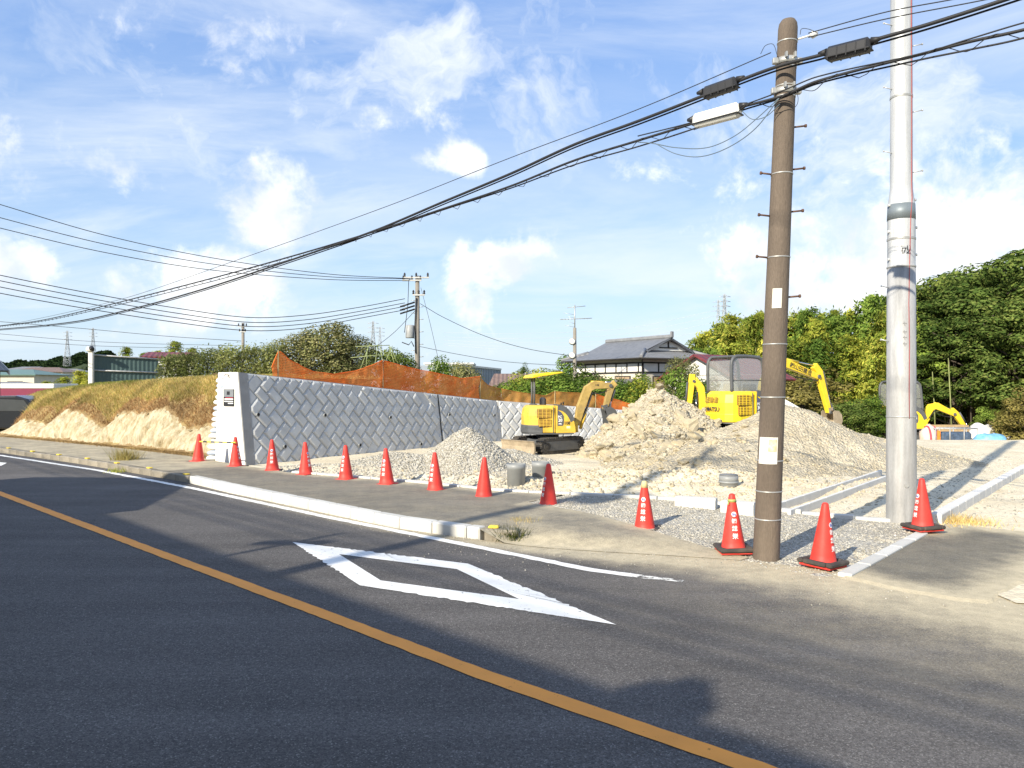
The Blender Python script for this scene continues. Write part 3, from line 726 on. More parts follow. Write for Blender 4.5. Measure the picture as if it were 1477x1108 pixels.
m_pipe_grey = M('grey_pvc', (.24, .25, .25), .5, .08, 4, spec=.5)
for (x, y) in ((372, 598), (468.6, 599), (563, 602), (411, 644), (519, 642), (607, 640.5), (648, 598), (713, 599)):
    u, v = W1.hit(x, y, .06); mb = MB(); c = W1.pt(u, v, .03)-wall1.location
    mb.tube([c, c+W1.n*.055], .05, 12); h = mb.build('weep_pipe', m_pipe_grey, wall1)
    mb = MB(); mb.tube([c+W1.n*.05, c+W1.n*.058], .041, 12); mb.build('weep_hole', m_dark, h)
# company plate on the white end face
def flat_text(mb, s, size, org, ax, ay, wmax=None):
    vs, fs = text_polys(s, size)
    if not vs: return
    if wmax:
        w = max(v[0] for v in vs)-min(v[0] for v in vs); k = wmax/w
        vs = [(v[0]*k, v[1]) for v in vs]
    mb.add([Vector(org)+Vector(ax)*v[0]+Vector(ay)*v[1] for v in vs], fs)
m_black = M('black_plastic', (.022, .022, .024), .45, .1); m_steel = M('brushed_steel', (.45, .46, .47), .35, .1, 8, metal=.8)
m_white = M('white_print', (.8, .8, .78), .6, .03); m_redp = M('red_print', (.55, .05, .08), .6, .05)
en = -W1.d; eb = -W1.n                                     # end-face normal and the direction along it to the left
pc = W1.pt(0, 1.72, -.42)+en*.012
pl = thing('name_plate', 'small black and silver name plate on the white wall end', 'sign', pc)
pv = Vector((0, 0, 1)); pr = W1.n
mb = MB(); mb.prism([(-.21, -.22), (.21, -.22), (.21, .22), (-.21, .22)], pr, pv, en*.012, en*.02); mb.build('plate', m_black, pl)
mb = MB(); mb.prism([(-.205, .02), (.205, .02), (.205, .215), (-.205, .215)], pr, pv, en*.026, en*.006); mb.build('steel_band', m_steel, pl)
mb = MB(); mb.prism([(-.06, .07), (.06, .07), (.06, .16), (-.06, .16)], pr, pv, en*.031, en*.002); mb.build('emblem', m_black, pl)
mb = MB()
for (x0, x1, y0, y1) in ((-.17, .19, -.05, -.025), (-.17, .19, -.11, -.085), (-.02, .19, -.16, -.135)): mb.prism([(x0, y0), (x1, y0), (x1, y1), (x0, y1)], pr, pv, en*.0245, en*.002)
mb.build('print_line', m_white, pl)
mb = MB(); mb.prism([(-.12, -.02), (.19, -.02), (.19, .0), (-.12, .0)], pr, pv, en*.0245, en*.002); mb.build('print_line', m_redp, pl)
# black and yellow bar between the two leftmost cones
bar = thing('barrier_bar', 'thin black and yellow bar between two cones at the wall end', 'barrier', G(313, 672, .1))
a, b = P(288, 637, 19.0), P(340, 638.5, 17.9)
for i in range(9):
    mb = MB(); mb.tube([a.lerp(b, i/9)-bar.location, a.lerp(b, (i+1)/9)-bar.location], .017, 8); mb.build('bar_segment', m_black if i % 2 else m_reflect, bar)
# steel bent loops on top of the wall end are rusty stubs
for (x, y) in ((311, 541), (327, 542)):
    c = P(x, y, 19.9); mb = MB(); mb.tube([c+Vector((-.07, 0, -.0)), c+Vector((-.03, -.02, .035)), c+Vector((.05, -.03, .03)), c+Vector((.07, -.03, -.06))], .011, 6)
    o = mb.build('lifting_loop', M('rusty_steel', (.12, .07, .045), .8, .3, 20), wall1, world=wall1)
# sandbags stacked against the wall's back edge
def bag_mesh(seed):
    mb = MB(); r = random.Random(seed); nu, nv = 14, 9; vs = []
    for i in range(nv):
        ph = math.pi*i/(nv-1)-math.pi/2
        for j in range(nu):
            th = 2*math.pi*j/nu; ce = lambda v, p: math.copysign(abs(v)**p, v)
            x = .27*ce(math.cos(ph), .6)*ce(math.cos(th), .55); y = .19*ce(math.cos(ph), .6)*ce(math.sin(th), .55); z = .075*ce(math.sin(ph), .8)
            k = 1+.10*noise.noise(Vector((x*9+seed*3, y*9, z*9))); vs.append((x*k, y*k, z*k+.012*noise.noise(Vector((x*14, y*14, seed)))))
    fs = [(i*nu+j, i*nu+(j+1) % nu, (i+1)*nu+(j+1) % nu, (i+1)*nu+j) for i in range(nv-1) for j in range(nu)]
    mb.add(vs, fs, True); return mb
m_bag = [M('white_sandbag', (.66, .66, .64), .8, .1, 9, .3, 150, grime=.3), M('blue_sandbag', (.40, .46, .56), .8, .2, 9, .3, 150, grime=.3)]
nb = 15
for i in range(nb):
    f = i/(nb-1); z = .10+i*.148; off = lerp(1.25, .82, f)+.06
    c = W1.pt(.20+random.uniform(-.03, .03), 0, -off-.14-random.uniform(0, .05))-Vector((0, 0, 0)); c = Vector((c.x, c.y, z))
    o = bag_mesh(i).build('sandbag', m_bag[1 if i % 4 == 1 else 0]); o.location = c; o.rotation_euler = (random.uniform(-.08, .08), random.uniform(-.08, .08), math.atan2(W1.n.y, W1.n.x)+random.uniform(-.2, .2))
    ordn = ['bottom', 'second', 'third', 'fourth', 'fifth', 'sixth', 'seventh', 'eighth', 'ninth', 'tenth', 'eleventh', 'twelfth', 'thirteenth', 'fourteenth', 'topmost'][i]
    tag(o, ('%s %s sandbag from the ground in the stack at the wall end' % (ordn, 'bluish' if i % 4 == 1 else 'white')) if 0 < i < 14 else '%s white sandbag of the stack against the wall end' % ordn, 'sandbag', 'sandbags at the wall end')

# ---------------------------------------------------------------- grassy bank with its cut soil face
def interp(tab, x):
    if x <= tab[0][0]: return tab[0][1]
    for (a, va), (b, vb) in zip(tab, tab[1:]):
        if x <= b: return lerp(va, vb, (x-a)/(b-a))
    return tab[-1][1]
base_px = [(-80, 618), (-14, 627), (8, 632), (24, 634), (90, 640), (150, 646), (230, 654), (290, 661), (318, 665)]
soil_px = [(-20, 625), (10, 626), (24, 609), (40, 607), (65, 616), (91, 593), (110, 598), (130, 609), (152, 620), (169, 600), (195, 599), (236, 590), (249, 603), (266, 620), (280, 622), (297, 618), (320, 618)]
crest_px = [(-20, 630), (4, 616), (20, 602), (28, 585), (42, 573), (60, 566), (130, 557), (220, 551), (300, 546), (320, 545)]
m_bank = bpy.data.materials.new('bank_soil'); m_bank.use_nodes = True
def build_bankmat():
    nt = m_bank.node_tree; N = nt.nodes; L = nt.links; b = N['Principled BSDF']; b.inputs['Roughness'].default_value = .95; b.inputs['Specular IOR Level'].default_value = .1
    tc = N.new('ShaderNodeTexCoord'); o = tc.outputs['Object']
    def nz(s, d, r, st=(1, 1, 1)):
        mp = N.new('ShaderNodeMapping'); mp.inputs['Scale'].default_value = st; L.new(o, mp.inputs[0])
        n = N.new('ShaderNodeTexNoise'); n.inputs['Scale'].default_value = s; n.inputs['Detail'].default_value = d; n.inputs['Roughness'].default_value = r; L.new(mp.outputs[0], n.inputs['Vector']); return n.outputs[0]
    def ramp(v, c1, c2, a=.35, e=.65):
        r = N.new('ShaderNodeValToRGB'); L.new(v, r.inputs[0]); r.color_ramp.elements[0].position = a; r.color_ramp.elements[1].position = e; r.color_ramp.elements[0].color = (*c1, 1); r.color_ramp.elements[1].color = (*c2, 1); return r.outputs[0]
    soil = ramp(nz(5.5, 10, .72, (1, 1, .22)), (.33, .245, .12), (.60, .54, .39), .34, .60); straw = ramp(nz(1.5, 8, .7), (.36, .27, .11), (.54, .44, .20)); brown = ramp(nz(3, 8, .7), (.19, .125, .06), (.36, .26, .135))
    au = N.new('ShaderNodeAttribute'); au.attribute_name = 'up'; ua = N.new('ShaderNodeMapRange'); ua.inputs[1].default_value = .3; ua.inputs[2].default_value = .7; ua.inputs[3].default_value = -.35; ua.inputs[4].default_value = .35; L.new(nz(1.1, 6, .65), ua.inputs[0]); us = N.new('ShaderNodeMath'); us.operation = 'ADD'; L.new(au.outputs['Fac'], us.inputs[0]); L.new(ua.outputs[0], us.inputs[1]); ur = N.new('ShaderNodeMapRange'); ur.inputs[1].default_value = .05; ur.inputs[2].default_value = .45; L.new(us.outputs[0], ur.inputs[0])
    gm = N.new('ShaderNodeMix'); gm.data_type = 'RGBA'; L.new(ur.outputs[0], gm.inputs[0]); L.new(brown, gm.inputs[6]); L.new(straw, gm.inputs[7]); grass = gm.outputs[2]
    at = N.new('ShaderNodeAttribute'); at.attribute_name = 'soil'
    ad = N.new('ShaderNodeMath'); ad.operation = 'ADD'; L.new(at.outputs['Fac'], ad.inputs[0])
    mr = N.new('ShaderNodeMapRange'); mr.inputs[1].default_value = .3; mr.inputs[2].default_value = .7; mr.inputs[3].default_value = -.35; mr.inputs[4].default_value = .35; L.new(nz(5, 6, .7), mr.inputs[0]); L.new(mr.outputs[0], ad.inputs[1])
    m2 = N.new('ShaderNodeMapRange'); m2.inputs[1].default_value = .42; m2.inputs[2].default_value = .58; L.new(ad.outputs[0], m2.inputs[0])
    mx = N.new('ShaderNodeMix'); mx.data_type = 'RGBA'; L.new(m2.outputs[0], mx.inputs[0]); L.new(grass, mx.inputs[6]); L.new(soil, mx.inputs[7]); L.new(mx.outputs[2], b.inputs['Base Color'])
    bp = N.new('ShaderNodeBump'); bp.inputs['Strength'].default_value = 1.0; bp.inputs['Distance'].default_value = .12; L.new(nz(5, 10, .75, (1, 1, .45)), bp.inputs['Height']); L.new(bp.outputs[0], b.inputs['Normal'])
build_bankmat()
mb = MB(); cols = 420; bank_pts = []; soil_at = []; up_at = []; xsb = np.linspace(-62, 318, cols)
prof_n = 60; inward = Vector((.60, .80, 0))
for i, x in enumerate(xsb):
    yb = interp(base_px, x); p = G(x, yb); d = p.y
    xs_ = CX+F*(p.x+.6*.5)/(p.y+.8*.5); xc_ = CX+F*(p.x+.6*2.1)/(p.y+.8*2.1)
    zs = EYE+(YH-interp(soil_px, xs_))/F*(d+.4); zc = EYE+(YH-interp(crest_px, xc_))/F*(d+1.7); zc = max(zc, .06); zs = min(max(zs, .03), zc*.9)
    zs += .30*fbm(x*.09, 3.3, 1, 4)*min(1, zs)+.08*noise.noise(Vector((x*.8, 1, 1)))*min(1, zs)
    for k in range(prof_n):
        f = k/(prof_n-1)
        up = 0.0
        if f < .08:
            g = f/.08; off = -.38+.42*g; z = min(.12, zs*.6)*g**.8; so = 0.0
        elif f < .42:
            g = (f-.08)/.34; z0_ = min(.12, zs*.6); off = .04+.50*g**1.6; z = z0_+(zs-z0_)*g**.9; so = smooth(0, .06, g)
        elif f < .82:
            g = (f-.42)/.40; off = .54+1.80*g; z = lerp(zs, zc, math.sin(g*math.pi/2)); so = smooth(.06, -.02, g); up = g
        else:
            g = (f-.82)/.18; off = 2.34+9*g; z = zc+.06*g-.02; so = 0; up = 1.0
        rough = .05*fbm(x*.09, off*2, 1, 4)
        if .08 <= f < .42: rough = .17*fbm(x*.10, z*1.1+5, 1.0, 5)+.09*abs(noise.noise(Vector((x*.30, z*.5, 2))))+.05*noise.noise(Vector((x*.9, z*4, 7)))
        elif f < .08: rough = .08*fbm(x*.08, 9, 1, 4)
        else: rough += .05*noise.noise(Vector((x*.5, off*5, 3)))*(1-up)
        q = p+inward*(off+rough*2*min(1, f*6)); q.z = z+(rough*.7 if .42 <= f else rough*.5)*min(1, zc)
        if k == 0: q.z = -.1
        bank_pts.append(q); soil_at.append(so); up_at.append(up)
mb.add(bank_pts, [(i*prof_n+k, (i+1)*prof_n+k, (i+1)*prof_n+k+1, i*prof_n+k+1) for i in range(cols-1) for k in range(prof_n-1)], True)
bank = mb.build('bank', m_bank); at = bank.data.attributes.new('soil', 'FLOAT', 'POINT'); at.data.foreach_set('value', soil_at); at = bank.data.attributes.new('up', 'FLOAT', 'POINT'); at.data.foreach_set('value', up_at)
struct(bank, 'straw-coloured grassy bank with a pale cut soil face at its foot')
def blades(name, m, pos, h, w, lean=.5, parent=None):
    "grass blades: one thin bent strip each"
    n = len(pos); a = rng.uniform(0, 2*math.pi, n); hh = h*rng.uniform(.5, 1.3, n); l = lean*rng.uniform(.1, 1.2, n)*hh; b = rng.uniform(0, 2*math.pi, n)
    ax = np.stack([np.cos(a), np.sin(a), np.zeros(n)], 1)*w*.5; ln = np.stack([np.cos(b)*l, np.sin(b)*l, hh], 1)
    v = np.stack([pos-ax, pos+ax, pos+ln+ax*.15, pos+ln-ax*.15], 1).reshape(-1, 3); q = np.arange(4*n).reshape(-1, 4)
    return obj_from_mesh(name, np_mesh(name, v, q, m), parent)
bp_ = np.array([tuple(p) for p in bank_pts]).reshape(cols, prof_n, 3); sa = np.array(soil_at).reshape(cols, prof_n)
N_ = 110000; ci = rng.uniform(0, cols-1.001, N_); ki = rng.uniform(prof_n*.41, prof_n*.88, N_); c0 = ci.astype(int); k0 = ki.astype(int); fc = (ci-c0)[:, None]; fk = (ki-k0)[:, None]
pp = (bp_[c0, k0]*(1-fc)*(1-fk)+bp_[c0+1, k0]*fc*(1-fk)+bp_[c0, k0+1]*(1-fc)*fk+bp_[c0+1, k0+1]*fc*fk); keepm = (sa[c0, k0] < .5) & (pp[:, 2] > .15)
upv = np.array(up_at).reshape(cols, prof_n)[c0, k0]+.30*np.array([noise.noise(Vector((a*.9, b*.9, 2))) for a, b in pp[:, :2]])
m_straw = leafmat('straw_grass', [(.36, .25, .09), (.56, .43, .17), (.70, .57, .26), (.50, .38, .14), (.38, .38, .10)], .3)
m_brown = leafmat('brown_grass', [(.18, .115, .05), (.30, .20, .09), (.44, .31, .14), (.34, .23, .10)], .2)
m_gg = leafmat('green_grass', [(.18, .22, .04), (.30, .34, .06), (.44, .42, .12)], .35)
u_ = rng.random(N_); low_ = upv < .24
struct(blades('dry_roots', m_brown, pp[keepm & low_ & (u_ < .8)]-np.array([0, 0, .03]), .10, .022, 1.3), 'brown dead grass and roots hanging over the cut soil', 'stuff')
green_p = .12+.45*(ci < cols*.45)*(upv > .75)+.10*(upv > .9)
struct(blades('grass', m_straw, pp[keepm & ~low_ & (u_ > green_p)]-np.array([0, 0, .02]), .13, .018, 1.1), 'dry mown grass on the bank', 'stuff')
struct(blades('green_grass', m_gg, pp[keepm & ~low_ & (u_ <= green_p)], .13, .018, .8), 'green grass among the straw on the bank', 'stuff')
# strip of clippings at the foot of the bank
N2 = 6000; tt = rng.uniform(20, 300, N2); pos = np.array([tuple(G(x, interp(base_px, x)+.5)) for x in tt]); pos += np.outer(-.1-np.abs(rng.normal(0, .22, N2)), [.6, .8, 0]); pos[:, 2] += .13
struct(blades('grass_clippings', m_brown, pos, .03, .02, 2.4), 'dry clippings at the foot of the bank', 'stuff')
# raised ground behind the walls and the bank
def plateau_z(x, y):
    u = (Vector((x, y, 0))-WALL_A).dot(W1.d)
    z = lerp(z1a, z1b, smooth(0, W1.L, u))-.10-.5*smooth(W1.L, W1.L+9, u)
    px = CX+x/max(y, 1)*F
    if px < 300:
        d0 = G(px, interp(base_px, px)).y; z = min(z, EYE+(YH-interp(crest_px, px))/F*(d0+1.9)-.16)
    return z+.04*fbm(x, y, .8, 3)-1.6*smooth(34, 48, y)*smooth(-14, 2, x)-1.9*smooth(44, 75, y)
def keep_pl(x, y):
    p = Vector((x, y, 0)); a = (p-WALL_A).dot(W1.n); b = (p-WALL_B).dot(W2.n); 
    if (p-WALL_B).dot(W1.d) < 0: okk = a < -.75
    else: okk = b < -.7
    t, n = tn(p)
    g = p-inward*2.3; e = interp([(-30, 20.5), (-18.5, 26.2), (-17.5, 26.2), (-15, 25.4), (-11.5, 22.9), (-9.1, 21.4), (-6, 19.9), (5, 15)], p.x)
    return okk and y > (G(CX+x/y*F, interp(base_px, CX+x/y*F)).y+4.5 if CX+x/y*F < 318 else e+1.9) and x < 13 and CX+x/max(y, 1)*F > 45
xs = list(np.arange(-34, 13, .5)); ys = list(np.arange(19, 46, .5))+list(np.arange(46, 80, 3))
struct(heightsheet('raised_ground', m_earth, xs, ys, plateau_z, keep_pl), 'raised grassy ground behind the retaining walls')

# ---------------------------------------------------------------- safety nets along the wall top
def netmat(name, c1, c2, open_=.25):
    m = bpy.data.materials.new(name); m.use_nodes = True; nt = m.node_tree; N = nt.nodes; L = nt.links; N.clear()
    out = N.new('ShaderNodeOutputMaterial'); tc = N.new('ShaderNodeTexCoord')
    n1 = N.new('ShaderNodeTexNoise'); n1.inputs['Scale'].default_value = 1.8; n1.inputs['Detail'].default_value = 6; L.new(tc.outputs['Object'], n1.inputs['Vector'])
    rp = N.new('ShaderNodeValToRGB'); L.new(n1.outputs[0], rp.inputs[0]); rp.color_ramp.elements[0].position = .35; rp.color_ramp.elements[1].position = .65; rp.color_ramp.elements[0].color = (*c1, 1); rp.color_ramp.elements[1].color = (*c2, 1)
    d = N.new('ShaderNodeBsdfDiffuse'); t = N.new('ShaderNodeBsdfTranslucent'); L.new(rp.outputs[0], d.inputs[0]); L.new(rp.outputs[0], t.inputs[0])
    mx = N.new('ShaderNodeMixShader'); mx.inputs[0].default_value = .4; L.new(d.outputs[0], mx.inputs[1]); L.new(t.outputs[0], mx.inputs[2])
    sp = N.new('ShaderNodeSeparateXYZ'); L.new(tc.outputs['UV'], sp.inputs[0])
    def cell(o):
        a = N.new('ShaderNodeMath'); a.operation = 'FRACT'; L.new(o, a.inputs[0]); b = N.new('ShaderNodeMath'); b.operation = 'LESS_THAN'; b.inputs[1].default_value = 1-math.sqrt(open_)*1.0; L.new(a.outputs[0], b.inputs[0]); return b.outputs[0]
    mxx = N.new('ShaderNodeMath'); mxx.operation = 'MAXIMUM'; L.new(cell(sp.outputs[0]), mxx.inputs[0]); L.new(cell(sp.outputs[1]), mxx.inputs[1])
    tr = N.new('ShaderNodeBsdfTransparent'); m2 = N.new('ShaderNodeMixShader'); L.new(mxx.outputs[0], m2.inputs[0]); L.new(tr.outputs[0], m2.inputs[1]); L.new(mx.outputs[0], m2.inputs[2])
    L.new(m2.outputs[0], out.inputs[0]); return m
m_net = netmat('orange_net', (.88, .20, .045), (.94, .32, .09), .20); m_netb = netmat('brown_net', (.50, .23, .06), (.64, .33, .10), .10)
m_stake = M('bamboo_stake', (.30, .24, .12), .7, .2)
def net(name, label, wp, topf, tops, m, back=.45, post_xs=(), fold=.10):
    x0, x1 = tops[0][0], tops[-1][0]; nX = max(8, int((x1-x0)/2.2)); nV = 12
    vs = []; uv = []; first = None; prev = None; ulen = 0
    root = thing(name, label, 'net', wp.pt(wp.hit(x0, tops[0][1], -back)[0], topf(0), -back), group='safety nets on the wall')
    for i in range(nX+1):
        x = lerp(x0, x1, i/nX); yt = interp(tops, x); u, _ = wp.hit(x, yt, -back)
        zt = None; p = wp.A+wp.d*u-wp.n*(back+BAT*topf(u)); zt = EYE+(YH-yt)/F*p.y; zb = min(topf(min(max(u, 0), wp.L))-.12, zt-.1)
        if prev is not None: ulen += (p-prev).length
        prev = p
        for k in range(nV+1):
            g = k/nV; z = lerp(zb, zt, g); w = fold*(noise.noise(Vector((u*1.3, g*1.2, 4)))+.5*noise.noise(Vector((u*4, g*2.5, 9))))*(1 if 0 < k else .3)
            q = p-wp.n*(.25*g)*0+wp.n*w; q = Vector((q.x, q.y, z)); vs.append(q-root.location); uv.append((ulen/.045, (z-zb)/.045))
    mb = MB(); K = nV+1; mb.add(vs, [(i*K+k, (i+1)*K+k, (i+1)*K+k+1, i*K+k+1) for i in range(nX) for k in range(nV)], True)
    o = mb.build('mesh_sheet', m, root); ul = o.data.uv_layers.new(name='UVMap'); vi = np.zeros(len(o.data.loops), np.int32); o.data.loops.foreach_get('vertex_index', vi); ul.data.foreach_set('uv', np.array(uv, np.float32)[vi].ravel())
    # hem rope and stakes
    mb = MB(); mb.tube([vs[i*K+nV] for i in range(nX+1)], .014, 5); mb.build('hem_rope', m, root)
    for x in post_xs:
        i = min(nX, max(0, round((x-x0)/(x1-x0)*nX))); a = vs[i*K]; b = vs[i*K+nV]; mb = MB(); mb.tube([a+Vector((0, 0, -.5)), b+Vector((0, 0, .04))], .02, 6); mb.build('stake', m_stake, root)
    return root
net('safety_net', 'bright orange safety net sagging between stakes above the grey wall', W1, top1, [(391, 530), (398, 506), (420, 522), (450, 536), (480, 540), (510, 535), (530, 528), (549, 520), (570, 526), (600, 533), (640, 541), (665, 546), (688, 543)], m_net, post_xs=(398, 549, 688))
net('safety_net', 'brownish orange net stretching left of the small excavator', W1, top1, [(689, 546), (700, 555), (712, 559), (720, 561)], m_netb, post_xs=())
net('safety_net', 'brown net behind the small excavator on the sunlit wall', W2, top2, [(721, 561), (755, 567), (785, 571), (798, 565), (833, 567), (856, 571)], m_netb, post_xs=(798,))
net('safety_net', 'short red-orange net between the excavator boom and the soil heap', W2, top2, [(857, 568), (872, 573), (890, 577), (915, 585), (960, 592)], m_net, post_xs=(857,))
# ---------------------------------------------------------------- heaps, clods and gravel
ICO_T = (1+5**.5)/2
ICO = np.array([(-1, ICO_T, 0), (1, ICO_T, 0), (-1, -ICO_T, 0), (1, -ICO_T, 0), (0, -1, ICO_T), (0, 1, ICO_T), (0, -1, -ICO_T), (0, 1, -ICO_T), (ICO_T, 0, -1), (ICO_T, 0, 1), (-ICO_T, 0, -1), (-ICO_T, 0, 1)])/math.sqrt(1+ICO_T**2)
ICOF = np.array([(0, 11, 5), (0, 5, 1), (0, 1, 7), (0, 7, 10), (0, 10, 11), (1, 5, 9), (5, 11, 4), (11, 10, 2), (10, 7, 6), (7, 1, 8), (3, 9, 4), (3, 4, 2), (3, 2, 6), (3, 6, 8), (3, 8, 9), (4, 9, 5), (2, 4, 11), (6, 2, 10), (8, 6, 7), (9, 8, 1)])
def stones(name, m, pos, size, squash=.7, parent=None):
    n = len(pos); v = ICO[None]*(1+rng.uniform(-.28, .28, (n, 12, 1))); sc = np.stack([rng.uniform(.7, 1.3, n), rng.uniform(.7, 1.2, n), rng.uniform(.5, .95, n)*squash/.7], 1)
    v = v*sc[:, None]*np.asarray(size)[:, None, None]; a = rng.uniform(0, 6.283, n); c, s = np.cos(a)[:, None], np.sin(a)[:, None]
    x = v[:, :, 0]*c-v[:, :, 1]*s; y = v[:, :, 0]*s+v[:, :, 1]*c; t = rng.uniform(-.6, .6, n); c, s = np.cos(t)[:, None], np.sin(t)[:, None]
    y2 = y*c-v[:, :, 2]*s; z2 = y*s+v[:, :, 2]*c; v = np.stack([x, y2, z2], 2)+np.asarray(pos)[:, None]
    f = (ICOF[None]+(np.arange(n)*12)[:, None, None]).reshape(-1, 3); return obj_from_mesh(name, np_mesh(name, v.reshape(-1, 3), f, m, True), parent)
def stonemat(name, cols):
    m = bpy.data.materials.new(name); m.use_nodes = True; nt = m.node_tree; N = nt.nodes; L = nt.links; b = N['Principled BSDF']; b.inputs['Roughness'].default_value = .9; b.inputs['Specular IOR Level'].default_value = .2
    g = N.new('ShaderNodeNewGeometry'); rp = N.new('ShaderNodeValToRGB'); L.new(g.outputs['Random Per Island'], rp.inputs[0]); e = rp.color_ramp.elements
    for k, c in enumerate(cols):
        el = e[0] if k == 0 else (e[-1] if k == len(cols)-1 else e.new(k/(len(cols)-1))); el.position = k/(len(cols)-1); el.color = (*c, 1)
    tc = N.new('ShaderNodeTexCoord'); nz = N.new('ShaderNodeTexNoise'); nz.inputs['Scale'].default_value = 25; nz.inputs['Detail'].default_value = 4; L.new(tc.outputs['Object'], nz.inputs['Vector'])
    mr = N.new('ShaderNodeMapRange'); mr.inputs[1].default_value = .3; mr.inputs[2].default_value = .7; mr.inputs[3].default_value = .8; mr.inputs[4].default_value = 1.15; L.new(nz.outputs[0], mr.inputs[0])
    vm = N.new('ShaderNodeVectorMath'); vm.operation = 'SCALE'; L.new(rp.outputs[0], vm.inputs[0]); L.new(mr.outputs[0], vm.inputs['Scale']); L.new(vm.outputs[0], b.inputs['Base Color']); return m
m_stone = stonemat('gravel_stones', [(.23, .215, .175), (.33, .31, .26), (.41, .39, .33), (.48, .46, .41), (.30, .27, .21)])
m_clod = stonemat('soil_clods', [(.35, .30, .205), (.43, .375, .27), (.50, .45, .34), (.38, .325, .22)])
class Heap:
    def __init__(s, cx, cy, rx, ry, h, seed, lump=.0, lf=1.5, flat=.06, rot=0.0, power=1.0):
        s.__dict__.update(locals())
    def z(s, x, y):
        dx, dy = x-s.cx, y-s.cy; c, n = math.cos(s.rot), math.sin(s.rot); dx, dy = dx*c+dy*n, -dx*n+dy*c
        a = math.atan2(dy, dx); w = 1+.16*noise.noise(Vector((math.cos(a)*1.3, math.sin(a)*1.3, s.seed)))+.06*noise.noise(Vector((math.cos(a)*4, math.sin(a)*4, s.seed)))
        r = math.sqrt((dx/s.rx)**2+(dy/s.ry)**2+s.flat**2)/w
        k = 1-r
        z = s.h*(k if s.power == 1.0 else (max(0, k)**s.power if k > 0 else k))
        l = s.lump*fbm(x, y, s.lf, 5, s.seed)*smooth(-.05, .35, k)
        return site_fall(x, y)+z+l
def heap(name, label, hs, m, step=.07, cat='heap', group='heaps on the site'):
    x0 = min(h.cx-h.rx*1.3 for h in hs); x1 = max(h.cx+h.rx*1.3 for h in hs); y0 = min(h.cy-h.ry*1.3 for h in hs); y1 = max(h.cy+h.ry*1.3 for h in hs)
    zf = lambda x, y: max(h.z(x, y) for h in hs)
    root = thing(name, label, cat, ((x0+x1)/2, (y0+y1)/2, 0), group=group)
    xs = list(np.arange(x0, x1, step)); ys = list(np.arange(y0, y1, step))
    o = heightsheet('heap_body', m, xs, ys, zf, lambda x, y: zf(x, y) > site_z(x, y)-.12); o.parent = root
    o.data.transform(Matrix.Translation(-root.location)); root['zf'] = 0; del root['zf']
    return root, zf, (x0, x1, y0, y1)
def scatter(zf, box, n, keep=lambda x, y, z: True, sink=.3):
    out = []
    while len(out) < n:
        x, y = random.uniform(*box[:2]), random.uniform(*box[2:]); z = zf(x, y)
        if z > site_z(x, y)-.02 and keep(x, y, z): out.append((x, y, z))
    return np.array(out)
# gravel heap by the wall and the low spread of gravel beside it
hp = [Heap(-1.15, 19.6, 1.5, 1.7, 1.05, 3.1, .05, 2.5, .10), Heap(-2.9, 19.3, 1.7, 1.2, .42, 8.8, .05, 2, .15), Heap(-.1, 20.2, 1.5, 1.6, .42, 5.5, .05, 2, .2)]
root, zf, bx_ = heap('gravel_heap', 'conical heap of pale crushed gravel beside the patterned wall', hp, m_gravel, .06, 'gravel heap')
pts = scatter(zf, bx_, 9000); so = stones('crushed_stone', m_stone, pts-np.array(root.location), .018+.024*rng.random(len(pts))**2, parent=root); so['kind'] = 'stuff'
# big lumpy soil heap
P1 = [Heap(4.35, 22.6, 2.55, 3.6, 2.15, 1.7, .50, 1.5, .13), Heap(6.0, 23.6, 2.4, 2.4, 1.55, 9.1, .45, 1.5, .16), Heap(4.1, 19.5, 2.1, 2.7, .95, 4.4, .45, 1.6, .25)]
root1, zf1, bx1 = heap('soil_heap', 'tall lumpy heap of pale excavated soil between the two excavators', P1, m_heap, .06, 'soil heap')
clod_me = []
for k in range(6):
    n = 42
    bm = bmesh.new(); bmesh.ops.create_icosphere(bm, subdivisions=2, radius=1)
    for v in bm.verts: v.co *= 1+.75*noise.noise(v.co*1.3+Vector((k*5, 0, 0)))+.35*noise.noise(v.co*3+Vector((0, k*3, 0))); v.co.z *= .68
    me = bpy.data.meshes.new('clod'); bm.to_mesh(me); bm.free(); me.materials.append(m_clod); clod_me.append(me)
def clods(root, zf, box, n, smin, smax, keep):
    pts = scatter(zf, box, n, keep)
    for p in pts:
        o = obj_from_mesh('clod', random.choice(clod_me), root, Vector(p)-root.location); s = smin+(smax-smin)*random.random()**2.2
        o.scale = (s*random.uniform(.8, 1.3), s*random.uniform(.8, 1.2), s*random.uniform(.7, 1.1)); o.rotation_euler = (random.uniform(-.7, .7), random.uniform(-.7, .7), random.uniform(0, 6.3))
clods(root1, zf1, bx1, 260, .05, .24, lambda x, y, z: y < 23.6)
pts = scatter(zf1, bx1, 5000, lambda x, y, z: y < 24); so = stones('small_clod', m_clod, pts-np.array(root1.location), .015+.06*rng.random(len(pts))**3, parent=root1); so['kind'] = 'stuff'
# smoother sandy mound behind the brown pole
P2 = [Heap(7.15, 20.0, 3.6, 2.1, 1.78, 6.2, .12, 1.4, .16), Heap(8.7, 20.6, 3.9, 2.3, 1.0, 2.9, .10, 1.5, .2), Heap(5.3, 18.2, 3.0, 2.2, 1.0, 7.7, .2, 1.5, .25)]
root2, zf2, bx2 = heap('sand_mound', 'broad smooth mound of sandy soil behind the brown pole', P2, m_heap, .06, 'soil heap')
clods(root2, zf2, bx2, 50, .05, .13, lambda x, y, z: y < 20 and x < 6.5)
pts = scatter(zf2, bx2, 4500, lambda x, y, z: y < 20.5); so = stones('small_clod', m_clod, pts-np.array(root2.location), .008+.028*rng.random(len(pts))**3, parent=root2); so['kind'] = 'stuff'
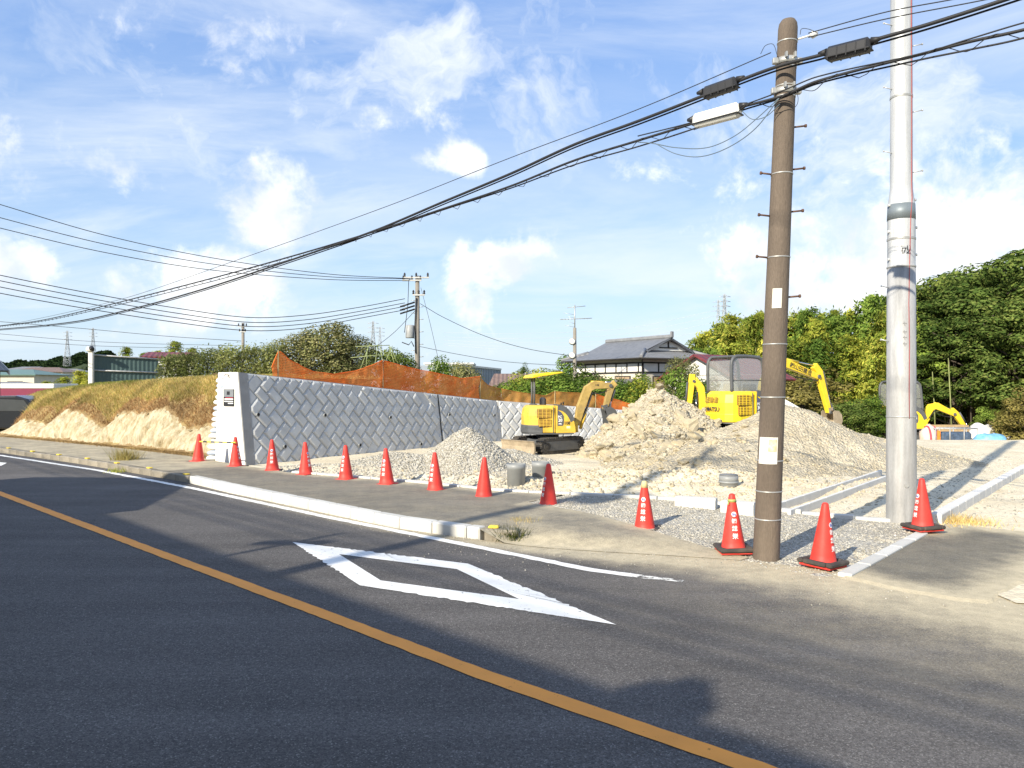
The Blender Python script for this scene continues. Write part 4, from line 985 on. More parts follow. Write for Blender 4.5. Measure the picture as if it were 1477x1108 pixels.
# loose stones: churned bank, level site, gravel shoulder
def field(n, fx, keep):
    out = []
    while len(out) < n:
        x, y = fx()
        if keep_site(x, y) and keep(x, y): out.append((x, y, site_z(x, y)))
    return np.array(out)
p = field(5200, lambda: (random.gauss(3.2, 2.6), random.gauss(15.6, 1.3)), lambda x, y: 12.5 < y < 19 and x < 8)
struct(stones('soil_crumbs', m_clod, p, .010+.05*rng.random(len(p))**4), 'crumbled soil lying on the site in front of the heaps', 'stuff')
p = field(8000, lambda: (random.uniform(-6, 0.5), random.uniform(13.5, 19.5)), lambda x, y: True)
struct(stones('loose_gravel', m_stone, p, .010+.03*rng.random(len(p))**2), 'loose gravel between the wall and the pavement', 'stuff')
p = field(9000, lambda: (random.uniform(3, 14), random.uniform(11.5, 26)), lambda x, y: x > 5.5 or y < 14)
struct(stones('site_gravel', m_stone, p, .007+.026*rng.random(len(p))**3), 'small stones scattered over the sandy site', 'stuff')
out = []
t0_, t1_ = tn(G(380, 681))[0]+.1, T_ST-.05
while len(out) < 26000:
    t = t0_+(t1_-t0_)*random.random()**.6; a, b = shoulder_lo(t)+.02, shoulder_hi(t)-.02
    if b <= a: continue
    n = random.uniform(a, b); q = TU*t+NU*n; out.append((q.x, q.y, walk_z(t, n)-.012))
out = np.array(out); struct(stones('shoulder_gravel', m_stone, out, .006+.015*rng.random(len(out))**2), 'crushed gravel beside the pavement under the cones', 'stuff')
# grit strewn over the road edge
out = []
while len(out) < 2600:
    t = random.uniform(TK1-6, 3.5); e = road_hi(t); n = e-abs(random.gauss(0, .5 if t > TK1 else .15)); q = TU*t+NU*n
    if q.y > 4: out.append((q.x, q.y, .003))
out = np.array(out); struct(stones('road_grit', m_stone, out, .003+.007*rng.random(len(out))**3), 'grit strewn along the road edge', 'stuff')
# grey drain pipes standing in the ground
def pipe(label, c, r, h, lip):
    t = thing('drain_pipe', label, 'pipe', c, group='grey drain pipes'); n = 28
    mb = MB(); mb.lathe([(r, -.3), (r, h-.10), (r*1.05, h-.095), (r*1.05, h), (r*.95, h), (r*.95, .05)], n); mb.build('pipe_body', m_pipe_grey, t)
    if lip:
        mb = MB(); mb.lathe([(r*1.10, h-.14), (r*1.10, h-.10), (r*1.02, h-.10)], n); mb.build('rim', m_pipe_grey, t)
        mb = MB(); mb.lathe([(r*1.0, h+.001), (r*1.0, h+.02), (r*.3, h+.03)], n); mb.build('cap', M('pipe_cap', (.15, .155, .16), .5, .1), t)
    mb = MB(); mb.lathe([(r*.94, h-.2), (r*.94, h-.19)], n); mb.build('pipe_inside', m_dark, t)
pipe('tall grey drain pipe standing upright behind the cones', G(744.5, 706), .178, .50, False)
pipe('grey drain pipe partly hidden by a red cone', G(780, 702)+Vector((0, .2, 0)), .17, .48, False)
pipe('short capped grey pipe beside the brown pole', G(1051, 701, .12), .17, .20, True)
# ---------------------------------------------------------------- traffic cones
m_cone = M('cone_plastic', (.62, .045, .033), .55, .14, 5, spec=.35, grime=.32, rnd=.10)
m_rubber = M('black_rubber', (.05, .043, .038), .8, .2, 10, grime=.35)
m_print = M('cone_print', (.78, .74, .72), .6, .05)
m_logo = M('cone_logo_blue', (.16, .18, .42), .6, .05)
CH = .70
def cone_r(z): return lerp(.145, .033, (z-.03)/(CH-.03))
def wrap(mb, s, size, zc, width):
    vs, fs = text_polys(s, size)
    if not vs: return
    w = max(v[0] for v in vs)-min(v[0] for v in vs); k = width/w
    bm = bmesh.new(); bv = [bm.verts.new((v[0]*k, v[1], 0)) for v in vs]
    for f in fs:
        try: bm.faces.new([bv[i] for i in f])
        except ValueError: pass
    for i in range(-4, 5): bmesh.ops.bisect_plane(bm, geom=bm.verts[:]+bm.edges[:]+bm.faces[:], plane_co=(i*width/9, 0, 0), plane_no=(1, 0, 0))
    bm.verts.index_update(); out = []
    for v in bm.verts:
        z = zc+v.co.y; r = cone_r(z)+.0025; a = -math.pi/2+v.co.x/r; out.append((r*math.cos(a), r*math.sin(a), z))
    mb.add(out, [[v.index for v in f.verts] for f in bm.faces]); bm.free()
def cone_proto(name, weight):
    t = thing(name, 'x', 'traffic cone')
    mb = MB(); mb.box((0, 0, .012), (.37 if weight else .33, .37 if weight else .33, .024), bev=.01); mb.build('base_plate', m_cone, t)
    prof = [(.165, .022), (.152, .035)]+[(cone_r(z), z) for z in np.linspace(.04, CH-.02, 8)]+[(.028, CH-.006), (.015, CH)]
    mb = MB(); mb.lathe(prof, 28); mb.build('cone_body', m_cone, t)
    mb = MB()
    if weight:
        for (cx, cy, sx, sy) in ((0, .17, .40, .07), (0, -.17, .40, .07), (.17, 0, .07, .27), (-.17, 0, .07, .27)): mb.box((cx, cy, .05), (sx, sy, .05), bev=.015)
        n = 24
        mb.lathe([(.20, .028), (.20, .07), (.165, .07), (.158, .028)], n)
    else: mb.box((0, 0, .003), (.42, .42, .018), bev=.004)
    mb.build('rubber_weight', m_rubber, t)
    mb = MB(); wrap(mb, '㈱', .062, .385, .058); wrap(mb, '総', .066, .30, .066); wrap(mb, '栄', .07, .21, .070); mb.build('lettering', m_print, t, fixn=False)
    mb = MB(); vs = []
    for k in range(14):
        a = 2*math.pi*k/14; x, y = .03*math.cos(a), .03*math.sin(a); z = .462+y; r = cone_r(z)+.0025; th = -math.pi/2+x/r; vs.append((r*math.cos(th), r*math.sin(th), z))
    mb.add(vs, [list(range(14))]); mb.build('emblem_ground', m_print, t, fixn=False)
    mb = MB()
    for (x0, x1, z0, z1) in ((-.02, -.003, -.016, .018), (.003, .02, -.018, .006), (-.014, .014, -.004, .003)):
        mb.add([((cone_r(.46+z)+.0045)*math.cos(-math.pi/2+x/cone_r(.46+z)), (cone_r(.46+z)+.0045)*math.sin(-math.pi/2+x/cone_r(.46+z)), .462+z) for x, z in ((x0, z0), (x1, z0), (x1, z1), (x0, z1))], [(0, 1, 2, 3)])
    mb.build('emblem', m_logo, t, fixn=False)
    return t
CONES = [(286, 669, .12, 150, 'red cone beside the sandbags at the foot of the grassy bank'),
         (340, 676, .12, 70, 'red cone in front of the white end of the retaining wall'),
         (393, 682, .12, 10, 'red cone third along the pavement counting from the sandbags'),
         (441, 688, .12, 60, 'red cone fourth along the pavement counting from the sandbags'),
         (499, 695, .12, -30, 'red cone fifth along the pavement counting from the sandbags'),
         (558, 702, .12, -25, 'red cone sixth along the pavement counting from the sandbags'),
         (628, 711, .11, -35, 'red cone seventh along the pavement in front of the gravel heap'),
         (698, 721.5, .10, 100, 'red cone just left of the tall upright grey pipe'),
         (791, 735, .07, -55, 'red cone overlapping the second grey pipe'),
         (930, 771, .02, -22, 'red lettered cone with a pale yellow tip'),
         (1058, 799, .02, -2, 'red lettered cone with green tape near its tip, beside the brown pole'),
         (1187, 819, .02, 38, 'red cone between the brown pole and the tarmac apron'),
         (1331, 767, .05, -78, 'red cone at the foot of the silver pole')]
pa = cone_proto('traffic_cone', False); pb = cone_proto('traffic_cone', True); used = set()
for i, (x, y, z, a, lab) in enumerate(CONES):
    p = pb if i >= 9 else pa
    o = p if id(p) not in used else copy_tree(p); used.add(id(p))
    c = G(x, y-3, z); o.location = c; o.rotation_euler = (random.uniform(-.03, .03), random.uniform(-.03, .03), math.radians(a)); tag(o, lab, 'traffic cone', 'red traffic cones around the site')
    made = globals().setdefault('cone_list', []); made.append(o)
for i in (9, 10):
        o = cone_list[i]; mb = MB(); z0, z1 = (.615, .703) if i == 9 else (.60, .635)
        pr = [(cone_r(z0)+.003, z0), (cone_r(z1)+.003, min(z1, .69))]+([(.02, .703)] if i == 9 else [])
        mb.lathe(pr, 20); mb.build('tip_tape', M('tip_beige', (.62, .50, .25), .6, .15) if i == 9 else M('tape_green', (.32, .34, .10), .5, .2), o)
        if i == 10:
            mb = MB(); mb.tube([(-.035, -.03, .61), (-.06, -.05, .59), (-.055, -.06, .575)], .008, 6); mb.build('tape_tail', MATS['tape_green'], o)

# ---------------------------------------------------------------- utility poles beside the road
m_brownpole = M('brown_pole_concrete', (.125, .098, .075), .85, .22, 3, .35, 50, stretch=(1, 1, .25), grime=.25, fine=.12, fscale=90)
m_steel_pole = M('galvanised_steel', (.46, .47, .475), .55, .22, 7, .06, 90, metal=.3, stretch=(1, 1, .10), grime=.2, fine=.08)
m_steel_low = M('galvanised_steel_dull', (.36, .36, .355), .6, .26, 8, .08, 90, metal=.25, stretch=(1, 1, .12), grime=.35, fine=.1)
m_band = M('steel_band', (.42, .42, .40), .45, .15, metal=.5); m_cable = M('black_cable', (.018, .018, .02), .6, .1); m_bolt = M('rusty_bolt', (.10, .055, .035), .7, .3)
def shear(k): return Matrix(((1, 0, k, 0), (0, 1, 0, 0), (0, 0, 1, 0), (0, 0, 0, 1)))
BP = G(1105, 806); D1 = BP.y
BPH = EYE+(YH-27)/F*D1; LEAN = (1138-1106)/F*D1/BPH
bp = thing('utility_pole', 'leaning brown concrete utility pole carrying the cables', 'utility pole', BP, group='utility poles')
br = lambda z: lerp(.150, .108, z/BPH)
S_ = shear(LEAN)
mb = MB(); mb.lathe([(br(0), -.2)]+[(br(z), z) for z in np.linspace(0, BPH-.12, 14)]+[(.1, BPH-.06), (.075, BPH-.02), (.03, BPH)], 32); mb.xf(S_).build('pole_shaft', m_brownpole, bp)
def zpx(y, d): return EYE+(YH-y)/F*d
for y in (62, 99, 126, 141, 252, 372, 497, 573, 708, 748, 664):
    z = zpx(y, D1); mb = MB(); mb.lathe([(br(z)+.001, z-.008), (br(z)+.006, z-.006), (br(z)+.006, z+.006), (br(z)+.001, z+.008)], 28); mb.xf(S_).build('band', m_band, bp)
for (y, s) in ((184, 1), (245, 1), (306, 1), (429, 1), (252, -1), (312, -1), (372, -1)):
    z = zpx(y, D1); r = br(z); mb = MB(); c = Vector((LEAN*z, 0, z)); mb.tube([c+Vector((s*r*.8, 0, 0)), c+Vector((s*(r+.125), -.02, .012))], .011, 8); mb.tube([c+Vector((s*(r+.12), -.02, .012)), c+Vector((s*(r+.14), -.02, .013))], .02, 8); mb.build('step_bolt', m_bolt, bp)
def curved_plate(name, m, z0, z1, a0, a1, rf, off, parent, k=0.0):
    mb = MB(); vs = []; n = 8
    for z in (z0, z1):
        for i in range(n+1):
            a = lerp(a0, a1, i/n); vs += [Vector((LEAN*z*k+(rf(z)+off)*math.cos(a), (rf(z)+off)*math.sin(a), z)), Vector((LEAN*z*k+(rf(z)+off+.004)*math.cos(a), (rf(z)+off+.004)*math.sin(a), z))]
    fs = []; w = 2*(n+1)
    for i in range(n): fs += [[2*i+1, 2*i+3, w+2*i+3, w+2*i+1], [2*i, 2*i+2, w+2*i+2, w+2*i], [2*i, 2*i+1, 2*i+3, 2*i+2], [w+2*i, w+2*i+1, w+2*i+3, w+2*i+2]]
    fs += [[0, 1, w+1, w], [w-2, w-1, 2*w-1, 2*w-2]]
    mb.add(vs, fs); return mb.build(name, m, parent)
m_plate = M('faded_plate', (.66, .63, .55), .6, .06, 3); m_stain = M('faded_sign', (.70, .66, .52), .6, .2, 14, col2=(.45, .30, .12), detail=6)
curved_plate('number_plate', m_plate, zpx(446, D1), zpx(418, D1), math.radians(-130), math.radians(-85), br, .002, bp, 1)
pb_ = curved_plate('faded_notice', m_plate, zpx(668, D1), zpx(630, D1), math.radians(-165), math.radians(-78), br, .004, bp, 1)
curved_plate('faded_picture', m_stain, zpx(650, D1), zpx(633, D1), math.radians(-118), math.radians(-84), br, .009, bp, 1)
# brackets and insulators near the top
for (y, w) in ((90, .2), (133, .17)):
    z = zpx(y, D1); c = Vector((LEAN*z, 0, z))
    mb = MB(); mb.lathe([(br(z)+.002, z-.035), (br(z)+.014, z-.033), (br(z)+.014, z+.033), (br(z)+.002, z+.035)], 24); mb.xf(S_)
    for s in (-1, 1):
        mb.box(c+Vector((s*.05, -br(z)-.02, .035)), (.02, .05, .06)); mb.box(c+Vector((s*(br(z)+.03), -.03, 0)), (.06, .06, .07), bev=.008)
    mb.build('cable_bracket', m_band, bp)
z = zpx(58, D1); c = Vector((LEAN*z, 0, z)); mb = MB()
mb.tube([c+Vector((br(z), -.02, 0)), c+Vector((br(z)+.14, -.06, .03))], .012, 8)
mb.tube([c+Vector((br(z)+.13, -.06, .03)), c+Vector((br(z)+.155, -.065, .033)), c+Vector((br(z)+.17, -.07, .035)), c+Vector((br(z)+.21, -.08, .04))], [.02, .045, .04, .025], 12); mb.build('insulator', M('porcelain', (.62, .62, .60), .3, .05), bp)

SP = G(1300, 753); D2 = SP.y; SPH = 11.5
sp = thing('utility_pole', 'thick new silver steel utility pole with a red wire down its face', 'utility pole', SP, group='utility poles')
zj, zn0, zn1 = zpx(385, D2), zpx(305, D2), zpx(268, D2)
def sr(z): return lerp(.207, .193, z/zj) if z < zj else (.190 if z < zn0 else (lerp(.188, .152, smooth(zn0, zn1, z)) if z < zn1 else lerp(.152, .140, (z-zn1)/(SPH-zn1))))
mb = MB(); mb.lathe([(.207, -.3), (.207, 0), (sr(zj*.5), zj*.5), (sr(zj-.01), zj)], 40); mb.build('lower_shaft', m_steel_low, sp)
mb = MB(); mb.lathe([(.199, zj-.02), (.199, zj+.01), (.193, zj+.015)]+[(sr(z), z) for z in np.linspace(zj+.02, zn0, 4)]+[(sr(z), z) for z in np.linspace(zn0+.03, zn1, 7)]+[(sr(z), z) for z in (zn1+1, 8, SPH)], 40); mb.build('upper_shaft', m_steel_pole, sp)
m_greyband = M('grey_paint_band', (.17, .20, .22), .5, .15, 6, stretch=(1, 1, .2), metal=.2)
mb = MB(); za, zb = zpx(318, D2), zpx(296, D2); mb.lathe([(sr(za)+.004, za), (sr(zb)+.004, zb)], 40); mb.build('grey_band', m_greyband, sp)
for y in (142, 140.5, 345, 346.5, 601):
    z = zpx(y, D2); mb = MB(); mb.lathe([(sr(z)+.001, z-.01), (sr(z)+.007, z-.008), (sr(z)+.007, z+.008), (sr(z)+.001, z+.01)], 32); mb.build('band', m_band, sp)
for (y, s, l) in ((38, -1, .12), (68, 1, .14), (130, -1, .12), (163, 1, .14), (222, -1, .12), (250, 1, .14), (416, -1, .11), (493, -1, .11), (297, -1, .03), (289, 1, .03), (335, -1, .03), (329, 1, .03), (375, -1, .03), (368, 1, .03)):
    z = zpx(y, D2); r = sr(z); mb = MB(); mb.tube([(s*r*.9, -.02, z), (s*(r+l), -.03, z+.03*(l > .05))], .008 if l > .05 else .022, 8)
    if l > .05: mb.tube([(s*(r+l), -.03, z+.03), (s*(r+l+.012), -.03, z+.031)], .016, 8)
    mb.build('step_bolt', m_steel_pole, sp)
mb = MB(); mb.tube([((sr(z)+.006)*math.cos(a), (sr(z)+.006)*math.sin(a), z) for z, a in ((zpx(603, D2), -1.5), (zpx(560, D2), -1.52), (zpx(500, D2), -1.48), (zpx(440, D2), -1.53), (zj+.05, -1.45), (zn0-.1, -1.35), (zn0+.15, -1.15), (zn1, -1.0), (6.5, -.95), (7.2, -1.0), (SPH-.2, -.95))], .005, 6); mb.build('red_wire', M('red_wire', (.35, .06, .06), .6, .1), sp)
def on_pole(mb, pl, w, zc, ac, rf, off=.004):
    for a, b in zip(pl, pl[1:]):
        d = Vector((b[0]-a[0], b[1]-a[1])); n = Vector((-d.y, d.x)).normalized()*w/2; e = d.normalized()*w/2
        q = [(a[0]-e.x+n.x, a[1]-e.y+n.y), (a[0]-e.x-n.x, a[1]-e.y-n.y), (b[0]+e.x-n.x, b[1]+e.y-n.y), (b[0]+e.x+n.x, b[1]+e.y+n.y)]
        mb.add([((rf(zc)+off)*math.cos(ac+x/rf(zc)), (rf(zc)+off)*math.sin(ac+x/rf(zc)), zc+y) for x, y in q], [(0, 1, 2, 3)])
mb = MB(); zc = zpx(363, D2)
on_pole(mb, [(-.055, .05), (.06, .055)], .011, zc, -1.72, sr); on_pole(mb, [(-.05, .02), (-.05, -.06)], .011, zc, -1.72, sr, .0045); on_pole(mb, [(-.05, .018), (.0, .018), (-.0, .02), (-.03, -.055)], .011, zc, -1.72, sr, .005)
on_pole(mb, [(.02, .05), (.02, -.01), (.062, -.01), (.012, -.055), (.065, -.055)], .011, zc, -1.72, sr, .0055); on_pole(mb, [(.062, .05), (.062, -.01)], .009, zc, -1.72, sr, .006)
mb.build('painted_mark', m_black, sp, fixn=False)
for k, y in enumerate((468, 480, 488, 497)):
    mb = MB(); on_pole(mb, [(-.03, 0), (.01, 0)], .014, zpx(y, D2), -1.75, sr, .004)
    on_pole(mb, [(-.02, .02), (-.01, -.03)], .01, zpx(y, D2), -1.75, sr, .005)
    mb.build('stencilled_digit', M('grey_stencil', (.2, .2, .2), .6, .1), sp, fixn=False)
mb = MB(); z = zpx(698, D2); a = -1.7; mb.tube([(sr(z)*math.cos(a), sr(z)*math.sin(a), z), ((sr(z)+.012)*math.cos(a), (sr(z)+.012)*math.sin(a), z)], .03, 14); mb.build('earth_boss', m_band, sp)

# ---------------------------------------------------------------- cables along the road
def on_line(x, y, o=BP, d=Vector((R2, -R2, 0))):
    "point of the vertical plane through o along d seen at pixel x, y"
    k = (x-CX)/F; s = (k*o.y-o.x)/(d.x-k*d.y); p = o+d*s; return Vector((p.x, p.y, EYE+(YH-y)/F*p.y))
def spline(pts, k=10):
    out = []; n = len(pts)
    for i in range(n-1):
        p0, p1, p2, p3 = pts[max(i-1, 0)], pts[i], pts[i+1], pts[min(i+2, n-1)]
        l = (p2-p1).length
        if i == 0: p0 = p1-(p2-p1)
        if i == n-2: p3 = p2+(p2-p1)
        m1 = (p2-p0)*(l/((p2-p1).length+(p1-p0).length)); m2 = (p3-p1)*(l/((p3-p2).length+(p2-p1).length))
        for j in range(k):
            t = j/k; out.append((2*t**3-3*t*t+1)*p1+(t**3-2*t*t+t)*m1+(-2*t**3+3*t*t)*p2+(t**3-t*t)*m2)
    out.append(pts[-1]); return out
def cable(label, pts, r, n=6, m=None, spiral=None, group='overhead cables'):
    mb = MB(); path = spline(pts); o = pts[0].copy(); mb.tube(path, r, n)
    mb.v = [p-o for p in mb.v]; ob = mb.build('overhead_cable', m or m_cable); ob.location = o; tag(ob, label, 'cable', group)
    if spiral:
        pts2 = []; acc = 0
        for a, b in zip(path, path[1:]):
            l = (b-a).length; q = max(2, int(l/.06))
            for i in range(q):
                s = acc+l*i/q; p = a.lerp(b, i/q); ph = 2*math.pi*s/spiral[0]; pts2.append(p+Vector((0, 0, -spiral[1]*.7))+Vector((R2*.0, 0, math.sin(ph)*spiral[1]))+Vector((R2, R2, 0))*math.cos(ph)*spiral[1]-o)
            acc += l
        mb = MB(); mb.tube(pts2[::2], .0045, 4); mb.build('lashing_wire', m_cable, ob)
    return ob
END_L = BP+Vector((-R2, R2, 0))*41
def line(px, **k): return [on_line(x, y, **k) for x, y in px]
OFF = Vector((0, -.17, 0)); bp_front = BP+Vector((.1, -.19, 0))
A_ = [(1560, -38), (1455, -2), (1340, 35), (1260, 58), (1190, 78), (1125, 95), (1065, 117), (1010, 140), (920, 175), (830, 208), (738, 250), (640, 291), (540, 333), (420, 375), (300, 415), (199, 443.5), (108, 464), (0, 475), (-40, 478)]
B_ = [(1560, 18), (1477, 43), (1400, 60), (1330, 78), (1180, 117), (1130, 138), (1065, 156), (1000, 178), (920, 203), (830, 231), (738, 268), (640, 301), (540, 334), (420, 370), (300, 403), (148, 442), (60, 462), (0, 470), (-40, 475)]
cable('thick black main cable passing the top of the brown pole', line(A_, o=bp_front), .020, 8)
cable('second black cable lashed just beneath the main cable', [p+Vector((0, 0, -.045)) for p in line(A_, o=bp_front+Vector((.05, .02, 0)))], .011)
cable('black cable with wire lashing on the lower bracket of the brown pole', line(B_, o=bp_front), .016, 8, spiral=(.5, .05))
cable('thin black cable running under the lashed cable', [p+Vector((0, 0, -.05-.03*math.sin(k))) for k, p in enumerate(line(B_, o=bp_front+Vector((.04, .02, 0))))], .010)
cable('thin slack cable beside the lashed cable', [p+Vector((0, 0, .035+.03*math.sin(k*1.7))) for k, p in enumerate(line(B_[:9], o=bp_front+Vector((-.04, .02, 0))))], .008)
C_ = [(1112, 76), (920, 158), (738, 227), (560, 297), (351, 372), (170, 433), (0, 471), (-40, 478)]
cable('thin grey wire dropping from the top of the brown pole to the left', line(C_), .006)
cable('uppermost of two thin wires from the insulator to the upper right', line([(1166, 48), (1280, 17), (1390, -4), (1520, -36)]), .006)
cable('lower of two thin wires from the insulator to the upper right', line([(1166, 54), (1280, 27), (1420, 0), (1520, -22)]), .006)
m_bluew = M('grey_blue_wire', (.10, .14, .17), .6, .1)
cable('slack grey drop wire looping left of the brown pole', line([(1125, 140), (1095, 168), (1060, 196), (1020, 213), (975, 213), (942, 207), (920, 205)], o=bp_front), .006, m=m_bluew)
cable('lower slack drop wire looping under the white cable box', line([(1125, 140), (1090, 185), (1050, 213), (1010, 226), (975, 222), (945, 207)], o=bp_front), .006, m=m_bluew)
cable('short slack wire between white cable box and brown pole', line([(1070, 160), (1085, 172), (1105, 168), (1125, 150)], o=bp_front), .005, m=m_bluew)
def closure(name, label, x0, y0, x1, y1, h, w, m, m2, flange):
    a, b = on_line(x0, y0, o=bp_front), on_line(x1, y1, o=bp_front); d = b-a; L_ = d.length; c = (a+b)/2
    X = d.normalized(); Z = (Vector((0, 0, 1))-X*X.z).normalized(); Y = Z.cross(X); R = Matrix((X, Y, Z)).transposed().to_4x4()
    root = thing(name, label, 'cable box', c, group='cable boxes hanging on the wires')
    mb = MB(); mb.box((0, 0, 0), (L_, w, h), bev=h*.22); mb.xf(R); o = mb.build('box_body', m, root)
    mb = MB(); mb.box((0, 0, -h*.28), (L_*1.01, w*1.08, h*.10), bev=.004)
    if flange:
        for k in range(5): mb.box((lerp(-L_*.42, L_*.42, k/4), 0, -h*.1), (L_*.03, w*1.06, h*.75), bev=.004)
    mb.xf(R); mb.build('seam', m2, root)
    for s in (-1, 1):
        mb = MB(); mb.tube([Vector((s*L_*.5, 0, h*.2)), Vector((s*(L_*.5+.09), 0, h*.25))], [h*.28, h*.12], 10); mb.xf(R); mb.build('end_gland', m2, root)
m_whitebox = M('white_cable_box', (.66, .65, .60), .5, .05, 3)
closure('cable_box', 'black ribbed cable box hanging left of the brown pole', 1015, 136, 1064, 119, .155, .12, m_black, m_cable, True)
closure('cable_box', 'large black cable box hanging right of the brown pole', 1192, 80, 1257, 64, .155, .13, m_black, m_cable, True)
closure('cable_box', 'long white cable box hanging on the lower cable', 1001, 176, 1068, 158, .17, .15, m_whitebox, m_black, False)
# loose tie wires round the brown pole's head
for k, (lab, pl) in enumerate((('thin tie wire curling over the left of the pole head', [(1097, 78), (1104, 66), (1115, 64), (1121, 80)]), ('thin tie wire curling over the insulator', [(1154, 50), (1156, 42), (1166, 42), (1180, 48)]), ('thin tie wire hanging down the right of the pole head', [(1146, 124), (1151, 140), (1150, 150), (1144, 158)]))):
    cable(lab, line(pl, o=BP+Vector((0, -.1, 0))), .0035, 5)
# ---------------------------------------------------------------- excavators
m_yel = M('excavator_yellow', (.64, .42, .055), .5, .16, 4, spec=.4, grime=.5)
m_yel2 = M('excavator_yellow_bright', (.78, .55, .025), .42, .10, 4, spec=.45, grime=.28)
m_grey = M('excavator_grey', (.085, .09, .095), .5, .12, 5, grime=.2)
m_track = M('track_rubber', (.045, .042, .038), .85, .25, 12, .3, 60, grime=.6)
m_grille = M('grille_brown', (.17, .08, .03), .7, .2); m_mud = M('blade_steel', (.32, .26, .18), .8, .25, 5, .2, 40, grime=.4)
m_hose = M('hydraulic_hose', (.02, .02, .02), .5, .1); m_chrome = M('chrome_rod', (.6, .6, .6), .2, .05, metal=1.0); m_seat = M('seat_vinyl', (.03, .03, .035), .6, .1)
m_glass = bpy.data.materials.new('tinted_pane'); m_glass.use_nodes = True
def _glass():
    nt = m_glass.node_tree; N = nt.nodes; L = nt.links; N.clear(); o = N.new('ShaderNodeOutputMaterial'); t = N.new('ShaderNodeBsdfTransparent'); t.inputs[0].default_value = (.86, .88, .88, 1); g = N.new('ShaderNodeBsdfGlossy'); g.inputs['Roughness'].default_value = .05
    m = N.new('ShaderNodeMixShader'); m.inputs[0].default_value = .10; L.new(t.outputs[0], m.inputs[1]); L.new(g.outputs[0], m.inputs[2]); d = N.new('ShaderNodeBsdfDiffuse'); d.inputs[0].default_value = (.62, .62, .60, 1); m2 = N.new('ShaderNodeMixShader'); m2.inputs[0].default_value = .16; L.new(m.outputs[0], m2.inputs[1]); L.new(d.outputs[0], m2.inputs[2]); L.new(m2.outputs[0], o.inputs[0])
_glass()
